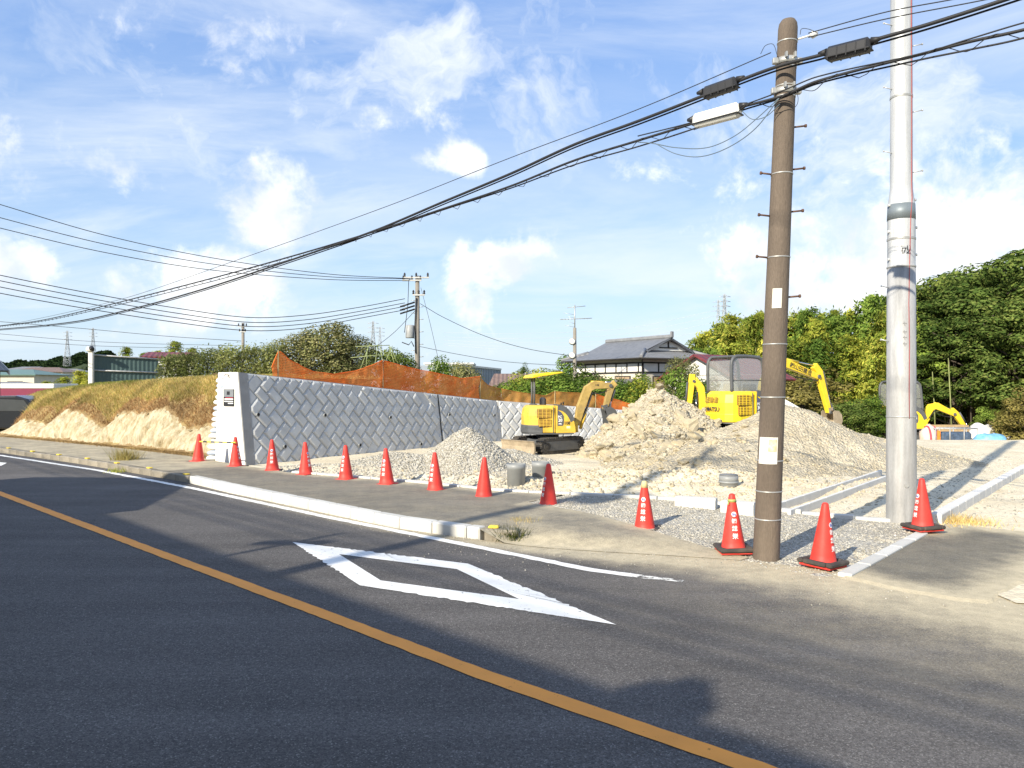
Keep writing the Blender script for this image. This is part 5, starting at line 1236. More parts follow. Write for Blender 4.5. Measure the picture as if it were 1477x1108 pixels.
def excavator(name, label, loc, s, yaw_u, yaw_t, boom, arm, bucket, my, canopy='plate', blade=True, side_text='108', boom_text='', rear_text=(), seat=True, body=True, mboom=None):
    mboom = mboom or my
    """local x forward. yaw_u upper structure, yaw_t tracks. boom/arm/bucket: polylines (x, z) in metres above the ground"""
    t = thing(name, label, 'excavator', loc, group='excavators on the site'); t.scale = (s, s, s)
    # --- undercarriage
    for sd in (-1, 1):
        r, Lh = .225, .70; pr = []
        for k in range(13): a = -math.pi/2+math.pi*k/12; pr.append((Lh+r*math.cos(a), r+r*math.sin(a)))
        for k in range(13): a = math.pi/2+math.pi*k/12; pr.append((-Lh+r*math.cos(a), r+r*math.sin(a)))
        mb = MB(); mb.prism(pr, (1, 0, 0), (0, 0, 1), (0, sd*.55, 0), (0, .26, 0)); mb.rot(yaw_t); tr = mb.build('track', m_track, t)
        per = 4*Lh+2*math.pi*r; n = 44; mb = MB()
        for k in range(n):
            q = per*k/n
            if q < 2*Lh: p = (-Lh+q, 0); a = -math.pi/2
            elif q < 2*Lh+math.pi*r: a = (q-2*Lh)/r-math.pi/2; p = (Lh+r*math.cos(a), r+r*math.sin(a))
            elif q < 4*Lh+math.pi*r: p = (Lh-(q-2*Lh-math.pi*r), 2*r); a = math.pi/2
            else: a = (q-4*Lh-math.pi*r)/r+math.pi/2; p = (-Lh+r*math.cos(a), r+r*math.sin(a))
            R = Matrix.Rotation(-(a+math.pi/2)-math.pi/2*0, 4, 'Y'); mb.box((p[0]+.012*math.cos(a), sd*.55, p[1]+.012*math.sin(a)), (.045, .275, .03), M=R)
        mb.rot(yaw_t); mb.build('track_lugs', m_track, tr)
        mb = MB(); mb.prism([(-Lh-.02, .09), (Lh+.02, .09), (Lh+.06, .225), (Lh+.02, .36), (-Lh-.02, .36), (-Lh-.06, .225)], (1, 0, 0), (0, 0, 1), (0, sd*.685, 0), (0, .03, 0)); mb.rot(yaw_t); mb.build('track_frame', m_grey, t)
        for x in (-Lh, Lh):
            mb = MB(); mb.tube([(x, sd*.67, r), (x, sd*.715, r)], .12, 16); mb.tube([(x, sd*.70, r), (x, sd*.73, r)], .05, 10); mb.rot(yaw_t); mb.build('track_wheel', m_track, t)
    mb = MB(); mb.box((0, 0, .30), (1.0, .85, .22), bev=.03); mb.lathe([(.34, .38), (.34, .56)], 24); mb.rot(yaw_t); mb.build('undercarriage', m_grey, t)
    if blade:
        mb = MB(); pr = [(1.22, .02), (1.30, .02), (1.25, .12), (1.24, .24), (1.28, .36), (1.31, .40), (1.25, .41), (1.20, .28), (1.19, .14)]
        mb.prism(pr, (1, 0, 0), (0, 0, 1), (0, 0, 0), (0, 1.42, 0)); mb.rot(yaw_t); bl = mb.build('blade', m_mud, t)
        mb = MB()
        for sd in (-1, 1): mb.beam([(.4, .26), (1.2, .2)], [.10, .12], .09, sd*.28)
        mb.rot(yaw_t); mb.build('blade_arm', m_grey, t)
    # --- upper structure
    U = lambda mb: mb.rot(yaw_u)
    W = .68
    if body:
        def slab(prof, y0, y1): 
            m_ = MB(); m_.prism(prof, (1, 0, 0), (0, 0, 1), (0, (y0+y1)/2, 0), (0, y1-y0, 0)); return m_
        # rounded tail: plan outline swept between two heights
        def plan(xr, w, n=9, e=2.6):
            pts = [(.62, -w), (.62, w)]
            for k in range(n+1):
                a = math.pi/2+math.pi*k/n; pts.append((xr*abs(math.cos(a))**(2/e)*(1 if math.cos(a) < 0 else 0)*1.0, w*math.copysign(abs(math.sin(a))**(2/e), math.sin(a))))
            return pts
        mb = MB(); o_ = plan(-.80, W+.02); n = len(o_)
        mb.add([(p[0], p[1], .56) for p in o_]+[(p[0], p[1], .60) for p in o_], [list(range(n))[::-1], list(range(n, 2*n))]+[[i, (i+1) % n, n+(i+1) % n, n+i] for i in range(n)]); U(mb).build('deck', m_grey, t, bevel=.015)
        mb = MB(); lv = [(.605, .985, 1.0), (.80, 1.0, 1.0), (1.12, 1.0, .99), (1.34, .95, .95), (1.43, .84, .86)]
        hood = [p for p in plan(-.80, W)]
        vs = []
        for (z, kx, ky) in lv: vs += [((p[0]*kx if p[0] < 0 else min(p[0], .05)), p[1]*ky, z) for p in hood]
        fs = [list(range(n))[::-1]]+[[L_*n+i, L_*n+(i+1) % n, (L_+1)*n+(i+1) % n, (L_+1)*n+i] for L_ in range(len(lv)-1) for i in range(n)]+[list(range((len(lv)-1)*n, len(lv)*n))]
        mb.add(vs, fs); U(mb).build('engine_hood', my, t, bevel=.03)
        # lower grey bumper at the tail
        mb = MB(); o2 = [(p[0]*1.03, p[1]*1.02) for p in hood if p[0] < -.25]; k = len(o2); o3 = [(p[0]*.6, p[1]*.8) for p in o2]
        ring_ = o2+o3[::-1]; kk = len(ring_)
        mb.add([(p[0], p[1], .60) for p in ring_]+[(p[0]*(.99 if i < k else 1), p[1], .84) for i, p in enumerate(ring_)], [list(range(kk))[::-1], list(range(kk, 2*kk))]+[[i, (i+1) % kk, kk+(i+1) % kk, kk+i] for i in range(kk)])
        if canopy == 'plate': U(mb).build('bumper', m_grey, t, bevel=.02)
        else: U(mb).build('counterweight', my, t, bevel=.03)
        # right-hand side tank with its quarter-round front
        arc = [(.74*math.cos(a)*.78+.10, .62+.80*math.sin(a)) for a in np.linspace(0, math.pi/2, 9)]
        side = [(.06, .60), (.66, .60)]+arc+[(.06, 1.42)]
        mb = slab(side, -W-.005, -.22); U(mb).build('side_tank', my, t, bevel=.03)
        arc2 = [(.74*math.cos(a)*.80+.11, .63+.83*math.sin(a)) for a in np.linspace(.45, math.pi/2, 9)]; arc3 = [(.74*math.cos(a)*.62+.10, .63+.66*math.sin(a)) for a in np.linspace(.45, math.pi/2, 9)][::-1]
        mb = slab(arc2+arc3, -W-.012, -.21); U(mb).build('tank_trim', m_grey, t, bevel=.01)
        mb = slab([(-.14, .80), (.02, .80), (.02, 1.28), (-.14, 1.28)], -W-.012, -W+.02)
        # grilles with slats
        for gi, (x0, x1, z0, z1) in enumerate(((-.52, -.10, 1.06, 1.33), (-.48, -.10, .80, 1.02))):
            mb = slab([(x0, z0), (x1, z0), (x1, z1), (x0, z1)], -W-.008, -W+.03); g = U(mb).build('grille', m_grille, t)
            mb = MB(); ns = 6 if gi == 0 else 5
            for k in range(ns): mb.box(((x0+x1)/2, -W-.012, lerp(z0+.03, z1-.02, k/(ns-1))), (x1-x0, .018, .016))
            for k in range(4): mb.box((lerp(x0+.03, x1-.03, k/3), -W-.012, (z0+z1)/2), (.014, .017, z1-z0))
            U(mb).build('slat', my, g)
        mb = MB(); mb.box((-.03, -W-.004, 1.0), (.012, .03, .78)); U(mb).build('panel_gap', m_grey, t)
        # model plate and painted number
        mb = slab([(.10, .82), (.27, .82), (.30, .90), (.30, 1.10), (.24, 1.20), (.10, 1.30)], -W-.010, -W+.02); dk = U(mb).build('model_panel', m_grey, t)
        m_lt = MB(); flat_text(m_lt, 'PC', .10, (.175, -W-.013, 1.09), (1, 0, 0), (0, 0, 1)); flat_text(m_lt, '20' if side_text else '30', .13, (.185, -W-.013, .99), (1, 0, 0), (0, 0, 1)); flat_text(m_lt, 'MR', .07, (.185, -W-.013, .88), (1, 0, 0), (0, 0, 1)); U(m_lt).build('model_lettering', m_white, dk, fixn=False)
        m_lt = MB()
        for k in range(3): m_lt.box((.17, -W-.0125, 1.16+k*.035), (.12-.02*k, .003, .012))
        U(m_lt).build('stripe', M('stripe_blue', (.08, .10, .28), .5), dk, fixn=False)
        if side_text:
            m_lt = MB(); flat_text(m_lt, side_text, .14, (.41, -W-.012, .90), (1, 0, 0), (0, 0, 1), .17); U(m_lt).build('fleet_number', m_black, t, fixn=False)
            m_lt = MB()
            for k in range(2): m_lt.box((.44, -W-.006, .79-.035*k), (.11, .004, .018))
            U(m_lt).build('caution_label', m_white, t, fixn=False)
        for (txt, size, z, y, mt) in rear_text:
            m_lt = MB(); vs, fs = text_polys(txt, size)
            # on the rounded tail: bend along the plan curve
            def tail(y, z):
                yy = max(-.999, min(.999, y/W)); x = -.80*(1-abs(yy)**2.6)**(1/2.6); return x*(1.0 if z < 1.15 else .98)-.03
            m_lt.add([(tail(y-v[0], z+v[1]), (y-v[0]), z+v[1]) for v in vs], fs); U(m_lt).build('lettering', mt, t, fixn=False)
        # cockpit floor, console, levers, seat
        mb = MB(); mb.box((.35, .24, .64), (.60, .86, .09), bev=.02); mb.box((.02, .22, .95), (.34, .62, .30), bev=.05); U(mb).build('cockpit_floor', m_grey, t)
        if seat:
            mb = MB(); mb.box((.12, .20, 1.16), (.42, .44, .12), bev=.05); mb.box((-.10, .20, 1.42), (.12, .42, .48), bev=.05); U(mb).build('seat', m_seat if canopy == 'plate' else M('seat_cover', (.6, .58, .52), .8, .1), t)
        mb = MB()
        for (x, y, h) in ((.50, .10, 1.45), (.50, .32, 1.42), (.42, -.06, 1.35)): mb.tube([(x, y, .7), (x+.03, y, h)], .014, 6); mb.tube([(x+.03, y, h), (x+.035, y, h+.07)], .024, 6)
        U(mb).build('lever', m_hose, t)
    if canopy == 'plate':
        mb = MB()
        for y in (.02, .30): mb.tube([(-.42, y, 1.38), (-.42, y, 2.30)], .032, 10)
        mb.box((-.42, .16, 1.42), (.12, .5, .1), bev=.02); U(mb).build('canopy_post', m_grey, t)
        mb = MB(); pr = [(-.62, 2.27), (-.56, 2.34), (-.30, 2.40), (.05, 2.43), (.34, 2.44), (.36, 2.41), (.05, 2.35), (-.30, 2.30), (-.60, 2.24)]
        mb.prism(pr, (1, 0, 0), (0, 0, 1), (0, .10, 0), (0, 1.06, 0)); U(mb).build('canopy_roof', m_yel2, t, bevel=.03)
    elif canopy == 'frame':
        mb = MB(); x0, x1, zb, zt, r = -.50, .52, 1.38, 2.36, .045
        ys = (-.42, .56)
        for y in ys:
            mb = MB(); mb.tube(spline([Vector(p) for p in ((x0, y, zb), (x0-.02, y, 2.1), (x0+.03, y, 2.29), (x0+.16, y, zt), (x1-.18, y, zt-.02), (x1-.03, y, 2.27), (x1+.02, y, 2.1), (x1+.10, y, 1.25))], 6), r, 10)
            mb.tube([(x0, y, 1.72), (x1+.05, y, 1.72)], .012, 6)
            U(mb).build('cab_frame', m_grey, t)
        mb = MB(); mb.box(((x0+x1)/2, .07, zt), (x1-x0-.14, ys[1]-ys[0]+.06, .06), bev=.02); U(mb).build('cab_roof', m_grey, t)
        for y in ys:
            mb = MB(); mb.prism([(x0+.02, 1.44), (x1+.04, 1.36), (x1-.0, 2.2), (x1-.14, 2.32), (x0+.12, 2.32), (x0+.02, 2.2)], (1, 0, 0), (0, 0, 1), (0, y, 0), (0, .006, 0)); U(mb).build('pane', m_glass, t)
        mb = MB(); mb.prism([(ys[0], 1.44), (ys[1], 1.44), (ys[1], 2.25), (ys[0], 2.25)], (0, 1, 0), (0, 0, 1), (x0, 0, 0), (.006, 0, 0)); U(mb).build('pane', m_glass, t)
    # --- working gear
    mb = MB(); mb.box((.78, -.02, .74), (.30, .24, .24), bev=.03); mb.tube([(.88, -.02, .58), (.88, -.02, .92)], .09, 12); U(mb).build('swing_bracket', my, t)
    def dens(pl): return pl
    mb = MB(); nb_ = len(boom); ws = [.17]+[.26]*(nb_-2)+[.16]; mb.beam(boom, ws, .17); bo = U(mb).build('boom', mboom, t, bevel=.015)
    if boom_text:
        a, b = Vector((boom[-2][0], 0, boom[-2][1])), Vector((boom[-1][0], 0, boom[-1][1])); d = (b-a).normalized(); up = Vector((-d.z, 0, d.x))
        m_lt = MB(); flat_text(m_lt, boom_text, .17, a.lerp(b, .52)+Vector((0, -.0875, 0)), d, up); U(m_lt).build('lettering', m_black, bo, fixn=False)
    elif side_text:
        a, b = Vector((boom[-2][0], 0, boom[-2][1])), Vector((boom[-1][0], 0, boom[-1][1])); d = (b-a).normalized(); up = Vector((-d.z, 0, d.x))
        m_lt = MB(); flat_text(m_lt, side_text, .09, a.lerp(b, .15)+Vector((0, -.0875, 0)), d, up); U(m_lt).build('lettering', m_black, bo, fixn=False)
    mb = MB(); mb.beam(arm, [.20, .22]+[.13]*(len(arm)-2), .14); am = U(mb).build('arm', mboom, t, bevel=.012)
    e = Vector((boom[-1][0], 0, boom[-1][1])); mb = MB(); mb.tube([e+Vector((0, -.12, 0)), e+Vector((0, .12, 0))], .055, 12); f = Vector((arm[-1][0], 0, arm[-1][1])); mb.tube([f+Vector((0, -.11, 0)), f+Vector((0, .11, 0))], .045, 12); U(mb).build('pivot_pin', m_grey, t)
    def cyl(a, b, r, k=.55):
        a, b = Vector(a), Vector(b); c = a.lerp(b, k); mb = MB(); mb.tube([a, c], r, 12); cy = U(mb).build('cylinder', my if r > .04 else m_grey, t); mb = MB(); mb.tube([c, b], r*.5, 10); U(mb).build('rod', m_chrome, cy)
    el = Vector((boom[nb_//2][0], 0, boom[nb_//2][1])); b0 = Vector((boom[0][0], 0, boom[0][1]))
    cyl(b0+Vector((.12, 0, -.12)), b0.lerp(el, .72)+Vector((.17, 0, -.05)), .05)
    m_el = el.lerp(e, .15); cyl(m_el+Vector((0, 0, .19)), Vector((arm[0][0], 0, arm[0][1])), .042)
    aa = Vector((arm[1][0], 0, arm[1][1])); dd = (f-aa).normalized(); nn = Vector((dd.z, 0, -dd.x)); nn = -nn if nn.x < 0 else nn
    cyl(aa+nn*.16+dd*.05, f+nn*.13-dd*.10, .036, .62)
    mb = MB()
    for k in range(4): mb.tube(spline([b0+Vector((.02, -.05+.035*k, .02)), b0+Vector((.14, -.05+.035*k, .15+.03*k)), b0.lerp(el, .5)+Vector((.16, -.06+.04*k, -.02)), el+Vector((.12, -.06+.04*k, -.15))], 5), .016, 6)
    mb.tube(spline([el+Vector((.1, -.05, -.14)), el.lerp(e, .5)+Vector((0, -.05, -.2)), e+Vector((0, -.06, -.12))], 5), .015, 6)
    U(mb).build('hoses', m_hose, t)
    # bucket: curved shell with side cheeks and teeth; its own little frame: origin at the pin, angle
    ang = math.radians(bucket); R = Matrix.Rotation(-ang, 4, 'Y')
    shell = [(.02, .06), (.16, .03), (.26, -.10), (.27, -.28), (.18, -.42), (.02, -.50), (-.14, -.50)]
    mb = MB(); out = shell+[(x*.90+.005, z*.93) for x, z in shell[::-1]]
    mb.prism(out, (1, 0, 0), (0, 0, 1), (0, 0, 0), (0, .46, 0))
    for sd in (-1, 1): mb.prism(shell+[(-.07, -.24), (-.05, .03)], (1, 0, 0), (0, 0, 1), (0, sd*.225, 0), (0, .018, 0))
    for k in range(4): mb.box((-.17, lerp(-.18, .18, k/3), -.50), (.12, .05, .03))
    for sd in (-1, 1): mb.box((.02, sd*.07, .06), (.16, .02, .16))
    mb.xf(Matrix.Translation(f) @ R); U(mb).build('bucket', m_mud if canopy != 'plate' else m_grey, t)
    mb = MB(); g = f+dd*(-.22)+nn*.12; mb.beam([(g.x, g.z), (f.x+nn.x*.16, f.z+nn.z*.16)], [.06, .06], .10); U(mb).build('bucket_link', m_grey, t)
    return t
e1 = P(790, 648, 23.6); gz = site_z(e1.x, e1.y)
excavator('excavator', 'small yellow excavator numbered 108 with a flat canopy, standing before the wall', (e1.x, e1.y, gz), 1.0, math.radians(14), math.radians(222),
          [(.93, .80), (1.06, 1.35), (1.30, 1.93), (1.50, 2.04), (2.02, 2.02)], [(2.20, 2.12), (2.05, 1.98), (1.86, 1.28)], 18, m_yel, 'plate', True, '108', mboom=M('worn_boom_paint', (.40, .28, .085), .6, .25, 5, grime=.6))
e2 = P(1062, 610, 22.7)
excavator('excavator', 'bright yellow excavator with an open grey cab frame behind the sandy mound', (e2.x, e2.y, .33), 1.08, math.radians(24), math.radians(30),
          [(.80, .80), (.95, 1.6), (1.25, 2.22), (1.5, 2.28), (2.92, 1.84)], [(2.80, 2.16), (2.98, 1.98), (3.38, .80)], 8, m_yel2, 'frame', False, '', '㈱山田建造', (('KOMATSU', .16, .95, .10, M('navy_print', (.02, .02, .05), .6)), ('山田建造', .17, 1.20, .10, M('ochre_print', (.30, .18, .03), .6))))
e3 = P(1299, 600, 44.0)
excavator('excavator', 'distant yellow excavator with an arched boom behind the silver pole', (e3.x, e3.y, site_z(e3.x, e3.y)), 1.5, 0.03, 0.1,
          [(.80, .80), (1.0, 1.15), (1.17, 1.40), (1.38, 1.44), (2.05, 1.12)], [(1.95, 1.30), (2.12, 1.14), (2.62, .40)], 8, m_yel2, 'frame', True, '', '')
e4 = P(1040, 600, 29.0)
excavator('excavator', 'yellow excavator half hidden behind the soil heap with its arm folded up', (e4.x, e4.y, site_z(e4.x, e4.y)-.1), 1.0, math.radians(186), math.radians(180),
          [(.80, .80), (.72, 1.5), (.80, 2.1), (.90, 2.25), (1.08, 2.35)], [(1.12, 2.62), (1.14, 2.36), (1.28, 1.1)], -20, m_yel2, 'none', False, '', '')
# ---------------------------------------------------------------- houses and other things beyond the site
m_tile = bpy.data.materials.new('grey_roof_tile'); m_tile.use_nodes = True
def tilemat(m, c1, c2, su, sv):
    nt = m.node_tree; N = nt.nodes; L = nt.links; b = N['Principled BSDF']; b.inputs['Roughness'].default_value = .5
    tc = N.new('ShaderNodeTexCoord'); sp = N.new('ShaderNodeSeparateXYZ'); L.new(tc.outputs['UV'], sp.inputs[0])
    def wv(o, s):
        a = N.new('ShaderNodeMath'); a.operation = 'MULTIPLY'; a.inputs[1].default_value = s; L.new(o, a.inputs[0]); f = N.new('ShaderNodeMath'); f.operation = 'FRACT'; L.new(a.outputs[0], f.inputs[0]); return f.outputs[0]
    u, v = wv(sp.outputs[0], su), wv(sp.outputs[1], sv)
    s = N.new('ShaderNodeMath'); s.operation = 'PINGPONG'; s.inputs[1].default_value = .5; L.new(u, s.inputs[0])
    ad = N.new('ShaderNodeMath'); ad.operation = 'MULTIPLY_ADD'; ad.inputs[1].default_value = .6; L.new(v, ad.inputs[0]); L.new(s.outputs[0], ad.inputs[2])
    nz = N.new('ShaderNodeTexNoise'); nz.inputs['Scale'].default_value = 3; L.new(tc.outputs['Object'], nz.inputs['Vector'])
    rp = N.new('ShaderNodeValToRGB'); L.new(nz.outputs[0], rp.inputs[0]); rp.color_ramp.elements[0].color = (*c1, 1); rp.color_ramp.elements[1].color = (*c2, 1); rp.color_ramp.elements[0].position = .3; rp.color_ramp.elements[1].position = .7
    L.new(rp.outputs[0], b.inputs['Base Color']); bp = N.new('ShaderNodeBump'); bp.inputs['Strength'].default_value = 1; bp.inputs['Distance'].default_value = .12; L.new(ad.outputs[0], bp.inputs['Height']); L.new(bp.outputs[0], b.inputs['Normal'])
tilemat(m_tile, (.17, .175, .185), (.23, .235, .245), 3.6, 3.6)
m_redroof = bpy.data.materials.new('red_roof'); m_redroof.use_nodes = True; tilemat(m_redroof, (.13, .025, .028), (.18, .035, .038), 2.2, .01)
m_plaster = M('white_plaster', (.66, .65, .61), .85, .06, 2); m_cream = M('cream_wall', (.58, .53, .43), .85, .06, 2); m_timber = M('dark_timber', (.025, .022, .02), .7, .2)
m_win = M('window_glass', (.05, .055, .06), .12, .1, spec=.8); m_shutter = M('tan_shutter', (.34, .25, .15), .6, .12, 6)
def quad_uv(mb_list, name, m, parent, thick=.12):
    "roof planes: each [4 corners], with uv in metres (u along the first edge), as one slab object per plane"
    objs = []
    for q in mb_list:
        q = [Vector(p) for p in q]; n = (q[1]-q[0]).cross(q[-1]-q[0]).normalized(); n = -n if n.z < 0 else n
        mb = MB(); k = len(q); mb.add(q+[p-n*thick for p in q], [list(range(k)), list(range(k, 2*k))[::-1]]+[[i, (i+1) % k, k+(i+1) % k, k+i] for i in range(k)])
        o = mb.build(name, m, parent); e = (q[1]-q[0]).normalized(); f = n.cross(e); ul = o.data.uv_layers.new(name='UVMap')
        for lp in o.data.loops: v = o.data.vertices[lp.vertex_index].co; ul.data[lp.index].uv = (v.dot(e), v.dot(f))
        objs.append(o)
    return objs
# --- traditional house with hip-and-gable roof; local a = along the right face, b = along the left face
HC = P(926, 519, 50.0); gzH = -2.4
house = thing('house', 'traditional house with grey hip-and-gable tiled roof and half-timbered walls', 'house', (HC.x, HC.y, 0), math.atan2(.527, .85), group='houses behind the site')
Wd, Ld, ze = 5.5, 7.2, HC.z+.12; OV = .75; zr = ze+1.45; zg = ze+.55
e = [(-OV, -OV), (Wd+OV, -OV), (Wd+OV, Ld+OV), (-OV, Ld+OV)]; ra = Wd/2; gb0 = .55; gb1 = Ld-.55; ga0, ga1 = .75, Wd-.75
quad_uv([[(-OV, -OV, ze), (-OV, Ld+OV, ze), (ga0-.15, gb1, zg-.06), (ga0-.15, gb0, zg-.06)], [(ga0-.15, gb0-.35, zg-.06), (ga0-.15, gb1+.35, zg-.06), (ra, gb1+.35, zr), (ra, gb0-.35, zr)],
         [(Wd+OV, -OV, ze), (Wd+OV, Ld+OV, ze), (ga1+.15, gb1, zg-.06), (ga1+.15, gb0, zg-.06)], [(ga1+.15, gb0-.35, zg-.06), (ga1+.15, gb1+.35, zg-.06), (ra, gb1+.35, zr), (ra, gb0-.35, zr)],
         [(-OV, -OV, ze+.003), (Wd+OV, -OV, ze+.003), (ga1+.1, gb0+.1, zg), (ga0-.1, gb0+.1, zg)], [(-OV, Ld+OV, ze+.003), (Wd+OV, Ld+OV, ze+.003), (ga1+.1, gb1-.1, zg), (ga0-.1, gb1-.1, zg)]], 'roof_plane', m_tile, house)
mb = MB(); mb.box((ra, Ld/2, zr+.06), (.3, gb1-gb0+.9, .26), bev=.06); mb.box((ra, gb0-.42, zr+.18), (.28, .14, .42), bev=.04); mb.build('ridge', m_tile, house)
for (a, b) in (((-OV, -OV, ze+.05), (ga0, gb0, zg+.05)), ((Wd+OV, -OV, ze+.05), (ga1, gb0, zg+.05)), ((-OV, Ld+OV, ze+.05), (ga0, gb1, zg+.05))):
    mb = MB(); mb.tube([a, b], .11, 8); mb.build('hip_ridge', m_tile, house)
mb = MB(); mb.prism([(ga0+.1, zg), (ga1-.1, zg), (ra, zr-.18)], (1, 0, 0), (0, 0, 1), (0, gb0, 0), (0, .1, 0)); mb.build('gable', m_plaster, house)
for s in (-1, 1):
    mb = MB(); mb.prism([(ra, zr-.02), (ra+s*(ra-ga0+.1), zg+.02), (ra+s*(ra-ga0-.15), zg+.02), (ra, zr-.24)], (1, 0, 0), (0, 0, 1), (0, gb0-.30, 0), (0, .08, 0)); mb.build('bargeboard', m_timber, house)
mb = MB(); mb.box((ra, gb0-.09, zg+.2), (1.6, .06, .07)); mb.box((ra, gb0-.085, zg+.42), (.09, .06, .5)); mb.build('gable_timber', m_timber, house)
mb = MB(); mb.box((Wd/2, Ld/2, (ze+gzH)/2-.03), (Wd, Ld, ze-gzH)); mb.build('wall', m_cream, house)
mb = MB(); mb.box((Wd/2, -.012, ze-.62), (Wd+.02, .03, .62)); mb.build('plaster_band', m_plaster, house); mb = MB(); mb.box((-.012, Ld/2, ze-.62), (.03, Ld+.02, .62)); mb.build('plaster_band', m_plaster, house)
for z in (ze-.30, ze-.93):
    mb = MB(); mb.box((Wd/2, -.03, z), (Wd+.1, .06, .10)); mb.build('beam', m_timber, house); mb = MB(); mb.box((-.03, Ld/2, z), (.06, Ld+.1, .10)); mb.build('beam', m_timber, house)
for k in range(5): mb = MB(); mb.box((lerp(.05, Wd-.05, k/4), -.036, ze-.62), (.09, .06, .56)); mb.build('post', m_timber, house)
for k in range(7): mb = MB(); mb.box((-.036, lerp(.3, Ld-.05, k/6), ze-.62), (.06, .09, .56)); mb.build('post', m_timber, house)
def window(parent, c, w, h, axis, m, bars=3):
    sx = (w, .08, h) if axis == 0 else (.08, w, h); f = MB(); f.box(c, tuple(x+.1 if i != (1 if axis == 0 else 0) else x for i, x in enumerate(sx)), bev=.01); fr = f.build('window', m_timber, parent)
    for k in range(bars):
        o = (k-(bars-1)/2)*w/bars; p = MB(); cc = Vector(c)+(Vector((o, -.045, 0)) if axis == 0 else Vector((-.045, o, 0))); p.box(cc, (w/bars-.05, .02, h-.04) if axis == 0 else (.02, w/bars-.05, h-.04)); p.build('pane', m if k != 1 else m, fr)
window(house, (1.9, -.02, ze-1.75), 1.9, 1.05, 0, m_shutter, 4); window(house, (-.02, 1.9, ze-1.7), 1.5, 1.0, 1, m_shutter, 3); window(house, (-.02, 5.2, ze-1.7), 2.2, 1.0, 1, m_shutter, 4)
quad_uv([[(-2.6, .6, ze-2.35), (-2.6, 4.2, ze-2.35), (-.06, 4.2, ze-1.35), (-.06, .6, ze-1.35)], [(.3, -1.9, ze-3.0), (Wd+.6, -1.9, ze-3.0), (Wd+.6, -.06, ze-2.55), (.3, -.06, ze-2.55)]], 'lower_roof', m_tile, house)
mb = MB(); mb.box((-1.2, 2.4, (ze-2.5+gzH)/2), (2.3, 3.2, ze-2.5-gzH)); mb.build('annex_wall', m_plaster, house)
mb = MB(); mb.tube([(-OV-.03, -OV-.05, ze-.05), (Wd+OV+.03, -OV-.05, ze-.08)], .05, 6); mb.tube([(-OV-.05, -OV, ze-.05), (-OV-.05, Ld+OV, ze-.08)], .05, 6); mb.tube([(-.06, -.08, ze-.1), (-.06, -.08, gzH)], .04, 6); mb.build('gutter', m_timber, house)
# --- white house with a red roof
RC = P(1060, 560, 42.0)
rh = thing('house', 'white house with a dark red sheet roof behind the excavator', 'house', (RC.x, RC.y, 0), math.radians(35), group='houses behind the site')
w_, l_, zE, zR = 4.4, 5.0, P(0, 541, 44).z, P(0, 511, 44).z
mb = MB(); mb.box((w_/2, l_/2, (zE+gzH)/2), (w_, l_, zE-gzH)); mb.build('wall', m_plaster, rh)
for x in (0.0, w_): mb = MB(); mb.prism([(0, zE), (l_, zE), (l_/2, zR-.12)], (0, 1, 0), (0, 0, 1), (x, 0, 0), (.12, 0, 0)); mb.build('gable', m_plaster, rh)
quad_uv([[(-.5, -.5, zE-.25), (w_+.5, -.5, zE-.25), (w_+.5, l_/2, zR), (-.5, l_/2, zR)], [(-.5, l_+.5, zE-.25), (w_+.5, l_+.5, zE-.25), (w_+.5, l_/2, zR), (-.5, l_/2, zR)]], 'roof_plane', m_redroof, rh, .1)
for (x, s) in ((1.2, 1.0), (3.2, 1.2)): window(rh, (x, -.02, zE-1.1), s, 1.0, 0, m_win, 2)
mb = MB(); mb.box((4.6, -.5, zE-1.35), (1.2, 1.0, .10)); mb.build('porch_roof', m_plaster, rh)
# --- grey warehouse and the pale flats beside it
wh = thing('warehouse', 'long blue-grey metal warehouse beyond the orange net', 'warehouse', (0, 0, -2.5)); 
a, b = P(664, 527, 78), P(722, 536, 96); d = (b-a); d.z = 0; q = Vector((-d.y, d.x, 0)).normalized()*14; ztop = P(664, 527, 78).z
m_sheet = M('blue_grey_sheet', (.22, .26, .31), .5, .06, 1, metal=.1); bm_ = MB()
pts = [a, a+d, a+d+q, a+q]; bm_.add([(p.x, p.y, 0) for p in pts]+[(p.x, p.y, ztop+2.5-(0.0 if i in (0, 3) else .0)) for i, p in enumerate(pts)], [(0, 1, 5, 4), (1, 2, 6, 5), (2, 3, 7, 6), (3, 0, 4, 7), (4, 5, 6, 7)]); bm_.build('wall', m_sheet, wh)
for k in range(24):
    p = a.lerp(a+d, k/23); mb = MB(); mb.box((p.x, p.y, (ztop+2.5)/2), (.09, .09, ztop+2.5)); mb.build('sheet_rib', m_sheet, wh)
mb = MB(); mb.box(tuple((a+d/2)[:2])+(ztop+2.5,), (d.length, .25, .2), rz=math.atan2(d.y, d.x)); mb.build('roof_edge', m_plaster, wh)
fl = thing('building', 'pale beige low building left of the warehouse', 'building', (*P(650, 530, 100).xy, -2.5)); zt = P(0, 526, 100).z
mb = MB(); mb.box((0, 0, (zt+2.5)/2), (6.0, 6, zt+2.5)); mb.build('wall', m_cream, fl); mb = MB(); mb.box((0, 0, zt+2.55), (6.3, 6.3, .2)); mb.build('roof', m_plaster, fl)
for k in range(5): mb = MB(); mb.box((-2.4+1.2*k, -3.02, zt+1.4), (.7, .06, .9)); mb.build('window', m_win, fl)
sb = thing('house', 'low brown-roofed house left of the flat canopy', 'house', (*P(745, 550, 62).xy, -2.5)); zt = P(0, 548, 62).z
mb = MB(); mb.box((1.0, 0, (zt+2.5)/2-.3), (5.4, 5, zt+2.5-.6)); mb.build('wall', m_cream, sb)
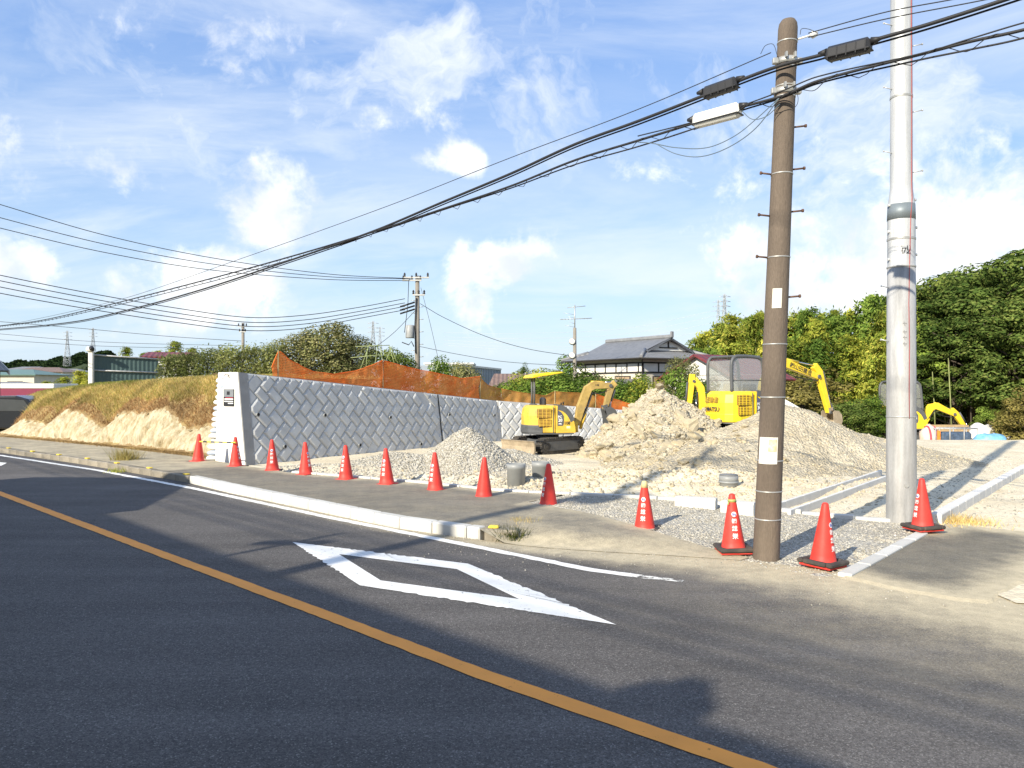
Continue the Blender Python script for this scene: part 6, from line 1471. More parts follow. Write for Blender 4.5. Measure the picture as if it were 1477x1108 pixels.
m_brroof = bpy.data.materials.new('brown_roof'); m_brroof.use_nodes = True; tilemat(m_brroof, (.15, .10, .08), (.22, .15, .12), 3, 3)
quad_uv([[(-2.2, -3, zt+2.0), (4.2, -3, zt+2.0), (3.8, 0, zt+3.0), (-1.8, 0, zt+3.0)], [(-2.2, 3, zt+2.0), (4.2, 3, zt+2.0), (3.8, 0, zt+3.0), (-1.8, 0, zt+3.0)]], 'roof_plane', m_brroof, sb)
# --- left edge: near roof, parked van, container truck, far houses
lr = thing('house', 'dark roof corner with a brown wall at the left edge of the view', 'house', (*P(-40, 560, 40).xy, -.1)); zt = P(0, 497, 40).z; ex = P(13, 527, 40).x-P(-40, 560, 40).x; ze_ = P(0, 529, 40).z
mb = MB(); mb.prism([(-6, 0), (ex-.45, 0), (ex-.45, ze_+.15), (ex-2.1, zt+.35), (-6, ze_-.8)], (1, 0, 0), (0, 0, 1), (0, -2.5, 0), (0, 5, 0)); mb.build('wall', M('brown_wall', (.16, .12, .09), .8, .1), lr)
quad_uv([[(ex, -5.6, ze_-.1), (ex, 0, ze_-.1), (ex-2.1, 0, zt+.9), (ex-2.1, -5.6, zt+.9)], [(ex-2.1, -5.6, zt+.9), (ex-2.1, 0, zt+.9), (-6.6, 0, ze_-.8), (-6.6, -5.6, ze_-.8)]], 'roof_plane', m_tile, lr)
mb = MB(); mb.prism([(ex+.02, ze_-.35), (ex+.02, ze_-.1), (ex-2.1, zt+.9), (ex-2.1, zt+.6)], (1, 0, 0), (0, 0, 1), (0, .03, 0), (0, .06, 0)); mb.build('bargeboard', m_plaster, lr)
m_carblk = M('black_car_paint', (.012, .014, .018), .2, .05, spec=.6)
def car(name, label, loc, rz, m, prof, glass, W=1.7, cat='car'):
    t = thing(name, label, cat, loc, rz); mb = MB(); mb.prism(prof, (1, 0, 0), (0, 0, 1), (0, 0, 0), (0, W, 0)); mb.build('body', m, t, bevel=.06)
    for g in glass:
        for s in (-1, 1): mb = MB(); mb.prism(g, (1, 0, 0), (0, 0, 1), (0, s*(W/2+.004), 0), (0, .012, 0)); mb.build('window', m_win, t)
    for x in (-1.25, 1.25):
        for s in (-1, 1):
            mb = MB(); mb.tube([(x, s*(W/2-.2), .31), (x, s*(W/2+.01), .31)], .31, 20); wl = mb.build('wheel', m_track, t); mb = MB(); mb.tube([(x, s*(W/2), .31), (x, s*(W/2+.02), .31)], .2, 16); mb.build('rim', m_steel, wl)
    return t
c_ = P(4, 598, 33.0)
car('parked_van', 'dark van partly seen beyond the left end of the bank', (c_.x, c_.y, -.06), math.radians(8), m_carblk, [(-2, .3), (2, .3), (2.05, .8), (1.85, 1.0), (1.35, 1.55), (.9, 1.68), (-1.8, 1.66), (-2.02, 1.4)], [[(.0, 1.05), (1.55, 1.05), (1.22, 1.5), (.0, 1.56)], [(-1.75, 1.05), (-.1, 1.05), (-.1, 1.56), (-1.7, 1.54)]], cat='van')
c_ = P(55, 577, 52)
tk = thing('truck', 'truck with a red and purple box body and white roof behind the bank', 'truck', (c_.x, c_.y, -.1), math.radians(-14)); zt = P(0, 557, 52).z+.1
mb = MB(); mb.box((0, 0, zt-1.0), (4.2, 2, 1.7)); mb.build('box_body', M('crimson_panel', (.17, .02, .05), .5, .08), tk); mb = MB(); mb.box((.1, 0, zt), (4.4, 2.1, .32), bev=.04); mb.build('box_roof', m_plaster, tk)
mb = MB(); mb.box((0.6, -1.01, zt-.9), (2.6, .02, .6)); mb.build('purple_band', M('purple_panel', (.10, .06, .22), .5, .08), tk)
mb = MB(); mb.prism([(-3.7, .45), (-2.15, .45), (-2.15, 2.0), (-3.2, 2.0), (-3.7, 1.2)], (1, 0, 0), (0, 0, 1), (0, 0, 0), (0, 1.9, 0)); mb.build('cab', m_plaster, tk, bevel=.05); mb = MB(); mb.box((-.6, 0, .6), (5.6, .9, .25)); mb.build('chassis', m_track, tk)
for x in (-2.9, .2, 1.5):
    for s in (-1, 1): mb = MB(); mb.tube([(x, s*.75, .42), (x, s*1.0, .42)], .42, 18); mb.build('wheel', m_track, tk)
def small_house(label, x, y_eave, y_ridge, d, w, dep, wallm, roofm, rz=0, hip=True):
    c = P(x, y_eave, d); t = thing('house', label, 'house', (c.x, c.y, -2.6), rz, 'far houses'); ze2 = c.z+2.6; zr2 = P(0, y_ridge, d).z+2.6
    mb = MB(); mb.box((0, 0, ze2/2), (w, dep, ze2)); mb.build('wall', wallm, t); o = .4; k = w*.25 if hip else 0
    quad_uv([[(-w/2-o, -dep/2-o, ze2), (w/2+o, -dep/2-o, ze2), (w/2-k, 0, zr2), (-w/2+k, 0, zr2)], [(-w/2-o, dep/2+o, ze2), (w/2+o, dep/2+o, ze2), (w/2-k, 0, zr2), (-w/2+k, 0, zr2)]], 'roof_plane', roofm, t)
    for s in (-1, 1): mb = MB(); mb.add([(s*(w/2+o*(hip)), -dep/2-o*hip, ze2), (s*(w/2+o*hip), dep/2+o*hip, ze2), (s*(w/2-k), 0, zr2-.02)], [(0, 1, 2)]); mb.build('gable', roofm if hip else wallm, t)
    for s in (-.25, .25): mb = MB(); mb.box((s*w, -dep/2-.02, ze2-1.3), (w*.2, .06, 1.0)); mb.build('window', m_win, t)
m_greenroof = M('green_sheet_roof', (.12, .20, .18), .5, .08)
small_house('green-roofed house at the far left beyond the truck', 22, 541, 533, 95, 9, 7, m_cream, m_greenroof)
small_house('pale far house below the wooded hill', 45, 534, 529, 190, 9, 8, m_plaster, m_tile)
small_house('beige far house below the wooded hill, right of the paler one', 66, 537, 530, 170, 12, 8, m_cream, m_brroof)
small_house('low white house with a flat grey roof left of the truck', 17, 557, 551, 70, 4.5, 5, m_plaster, m_tile)
small_house('far white house with a grey roof right of the wooded hill foot', 100, 537, 532, 180, 8, 7, m_plaster, m_tile)
small_house('white gabled house with a maroon roof above the hedge', 248, 516, 508, 75, 4.2, 4, m_plaster, m_redroof, .3, False)
# --- green steel hoarding with its post and lamp
hd = thing('hoarding', 'dark green ribbed steel hoarding on the bank top', 'hoarding', (*P(134, 556, 36).xy, 1.7))
a, b = P(134, 512, 36), P(228, 518, 37.5); zb = 1.7; m_hoard = M('green_steel', (.055, .095, .095), .5, .08, 3); d = b-a; n = 30; 
for k in range(n):
    p, q = a.lerp(b, k/n), a.lerp(b, (k+1)/n); p = p+Vector((0, -.012 if k % 2 else .012, 0)); q = q+Vector((0, .012 if k % 2 else -.012, 0)); off = Vector((0, 0, 0)); mb = MB()
    mb.add([(x.x, x.y, z) for z in (zb, ) for x in (p+off, q+off)]+[(x.x, x.y, x.z) for x in (p+off, q+off)]+[(x.x, x.y+.012, z) for z in (zb, ) for x in (p+off, q+off)]+[(x.x, x.y+.012, x.z) for x in (p+off, q+off)], [(0, 1, 3, 2), (4, 5, 7, 6), (0, 4, 6, 2), (1, 5, 7, 3), (2, 3, 7, 6)])
    mb.build('panel', m_hoard, hd, world=hd)
for f_ in (.0, .40, .78):
    mb = MB(); za = [lerp(a.z, zb, f_), lerp(b.z, zb, f_)]; mb.tube([Vector((a.x, a.y-.07, za[0])), Vector((b.x, b.y-.07, za[1]))], .035, 6); mb.build('rail', m_steel_pole, hd, world=hd)
pt = P(131.5, 558, 35.8); mb = MB(); zt = P(0, 507, 35.8).z; mb.box((pt.x, pt.y, (1.7+zt)/2), (.20, .16, zt-1.7), bev=.01); mb.build('post', m_whitebox, hd, world=hd)
mb = MB(); mb.box((pt.x-.02, pt.y-.05, zt+.10), (.28, .3, .22), bev=.05); mb.build('lamp_box', m_whitebox, hd, world=hd); mb = MB(); mb.tube([(pt.x+.13, pt.y-.1, zt+.06), (pt.x+.16, pt.y-.25, zt+.12), (pt.x+.16, pt.y-.3, zt+.2)], [.08, .11, .09], 12); mb.build('lamp_head', m_black, hd, world=hd)
# --- utility poles far off
m_pole = M('grey_pole_concrete', (.22, .20, .17), .85, .12, 3, .2, 30)
def far_pole(label, x, ytop, d, zb, r0, r1, arms, extra=None):
    b = P(x, 560, d); zt = P(x, ytop, d).z; t = thing('utility_pole', label, 'utility pole', (b.x, b.y, zb), group='utility poles'); h = zt-zb
    mb = MB(); mb.tube([(0, 0, 0), (0, 0, h)], [r0, r1], 14); mb.build('pole_shaft', m_pole, t)
    for (y, w, off, tilt) in arms:
        z = P(x, y, d).z-zb; mb = MB(); mb.box((off, -.15, z), (w, .09, .09)); mb.build('crossarm', m_band, t)
        for s in (-.45, 0.0, .45): mb = MB(); mb.lathe([(.05, 0), (.07, .05), (.04, .1), (.07, .14), (.03, .24)], 8, (off+s*w, -.15, z+.045)); mb.build('insulator', m_black, t)
    if extra: extra(t, lambda y: P(x, y, d).z-zb)
    return t
def ex1(t, Z):
    mb = MB(); z = Z(478); mb.lathe([(.24, z-.4), (.26, z-.36), (.26, z+.3), (.2, z+.36)], 16, (-.42, -.1, 0)); mb.build('transformer', M('transformer_grey', (.30, .31, .31), .5, .1), t)
    for k, y in enumerate((436, 441, 446)):
        mb = MB(); z = Z(y); mb.tube([(-.15, 0, z), (-1.0, -.1, z-.28)], .05, 6); mb.build('strain_insulator', m_black, t)
    for y in np.arange(425, 520, 9): mb = MB(); z = Z(y); s = 1 if int(y) % 2 else -1; mb.tube([(s*.1, 0, z), (s*.36, 0, z+.02)], .02, 5); mb.build('step_bolt', m_band, t)
    mb = MB(); z = Z(500); mb.tube([(-.9, 0, z+.25), (-.5, 0, z+.1), (-.35, 0, z+.3), (-.2, 0, z)], .03, 6); mb.tube([(-.5, -.05, Z(405)), (-.55, -.05, Z(440)), (-.75, -.05, Z(480))], .02, 5); mb.tube([(-.05, -.2, Z(430)), (-.12, -.2, Z(470)), (-.08, -.2, Z(510))], .035, 6); mb.build('service_wiring', m_cable, t)
far_pole('tall grey utility pole with crossarms and transformer beyond the orange net', 602, 398, 45, -.5, .19, .12, ((401, 1.5, -.05, 0), (405, 1.1, -.3, 0), (426, .7, .1, 0)), ex1)
def ex2(t, Z):
    mb = MB(); mb.tube([(0, -.02, Z(475)), (0, -.02, Z(440))], .035, 6); mb.tube([(-.45, 0, Z(444)), (.65, 0, Z(441.5))], .02, 5); mb.tube([(-.9, 0, Z(461)), (1.05, 0, Z(459))], .022, 5)
    for k in range(9): mb.tube([(-.8+.2*k, -.28+.01*k, Z(460.5)), (-.8+.2*k, .28, Z(459.8))], .012, 4)
    for (y, l) in ((453, .7), (458, .45), (466, .35), (471, .6)): mb.tube([(0, 0, Z(y+1)), (-l, -.02, Z(y-1.5))], .014, 4)
    mb.build('aerial', m_band, t)
    for (y, x0) in ((493, -.16), (513, -.16)): mb = MB(); z = Z(y); mb.tube([(x0, -.12, z), (x0, -.22, z)], [.21, .14], 16); mb.build('meter_box', m_whitebox, t)
far_pole('slim grey pole with a television aerial left of the tiled house', 829, 473, 47, -2.4, .14, .10, (), ex2)
far_pole('short dark pole standing far off above the hedge', 350.5, 466, 72, -1, .16, .13, ((471, .8, 0, 0), (479, .6, 0, 0)))
# --- lattice pylons on the skyline
m_pylon = M('pylon_steel', (.42, .45, .48), .6, .05, metal=.3)
def pylon(label, x, ytop, ybase, d, arms):
    b = P(x, ybase, d); zt = P(x, ytop, d).z; zb = b.z-6; H = zt-zb; w0 = H*.085; w1 = H*.014; t = thing('pylon', label, 'pylon', (b.x, b.y, zb), random.uniform(-.4, .4), 'lattice pylons on the skyline'); mb = MB(); r = H*.0038
    wz = lambda f: lerp(w0, w1*1.8, min(1, f/.7)) if f < .7 else lerp(w1*1.8, w1, (f-.7)/.3)
    lv = [0, .18, .34, .48, .60, .70, .78, .86, .93, 1.0]
    for sx, sy in ((1, 1), (1, -1), (-1, 1), (-1, -1)): mb.tube([(sx*wz(f), sy*wz(f), f*H) for f in lv], r*1.3, 4)
    for f, g in zip(lv, lv[1:]):
        a, c = wz(f), wz(g)
        for (p, q) in (((1, 1), (1, -1)), ((1, -1), (-1, -1)), ((-1, -1), (-1, 1)), ((-1, 1), (1, 1))):
            mb.tube([(p[0]*a, p[1]*a, f*H), (q[0]*c, q[1]*c, g*H)], r, 3); mb.tube([(q[0]*a, q[1]*a, f*H), (p[0]*c, p[1]*c, g*H)], r, 3); mb.tube([(p[0]*a, p[1]*a, f*H), (q[0]*a, q[1]*a, f*H)], r, 3)
    mb.build('lattice', m_pylon, t)
    for f in arms:
        mb = MB(); 
        for s in (-1, 1):
            for yy in (-1, 1): mb.tube([(0, yy*wz(f), f*H), (s*H*.13, 0, f*H)], r, 4); mb.tube([(0, yy*wz(f), (f+.035)*H), (s*H*.13, 0, f*H)], r, 4)
        mb.build('crossarm', m_pylon, t)
pylon('lattice pylon left of the lamp post on the far hill', 97, 477, 512, 420, (.74, .84, .94))
pylon('lattice pylon just above the lamp post', 134, 473, 508, 470, (.74, .84, .94))
pylon('lattice pylon above the stake frame, the taller of the pair', 538, 463, 510, 400, (.74, .84, .94))
pylon('lattice pylon above the stake frame, the shorter of the pair', 548, 471, 510, 460, (.74, .84, .94))
pylon('lattice pylon above the bamboo, left one of the pair', 1036, 432, 480, 380, (.74, .84, .94))
pylon('lattice pylon above the bamboo, right one of the pair', 1045, 424, 478, 400, (.74, .84, .94))
# --- wires between the far poles and off to the left
LP = P(602, 401, 45); Ldir = Vector((-26, 33, 0)); 
def far_wire(label, px, r, o=LP, d=(Vector((-25, 34, 0))-Vector((LP.x, LP.y, 0))).normalized()):
    cable(label, [on_line(x, y, o=Vector((o.x, o.y, 0)), d=d) for x, y in px], r, 5, group='far overhead wires')
far_wire('top power line running left from the tall far pole', [(592, 402), (470, 395), (300, 371), (150, 339), (0, 295), (-60, 276)], .018)
far_wire('second power line running left from the tall far pole', [(592, 402.5), (470, 399), (300, 380), (150, 352), (0, 314), (-60, 296)], .018)
far_wire('third power line running left from the tall far pole', [(588, 405), (470, 403), (300, 389), (150, 364), (0, 329), (-60, 313)], .018)
for k, (y0, ym, yl) in enumerate(((430, 459, 397), (436, 466, 405), (441, 472, 414), (446, 478, 423))):
    far_wire('%s of four service cables sagging left from the tall far pole' % ['topmost', 'second', 'third', 'lowest'][k], [(584, y0+1), (520, y0+13), (440, lerp(y0, ym, .85)), (360, ym-1), (260, lerp(ym, yl, .22)), (130, lerp(ym, yl, .58)), (0, yl), (-60, yl-14)], .02)
far_wire('dark cable crossing low behind the hedge to the short pole', [(0, 464), (120, 474), (240, 485), (348, 492)], .022, o=P(350, 490, 71), d=Vector((-1, -.1, 0)).normalized())
far_wire('fine cable low over the far houses', [(-20, 480), (140, 493), (346, 499)], .018, o=P(350, 490, 71.2), d=Vector((-1, -.1, 0)).normalized())
far_wire('lowest fine cable over the far houses', [(-20, 489), (140, 499), (346, 504)], .018, o=P(350, 490, 71.4), d=Vector((-1, -.1, 0)).normalized())
cable('single wire slung from the tall far pole to the aerial pole', [P(606, 438, 45), P(640, 458, 45.4), P(700, 485, 46), P(760, 503, 46.5), P(828, 514, 47)], .016, 5, group='far overhead wires')
cable('lower wire slung from the tall far pole to the aerial pole', [P(606, 500, 45), P(660, 511, 45.5), P(730, 522, 46.2), P(828, 528, 47)], .014, 5, group='far overhead wires')
cable('stay wire slanting down right of the tall far pole', [P(607, 415, 45), P(620, 465, 44.5), P(633, 522, 44)], .012, 5, group='far overhead wires')
cable('stay wire slanting down left of the tall far pole', [P(600, 447, 45), P(568, 480, 44), P(536, 505, 43)], .014, 5, group='far overhead wires')
for k, (yl, ym, yr) in enumerate(((506, 478, 455), (512, 486, 463), (517, 494, 472), (521, 501, 482), (524, 506, 490))):
    cable('pylon line number %s from the top crossing the sky behind the tiled house' % ['one', 'two', 'three', 'four', 'five'][k], [P(640, yl-26, 420), P(740, lerp(yl, ym, .1)-22+k, 410), P(900, ym-4, 400), P(1036, yr-8, 385)], .07, 4, m=m_pylon, group='pylon lines')
# --- things at the back of the site
m_tarp = M('blue_tarp', (.18, .42, .62), .5, .2, 5, .5, 8); m_bagw = M('white_bag', (.62, .60, .56), .8, .1, 4, .4, 12); m_bagp = M('pink_bag', (.56, .45, .38), .8, .12, 4, .4, 12); m_wood = M('weathered_wood', (.36, .26, .14), .8, .2, 6)
def lump(name, label, c, s, m, seed, cat, straps=None):
    bm = bmesh.new(); bmesh.ops.create_icosphere(bm, subdivisions=3, radius=1)
    for v in bm.verts:
        v.co.z = max(v.co.z, -.6); k = 1+.22*noise.noise(v.co*1.6+Vector((seed, 0, 0)))+.10*noise.noise(v.co*4+Vector((seed, 0, 0))); v.co = Vector((v.co.x*s[0]*k, v.co.y*s[1]*k, (v.co.z+.6)*s[2]*k))
    me = bpy.data.meshes.new(name); bm.to_mesh(me); bm.free(); me.materials.append(m)
    for p in me.polygons: p.use_smooth = True
    if straps is None: return tag(obj_from_mesh(name, me, None, c), label, cat)
    t = thing(name, label, cat, c); obj_from_mesh('bag', me, t)
    for x in (-.35, .35):
        mb = MB(); mb.tube(spline([Vector((x*s[0], -s[1]*1.02, 0)), Vector((x*s[0], -s[1]*1.0, s[2]*.8)), Vector((x*s[0]*.9, -s[1]*.4, s[2]*1.5)), Vector((x*s[0]*.9, s[1]*.4, s[2]*1.5))], 5), .05, 6); mb.build('strap', straps, t)
    return t
def SG(x, d): p = P(x, 600, d); return Vector((p.x, p.y, site_z(p.x, p.y)))
lump('ton_bag', 'large pale pink bulk bag with red straps behind the silver pole', SG(1341, 41), (.52, .45, .62), m_bagp, 1.0, 'bulk bag', m_redp)
lump('tarpaulin', 'crumpled pale blue tarpaulin at the back of the site', SG(1428, 39), (.8, .6, .34), m_tarp, 5.0, 'tarpaulin')
lump('rubble_bag', 'white sack slumped between the excavator bucket and the blue tarpaulin', SG(1416, 42.5), (.75, .6, .75), m_bagw, 9.0, 'sack')
lump('rubble_bag', 'low white sack right of the blue tarpaulin', SG(1446, 41.5), (.6, .5, .32), m_bagw, 3.0, 'sack')
crate = thing('steel_crate', 'low dark steel crate with blue sheets behind the distant excavator boom', 'crate', SG(1372, 41))
mb = MB()
for z in (.08, .85): 
    for y in (-.5, .5): mb.tube([(-1.1, y, z), (1.1, y, z)], .035, 6)
    for x in (-1.1, 1.1): mb.tube([(x, -.5, z), (x, .5, z)], .035, 6)
for x in (-1.1, -.35, .4, 1.1):
    for y in (-.5, .5): mb.tube([(x, y, 0), (x, y, .9)], .035, 6)
mb.build('frame', m_steel_low, crate); mb = MB(); mb.box((0.1, 0, .38), (1.6, .8, .55), bev=.1); mb.build('blue_sheet', M('dark_blue_sheet', (.06, .09, .14), .6, .4, 6), crate); mb = MB(); mb.box((-.95, -.52, .4), (.16, .03, .7)); mb.build('orange_tag', M('orange_tag', (.65, .22, .03), .6), crate)
st = thing('timber_stack', 'pale timber boards stacked behind the bulk bag', 'timber', SG(1352, 43.5))
for k in range(5): mb = MB(); mb.box((random.uniform(-.1, .1)+.5, 0, .12+k*.22), (2.2, .6, .14), rz=random.uniform(-.06, .06)); mb.build('board', m_wood, st)
sc = thing('site_sign', 'small white pointed site board standing far back by the trees', 'sign', SG(1266, 43)); mb = MB(); mb.prism([(-.22, 0), (.22, 0), (.22, .6), (0, .95), (-.22, .6)], (1, 0, 0), (0, 0, 1), (0, 0, .1), (0, .05, 0)); mb.build('board', m_bagw, sc); mb = MB(); mb.box((0, -.03, .45), (.3, .02, .3)); mb.build('dark_panel', m_grey, sc); mb = MB(); mb.box((0, .05, .3), (.06, .06, .8)); mb.build('stake', m_wood, sc)
fr = thing('pipe_frame', 'white pipe frame leaning behind the sandy mound', 'frame', SG(1158, 31)); 
for (a, b) in (((-.95, 0, 1.75), (.45, 0, .95)), ((-.95, .8, 1.75), (.45, .8, .95)), ((-.95, 0, 1.75), (-.95, .8, 1.75)), ((.45, 0, .95), (.45, .8, .95)), ((-.25, 0, 1.35), (-.25, .8, 1.35)), ((-.95, 0, 1.75), (-.95, 0, 0)), ((.45, 0, .95), (.45, 0, 0)), ((.45, .8, .95), (.45, .8, 0)), ((-.95, .4, 1.75), (.45, .4, .95)), ((-.9, 0, 1.1), (.45, 0, .55))): mb = MB(); mb.tube([a, b], .035, 6); mb.build('pipe', m_whitebox, fr)
sk = thing('stake_frame', 'garden frame of thin green stakes behind the orange net', 'frame', (*P(550, 540, 31).xy, 1.2))
m_gst = M('green_stake', (.25, .30, .14), .6, .2)
for (x0, y0, x1, y1) in ((519, 535, 533, 497), (528, 530, 530, 500), (541, 525, 545, 497), (552, 520, 548, 500), (556, 522, 566, 499), (570, 528, 561, 498), (563, 500, 575, 528), (506, 516, 571, 510), (512, 500, 562, 498), (628, 538, 634, 519), (622, 536, 627, 520)):
    mb = MB(); mb.tube([P(x0, y0, 31), P(x1, y1, 31.2)], .015, 5); mb.build('stake', m_gst, sk, world=sk)
# ---------------------------------------------------------------- trees, bamboo, hedges
def leafmesh(name, pos, size, m, asp=.42, droop=0.0, updir=.35, nrm=None):
    n = len(pos); pos = np.asarray(pos, float); size = np.broadcast_to(np.asarray(size, float), (n,))
    a = rng.normal(0, 1, (n, 3)); a[:, 2] = a[:, 2]*.5-droop; a /= np.linalg.norm(a, axis=1)[:, None]
    r = rng.normal(0, 1, (n, 3)); r[:, 2] += updir*3; b = np.cross(a, r); b /= np.linalg.norm(b, axis=1)[:, None]+1e-9
    if nrm is not None:
        r = nrm+rng.normal(0, .33, (n, 3)); r /= np.linalg.norm(r, axis=1)[:, None]; a = a-r*(a*r).sum(1)[:, None]; a /= np.linalg.norm(a, axis=1)[:, None]+1e-9; b = np.cross(a, r)
    l = size*rng.uniform(.7, 1.3, n); A = a*l[:, None]*.5; B = b*(l*asp)[:, None]*.5
    v = np.stack([pos-A, pos+B, pos+A, pos-B], 1).reshape(-1, 3); return np_mesh(name, v, np.arange(4*n).reshape(-1, 4), m)
def clusters(cent, rad, per, flat=.6, shell=.55):
    out = []; nr = []
    for c, r in zip(cent, rad):
        d = rng.normal(0, 1, (per, 3)); d /= np.linalg.norm(d, axis=1)[:, None]; q = (shell+(1-shell)*rng.random(per))**1.0; p = d*q[:, None]*r; p[:, 2] *= flat; out.append(p+c); nr.append(d+np.array([0, 0, .55]))
    return np.concatenate(out), np.concatenate(nr)
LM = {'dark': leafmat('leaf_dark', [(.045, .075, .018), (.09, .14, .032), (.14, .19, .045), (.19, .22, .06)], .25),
      'mid': leafmat('leaf_mid', [(0.062, 0.120, 0.023), (0.143, 0.221, 0.039), (0.232, 0.313, 0.062)], .3),
      'yel': leafmat('leaf_yellow', [(0.214, 0.258, 0.039), (0.392, 0.423, 0.062), (0.570, 0.534, 0.093), (0.285, 0.350, 0.047)], .35),
      'bam': leafmat('leaf_bamboo', [(0.107, 0.166, 0.025), (0.232, 0.294, 0.047), (0.356, 0.405, 0.070), (0.446, 0.405, 0.078)], .35),
      'hedge': leafmat('leaf_hedge', [(.17, .21, .06), (.30, .33, .12), (.44, .44, .20)], .4),
      'grey': leafmat('leaf_greyish', [(.11, .13, .045), (.20, .21, .085), (.33, .31, .15)], .35),
      'gold': leafmat('leaf_gold', [(.13, .12, .03), (.22, .19, .055), (.30, .26, .09)], .3)}
m_bark = M('bark', (.075, .06, .045), .9, .3, 5, .5, 20); m_culm = M('bamboo_culm', (.20, .22, .08), .5, .25, 3, stretch=(1, 1, .5))
def tree_proto(name, seed, H, R, base, leaf, ncl=46, per=250, lsize=.25, flat=.5):
    r_ = random.Random(seed); t = thing(name, 'x', 'tree'); mb = MB(); top = Vector((r_.uniform(-.4, .4), r_.uniform(-.4, .4), H*.8))
    mb.tube([Vector((0, 0, -.3)), Vector((r_.uniform(-.15, .15), r_.uniform(-.15, .15), H*.3)), top*.75, top], [H*.026, H*.02, H*.012, H*.005], 8)
    cent, rad = [], []
    for k in range(ncl):
        z = base+(H-base)*((k+.5)/ncl); f = (z-base)/(H-base); w = R*math.sqrt(max(.03, 1-((f-.35)/.68)**2)); a = k*2.4+r_.uniform(-.5, .5); q = w*math.sqrt(r_.uniform(.15, 1.0))
        c = Vector((q*math.cos(a), q*math.sin(a), z+r_.uniform(-.3, .3))); cent.append(c); rad.append(R*r_.uniform(.22, .36))
        if k % 2 == 0: s = Vector((top.x*.4, top.y*.4, max(base*.6, z-q*.6))); mb.tube([s, s.lerp(c, .55)+Vector((0, 0, .15)), c], [H*.009, H*.006, H*.002], 5)
    mb.build('trunk', m_bark, t); p, nr = clusters(np.array([tuple(c) for c in cent]), rad, per, flat, .7); obj_from_mesh('crown', leafmesh('crown', p, lsize, LM[leaf], .55, .05, .6, nr), t); return t
def bamboo_proto(name, seed, H, R, leaf, n=3600, base=.25):
    r_ = random.Random(seed); t = thing(name, 'x', 'bamboo'); bend = Vector((r_.uniform(-1, 1), r_.uniform(-1, 1), 0)).normalized()*H*r_.uniform(.05, .12)
    path = [Vector((0, 0, 0))+bend*(f**2.6)+Vector((0, 0, H*(f-.10*f**4))) for f in np.linspace(0, 1, 12)]
    mb = MB(); mb.tube([path[0]+Vector((0, 0, -.3))]+path[1:], [.055-.045*k/11 for k in range(12)], 7); mb.build('culm', m_culm, t)
    P_ = np.array([tuple(p) for p in path]); pts = []; nrs = []
    nb = 30
    for k in range(nb):
        f = base+(1-base)*(k+.3)/nb; i = min(10, int(f*11)); c = P_[i]+(P_[i+1]-P_[i])*(f*11-i); a = k*2.1+r_.uniform(-.6, .6); L_ = R*(1.05-.75*((f-base)/(1-base))**1.5)*r_.uniform(.6, 1.15)
        m = n//nb; s = rng.random(m)**.7; d = np.array([math.cos(a), math.sin(a), 0]); q = c+np.outer(s*L_, d); q[:, 2] += .35*L_*s*1.3-.75*L_*s**2.2; q += rng.normal(0, 1, (m, 3))*np.array([.20, .20, .16])*(.35+s)[:, None]*R*.55; pts.append(q); e_ = rng.normal(0, .3, (m, 3))+d*.8; e_[:, 2] += .6; nrs.append(e_)
    obj_from_mesh('crown', leafmesh('crown', np.concatenate(pts), .30, LM[leaf], .32, .7, .2, np.concatenate(nrs)), t); return t
protos = {}
def place(kind, maker, x, ytop, d, zb, label, cat, group, H0, wide=1.0, tilt=.03):
    zt = P(x, ytop, d).z; p = P(x, 560, d); first = kind not in protos
    if first: protos[kind] = maker()
    o = protos[kind] if first else copy_tree(protos[kind]); s = (zt-zb)/H0; o.location = (p.x, p.y, zb); o.scale = (s*wide, s*wide, s); o.rotation_euler = (random.uniform(-tilt, tilt), random.uniform(-tilt, tilt), random.uniform(0, 6.28)); tag(o, label, cat, group); return o
def mk(kind):
    if kind == 'd1': return tree_proto('broadleaf_tree', 1, 10, 3.6, 3.0, 'dark')
    if kind == 'd2': return tree_proto('broadleaf_tree', 5, 10, 3.2, 2.4, 'dark', 50)
    if kind == 'm1': return tree_proto('broadleaf_tree', 9, 10, 3.0, 2.0, 'mid')
    if kind == 'b1': return bamboo_proto('bamboo', 2, 9, 1.7, 'bam')
    if kind == 'b2': return bamboo_proto('bamboo', 3, 9, 1.6, 'yel')
    if kind == 'b3': return bamboo_proto('bamboo', 4, 9, 1.8, 'mid')
    if kind == 's1': return tree_proto('shrub', 11, 3, 1.5, .3, 'mid', 40, 170, .13, .85)
    if kind == 's2': return tree_proto('shrub', 12, 3, 1.5, .3, 'yel', 40, 170, .13, .85)
    if kind == 's3': return tree_proto('shrub', 13, 3, 1.4, .2, 'gold', 40, 170, .13, .85)
    if kind == 's4': return tree_proto('shrub', 14, 3, 1.6, .2, 'grey', 60, 170, .11, .9)
    if kind == 's5': return tree_proto('shrub', 15, 3, 1.5, .2, 'dark', 40, 180, .13, .85)
def put(kind, x, yt, d, zb, label, group, wide=1.0):
    cat = 'tree' if kind[0] in 'dm' else ('bamboo' if kind[0] == 'b' else 'shrub'); H0 = 10 if kind[0] in 'dm' else (9 if kind[0] == 'b' else 3); return place(kind, lambda: mk(kind), x, yt, d, zb, label, cat, group, H0, wide)
GZ = -1.9
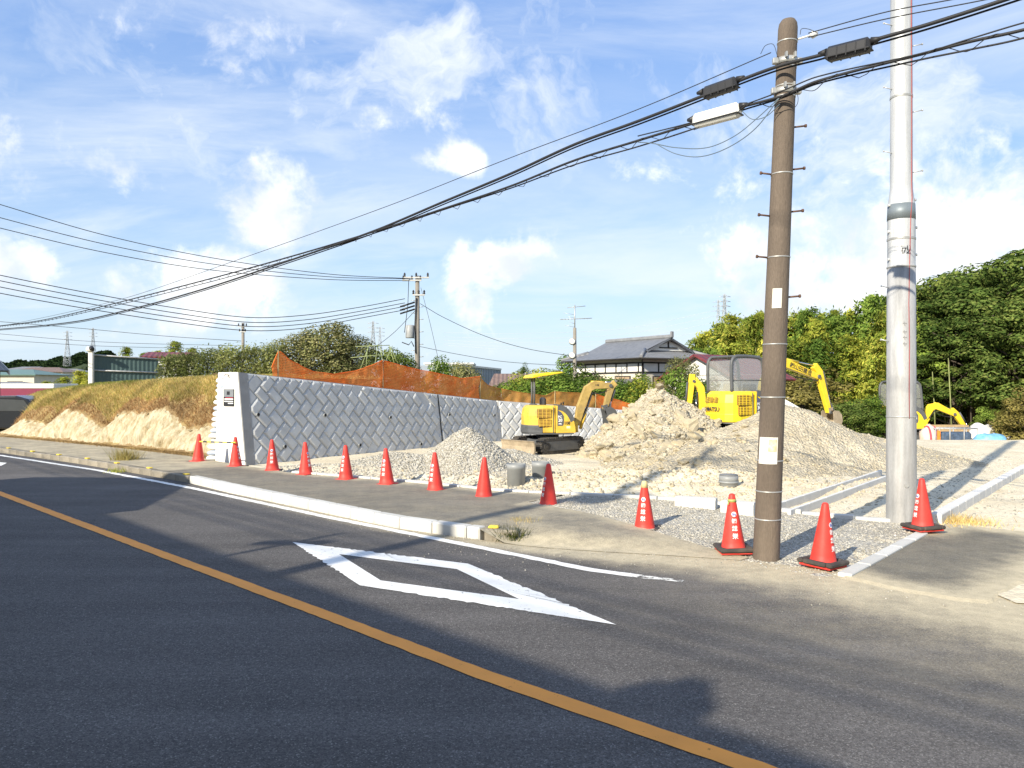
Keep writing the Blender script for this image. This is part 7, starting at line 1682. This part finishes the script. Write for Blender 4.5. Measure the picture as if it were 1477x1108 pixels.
# the wood on the right
RT = [(1345, 412, 61, 'd1', 1.1), (1400, 418, 56, 'd2', 1.15), (1452, 388, 55, 'd1', 1.2), (1490, 372, 59, 'd2', 1.3), (1372, 402, 67, 'd2', 1.1), (1425, 396, 65, 'd1', 1.1), (1335, 470, 55, 'm1', 1.0), (1478, 440, 51, 'd2', 1.1), (1430, 450, 52, 'd1', 1.15), (1375, 462, 53, 'd2', 1.1),
      (1310, 425, 69, 'd2', 1.0), (1325, 440, 63, 'd1', 1.0), (1520, 400, 53, 'd1', 1.2), (1540, 390, 63, 'd2', 1.3), (1290, 430, 73, 'm1', 1.0), (1410, 412, 75, 'd1', 1.3), (1350, 420, 77, 'd2', 1.3), (1470, 400, 75, 'd2', 1.3)]
for (x, y, d, k, w) in RT: put(k, x, y, d, GZ, 'dark green broadleaf tree in the dense wood on the right', 'broadleaf trees of the wood on the right', w)
BT = [(1005, 492, 60, 'b1'), (1022, 478, 62, 'b2'), (1035, 466, 60, 'b1'), (1050, 462, 58, 'b1'), (1062, 452, 63, 'b2'), (1078, 447, 60, 'b2'), (1092, 452, 57, 'b1'), (1108, 449, 61, 'b2'), (1124, 447, 59, 'b1'), (1142, 443, 60, 'b1'), (1156, 440, 57, 'b3'), (1170, 452, 54, 'b2'), (1182, 447, 61, 'b1'), (1196, 452, 58, 'b3'), (1206, 440, 62, 'b1'), (1222, 448, 57, 'b3'),
      (1248, 440, 60, 'b2'), (1262, 436, 55, 'b1'), (1276, 432, 58, 'b3'), (1295, 428, 57, 'b1'), (1160, 478, 52, 'b1'), (1180, 490, 51, 'b3'), (1215, 478, 52, 'b1'), (1242, 470, 51, 'b2'), (1258, 476, 50, 'b1'), (1272, 480, 52, 'b2'), (1040, 495, 54, 'b3'), (1070, 488, 55, 'b1'), (1098, 484, 54, 'b2'), (1128, 480, 52, 'b1'), (1020, 505, 57, 'b3'), (1290, 490, 52, 'b1')]
for (x, y, d, k) in BT: put(k, x, y-7+random.uniform(-11, 9), d, GZ, 'feathery yellow-green bamboo in the grove behind the excavators', 'bamboo of the grove', random.uniform(.85, 1.15))
for (x, y) in ((1040, 452), (1086, 441), (1153, 434), (1168, 438), (1205, 430)): put('b1', x, y, 60, GZ, 'feathery yellow-green bamboo in the grove behind the excavators', 'bamboo of the grove', .8)
put('b3', 1237, 405, 58, GZ, 'tallest bamboo, its pointed tip rising above the grove', 'bamboo of the grove', .95)
for (x, y, d, k, w, lab) in ((1150, 560, 44, 's3', 1.5, 'olive brown shrub right of the brown pole below the boom'), (1165, 545, 47, 's3', 1.6, 'taller olive shrub behind the raised boom'), (1195, 590, 43, 's5', 1.6, 'dark bush below the excavator arm'), (1225, 585, 42, 's5', 1.4, 'dark green bush behind the excavator bucket'), (1175, 600, 41, 's5', 1.4, 'low dark bush beside the white pipe frame'), (1250, 575, 43, 's1', 1.3, 'green bush left of the silver pole at the wood edge'), (1272, 590, 42, 's1', 1.2, 'leafy bush touching the silver pole'), (1430, 590, 48, 's1', 1.1, 'spiky green bush behind the white sack'), (1462, 588, 43, 's3', 1.1, 'yellowish bush at the far right edge of the wood'), (1488, 570, 41, 's3', 1.3, 'golden bush cut by the right edge')):
    put(k, x, y, d, site_z(P(x, 0, d).x, d)-.1, lab, 'bushes along the wood edge', w)
# slim bare trunks and culms at the edge of the wood
for k in range(14):
    x = random.choice([random.uniform(1330, 1480), random.uniform(1330, 1480)]); d = random.uniform(50, 56); c = P(x, 560, d); h = random.uniform(4, 6.5); t = thing('bare_culm', 'slim bare stem standing among the shadows of the wood', 'bamboo', (c.x, c.y, GZ), group='bare stems in the wood'); mb = MB(); l = random.uniform(-.4, .4); mb.tube([(0, 0, 0), (l*.4, 0, h*.5), (l, 0, h)], [.05, .045, .03], 6); mb.build('stem', m_culm if k % 2 else m_bark, t)
# dark undergrowth filling the depth of the wood
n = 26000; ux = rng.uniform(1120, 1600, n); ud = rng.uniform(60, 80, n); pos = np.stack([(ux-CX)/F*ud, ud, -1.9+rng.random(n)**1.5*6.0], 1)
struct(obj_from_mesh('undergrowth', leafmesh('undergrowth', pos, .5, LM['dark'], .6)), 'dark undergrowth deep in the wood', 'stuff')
# bushes between wall and house
for (x, y, d, k, w, zb, lab) in ((760, 546, 48, 's2', 1.1, -1.0, 'yellowish bush left of the flat canopy'), (744, 548, 46, 's1', 1.0, -1.0, 'small green bush above the brown net'), (800, 541, 44, 's1', 1.2, -1.2, 'bright green bush right of the canopy posts'), (822, 545, 43, 's1', 1.1, -1.2, 'bright green bush below the aerial pole'), (845, 540, 46, 's5', 1.0, -1.4, 'dark bush behind the excavator boom'), (785, 545, 47, 's2', 1.0, -1.2, 'light green bush behind the canopy posts'), (895, 552, 44, 's1', 1.1, -1.4, 'leafy bush right of the excavator boom'), (912, 546, 45, 's1', .9, -1.4, 'leafy bush below the tiled house corner'), (930, 556, 43, 's2', .9, -1.4, 'light green bush above the soil heap'), (984, 528, 42, 's4', .5, -1.4, 'grey-green palm-like bush beside the red-roofed house'), (992, 540, 41, 's1', .9, -1.4, 'green bush behind the folded yellow arm'), (755, 531, 75, 's5', .5, 0.5, 'small dark conifer above the warehouse end'), (830, 520, 62, 's1', .8, -1.5, 'green treetop beside the aerial pole')):
    put(k, x, y, d, zb, lab, 'bushes behind the wall', w)
# trees and hedge above the bank
for (x, y, d, k, w, zb, lab) in ((430, 490, 35, 's4', 1.2, 1.5, 'olive bushy tree behind the left end of the orange net'), (470, 476, 35.5, 's4', 1.25, 1.5, 'tallest olive bushy tree behind the orange net'), (502, 492, 35, 's4', 1.0, 1.5, 'olive bushy tree left of the stake frame'), (548, 508, 40, 's5', 1.1, 1.0, 'dark bush behind the stake frame'), (578, 513, 42, 's5', 1.0, 1.0, 'dark bush left of the tall far pole'), (640, 520, 60, 's1', .8, -.5, 'rounded clipped bush right of the tall far pole'), (668, 531, 55, 's4', .9, -.5, 'greyish bush below the warehouse corner')):
    put(k, x, y, d, zb, lab, 'bushes above the orange net', w)
def hedge(label, x0, x1, yt0, yt1, d, zb, leaf, n, depth=1.3):
    a, b = P(x0, 0, d), P(x1, 0, d); t = thing('hedge', label, 'hedge', ((a.x+b.x)/2, d, zb), group='hedges on the bank'); u = rng.random(n); xx = a.x+(b.x-a.x)*u; zt = np.array([P(0, lerp(yt0, yt1, q), d).z for q in u])+.25*np.array([noise.noise(Vector((q*14, 3, 1))) for q in u])+rng.random(n)**6*.35
    yy = d+rng.uniform(0, depth, n)-.3*rng.random(n); w = rng.random(n)**.7; zz = zb+(zt-zb)*w+rng.normal(0, .05, n); yy += .25*np.array([noise.noise(Vector((p*2.5, q*2, 0))) for p, q in zip(xx, zz)])
    pos = np.stack([xx, yy, zz], 1)-np.array(t.location); obj_from_mesh('foliage', leafmesh('foliage', pos, .15, LM[leaf], .3, .35), t)
    for k in range(10): mb = MB(); x = lerp(a.x, b.x, (k+.5)/10)-t.location.x; mb.tube([(x, .5, -.1), (x+random.uniform(-.1, .1), .5, 1.4)], .02, 5); mb.build('stem', m_culm, t)
hedge('clipped green bamboo hedge right of the green hoarding', 226, 318, 516, 506, 34, 1.8, 'hedge', 9000)
hedge('taller green bamboo hedge left of the orange net', 312, 404, 505, 500, 33.5, 1.8, 'hedge', 9000)
# left distance
for (x, y, d, k, lab) in ((70, 545, 62, 'b2', 'yellow bamboo clump behind the truck'), (88, 538, 60, 'b2', 'bright yellow-green bamboo left of the hoarding post'), (105, 541, 62, 'b2', 'yellow-green bamboo between two brighter ones'), (120, 528, 60, 'b2', 'tallest yellow-green bamboo touching the hoarding post'), (130, 535, 63, 'b1', 'green bamboo behind the hoarding post'), (181, 494, 85, 'b1', 'lone pale bamboo plume above the hoarding'), (212, 503, 82, 'b1', 'low bamboo left of the maroon roof'), (228, 500, 84, 'b2', 'bamboo behind the maroon roof'), (252, 485, 83, 'b1', 'tall bamboo above the maroon roof'), (272, 495, 80, 'b2', 'bamboo right of the maroon roof')):
    put(k, x, y, d, -.5 if x < 140 else 1.0, lab, 'bamboo beyond the bank', 1.5 if x < 140 else 1.2)
# wooded hill with single crowns
hill = MB(); hx = [P(x, 0, 420) for x in range(-60, 190, 5)]; ht = [interp([(-60, 520), (20, 520), (60, 512), (95, 510), (115, 503), (130, 505), (150, 520), (200, 540)], x) for x in range(-60, 190, 5)]
vs = []
for p, y in zip(hx, ht): z = P(0, y, 420).z-4; vs += [(p.x, 400, -3), (p.x, 420, z*.7), (p.x, 440, z), (p.x, 480, -3)]
hill.add(vs, [(i*4+k, i*4+k+1, i*4+k+5, i*4+k+4) for i in range(len(hx)-1) for k in range(3)], True); struct(hill.build('hill', M('hill_floor', (.03, .045, .015), .9, .2, .05)), 'wooded hill on the far left')
n = 26000; ii = rng.integers(0, len(hx)-1, n); fx = rng.random(n); X = np.array([p.x for p in hx]); Zt = np.array([P(0, y, 420).z for y in ht]); ff = rng.random(n); xx = X[ii]+(X[1]-X[0])*fx; zt = Zt[ii]*(1-fx)+Zt[ii+1]*fx
zz = ff*zt+2.0*np.array([noise.noise(Vector((a*.12, b*.15, 0))) for a, b in zip(xx, ff*zt)])*np.minimum(1, ff*3); yy = 402+38*ff
struct(obj_from_mesh('hill_trees', leafmesh('hill_trees', np.stack([xx, yy, zz], 1), 2.4, leafmat('leaf_hill', [(.012, .026, .012), (.025, .045, .018), (.04, .065, .025)], .1), .7)), 'dark trees covering the far hill', 'stuff')
# far belt of greenery along the horizon
n = 24000; ux = rng.uniform(-400, 1900, n); ud = rng.uniform(120, 160, n); top = np.array([noise.noise(Vector((a*.012, 5, 0)))*1.6+noise.noise(Vector((a*.05, 9, 0))) for a in ux]); pos = np.stack([(ux-CX)/F*ud, ud, -2.6+rng.random(n)*(4.6+1.1*top)], 1)
struct(obj_from_mesh('far_treeline', leafmesh('far_treeline', pos, 1.3, LM['mid'], .6)), 'far green belt along the horizon', 'stuff')
# weeds at the kerb
def weed(label, p, n, h, sp, m, cat='weed'):
    t = thing('weed', label, cat, p, group='weeds at the kerb'); pos = np.concatenate([rng.normal(0, sp, (n, 2)), np.zeros((n, 1))], 1); o = blades('blades', m, pos, h, .012, .9, t); o['kind'] = 'stuff'; return t
m_weed = leafmat('weed_green', [(.05, .07, .015), (.10, .12, .03), (.22, .19, .08)], .3)
weed('dark tuft of weeds beside the old kerb stone', G(738, 779), 260, .16, .09, m_weed); weed('pale tuft of dry grass behind the old kerb stone', G(754, 757, .08), 160, .09, .12, m_straw)
weed('dry straw-coloured tuft growing at the kerb below the bank', G(181, 664, .12), 420, .28, .15, m_straw); weed('short weeds growing in the gutter below the dry tuft', G(170, 681), 120, .10, .12, m_gg); weed('tiny weed in the dusty ramp', G(812, 778), 60, .05, .05, m_weed); weed('low dry grass along the new street kerb', G(1385, 754), 500, .10, .22, m_straw)
# ---------------------------------------------------------------- what stands behind the camera and shades the road
def behind_house(label, c, w, dep, ze_, zr_, rz, hipk):
    t = thing('house', label, 'house', c, rz, 'houses across the road'); mb = MB(); mb.box((0, 0, ze_/2), (w, dep, ze_)); mb.build('wall', m_cream, t); o = .6
    quad_uv([[(-w/2-o, -dep/2-o, ze_-.2), (w/2+o, -dep/2-o, ze_-.2), (w/2-hipk, 0, zr_), (-w/2+hipk, 0, zr_)], [(-w/2-o, dep/2+o, ze_-.2), (w/2+o, dep/2+o, ze_-.2), (w/2-hipk, 0, zr_), (-w/2+hipk, 0, zr_)]], 'roof_plane', m_tile, t)
    for s in (-1, 1): mb = MB(); mb.add([(s*(w/2+(o if hipk else 0)), -dep/2-(o if hipk else 0), ze_-.2), (s*(w/2+(o if hipk else 0)), dep/2+(o if hipk else 0), ze_-.2), (s*(w/2-hipk), 0, zr_-.03)], [(0, 1, 2)]); mb.build('gable', m_tile if hipk else m_cream, t)
    for k in (-1, 0, 1): window(t, (k*w*.28, -dep/2-.02, 1.5), 1.4, 1.2, 0, m_win, 2)
    return t
SX, SY, ST = .6, .8, math.tan(SUN_EL)
def caster(x, y, back):
    "point that throws its shadow on the ground at photo pixel x, y, standing back metres towards the sun"
    g = G(x, y); return Vector((g.x-SX*back, g.y-SY*back, back*ST))
RZ = math.atan2(-R2, R2)
def at_tn(t, n): p = TU*t+NU*n; return p
p = at_tn(-15.3, -7.2); behind_house('gabled house across the road throwing the pointed shadow on the far lane', (p.x, p.y, 0), 8.4, 5.2, 3.95, 5.45, RZ+math.pi/2, 0)
p = at_tn(-5.0, -7.0); behind_house('long low house across the road shading the near lane', (p.x, p.y, 0), 15.6, 5.4, 4.25, 5.95, RZ, .8)
p = at_tn(-1.3, -6.6); tr_ = tree_proto('broadleaf_tree', 21, 5.95, .4, 4.0, 'dark', 18, 180, .2); tr_.location = (p.x, p.y, 0); tag(tr_, 'garden tree across the road', 'tree')
p = at_tn(-7.4, -6.0); t = thing('aerial_mast', 'thin aerial mast on the house across the road', 'aerial', (p.x, p.y, 0)); mb = MB(); mb.tube([(0, 0, 0), (0, 0, 6.3)], .05, 6); mb.box((0, 0, 5.9), (.9, .12, .12)); mb.build('mast', m_band, t)
# the pole behind the camera whose shadow crosses the road and the mound
g = G(520, 800); bpos = Vector((g.x-SX*15.5, g.y-SY*15.5, 0)); t = thing('utility_pole', 'utility pole across the road behind the viewpoint', 'utility pole', bpos, group='utility poles'); mb = MB(); mb.tube([(0, 0, 0), (0, 0, 14.5)], [.17, .11], 16); mb.build('pole_shaft', m_pole, t); mb = MB(); mb.box((0, -.15, 14), (1.6, .09, .09)); mb.build('crossarm', m_band, t); mb = MB(); mb.lathe([(.28, 10.6), (.3, 10.7), (.3, 11.4), (.25, 11.5)], 16, (.5, 0, 0)); mb.build('transformer', m_band, t)
for k, z in enumerate((13.9, 8.55, 8.35, 8.15)):
    cable('%s wire on the pole across the road' % ['top', 'second', 'third', 'lowest'][k], [bpos+Vector((-R2*34, R2*34, z+.3)), bpos+Vector((-R2*17, R2*17, z+.05)), bpos+Vector((0, 0, z)), bpos+Vector((R2*17, -R2*17, z+.05)), bpos+Vector((R2*34, -R2*34, z+.3))], (.022 if k else .02), 5, group='wires across the road')
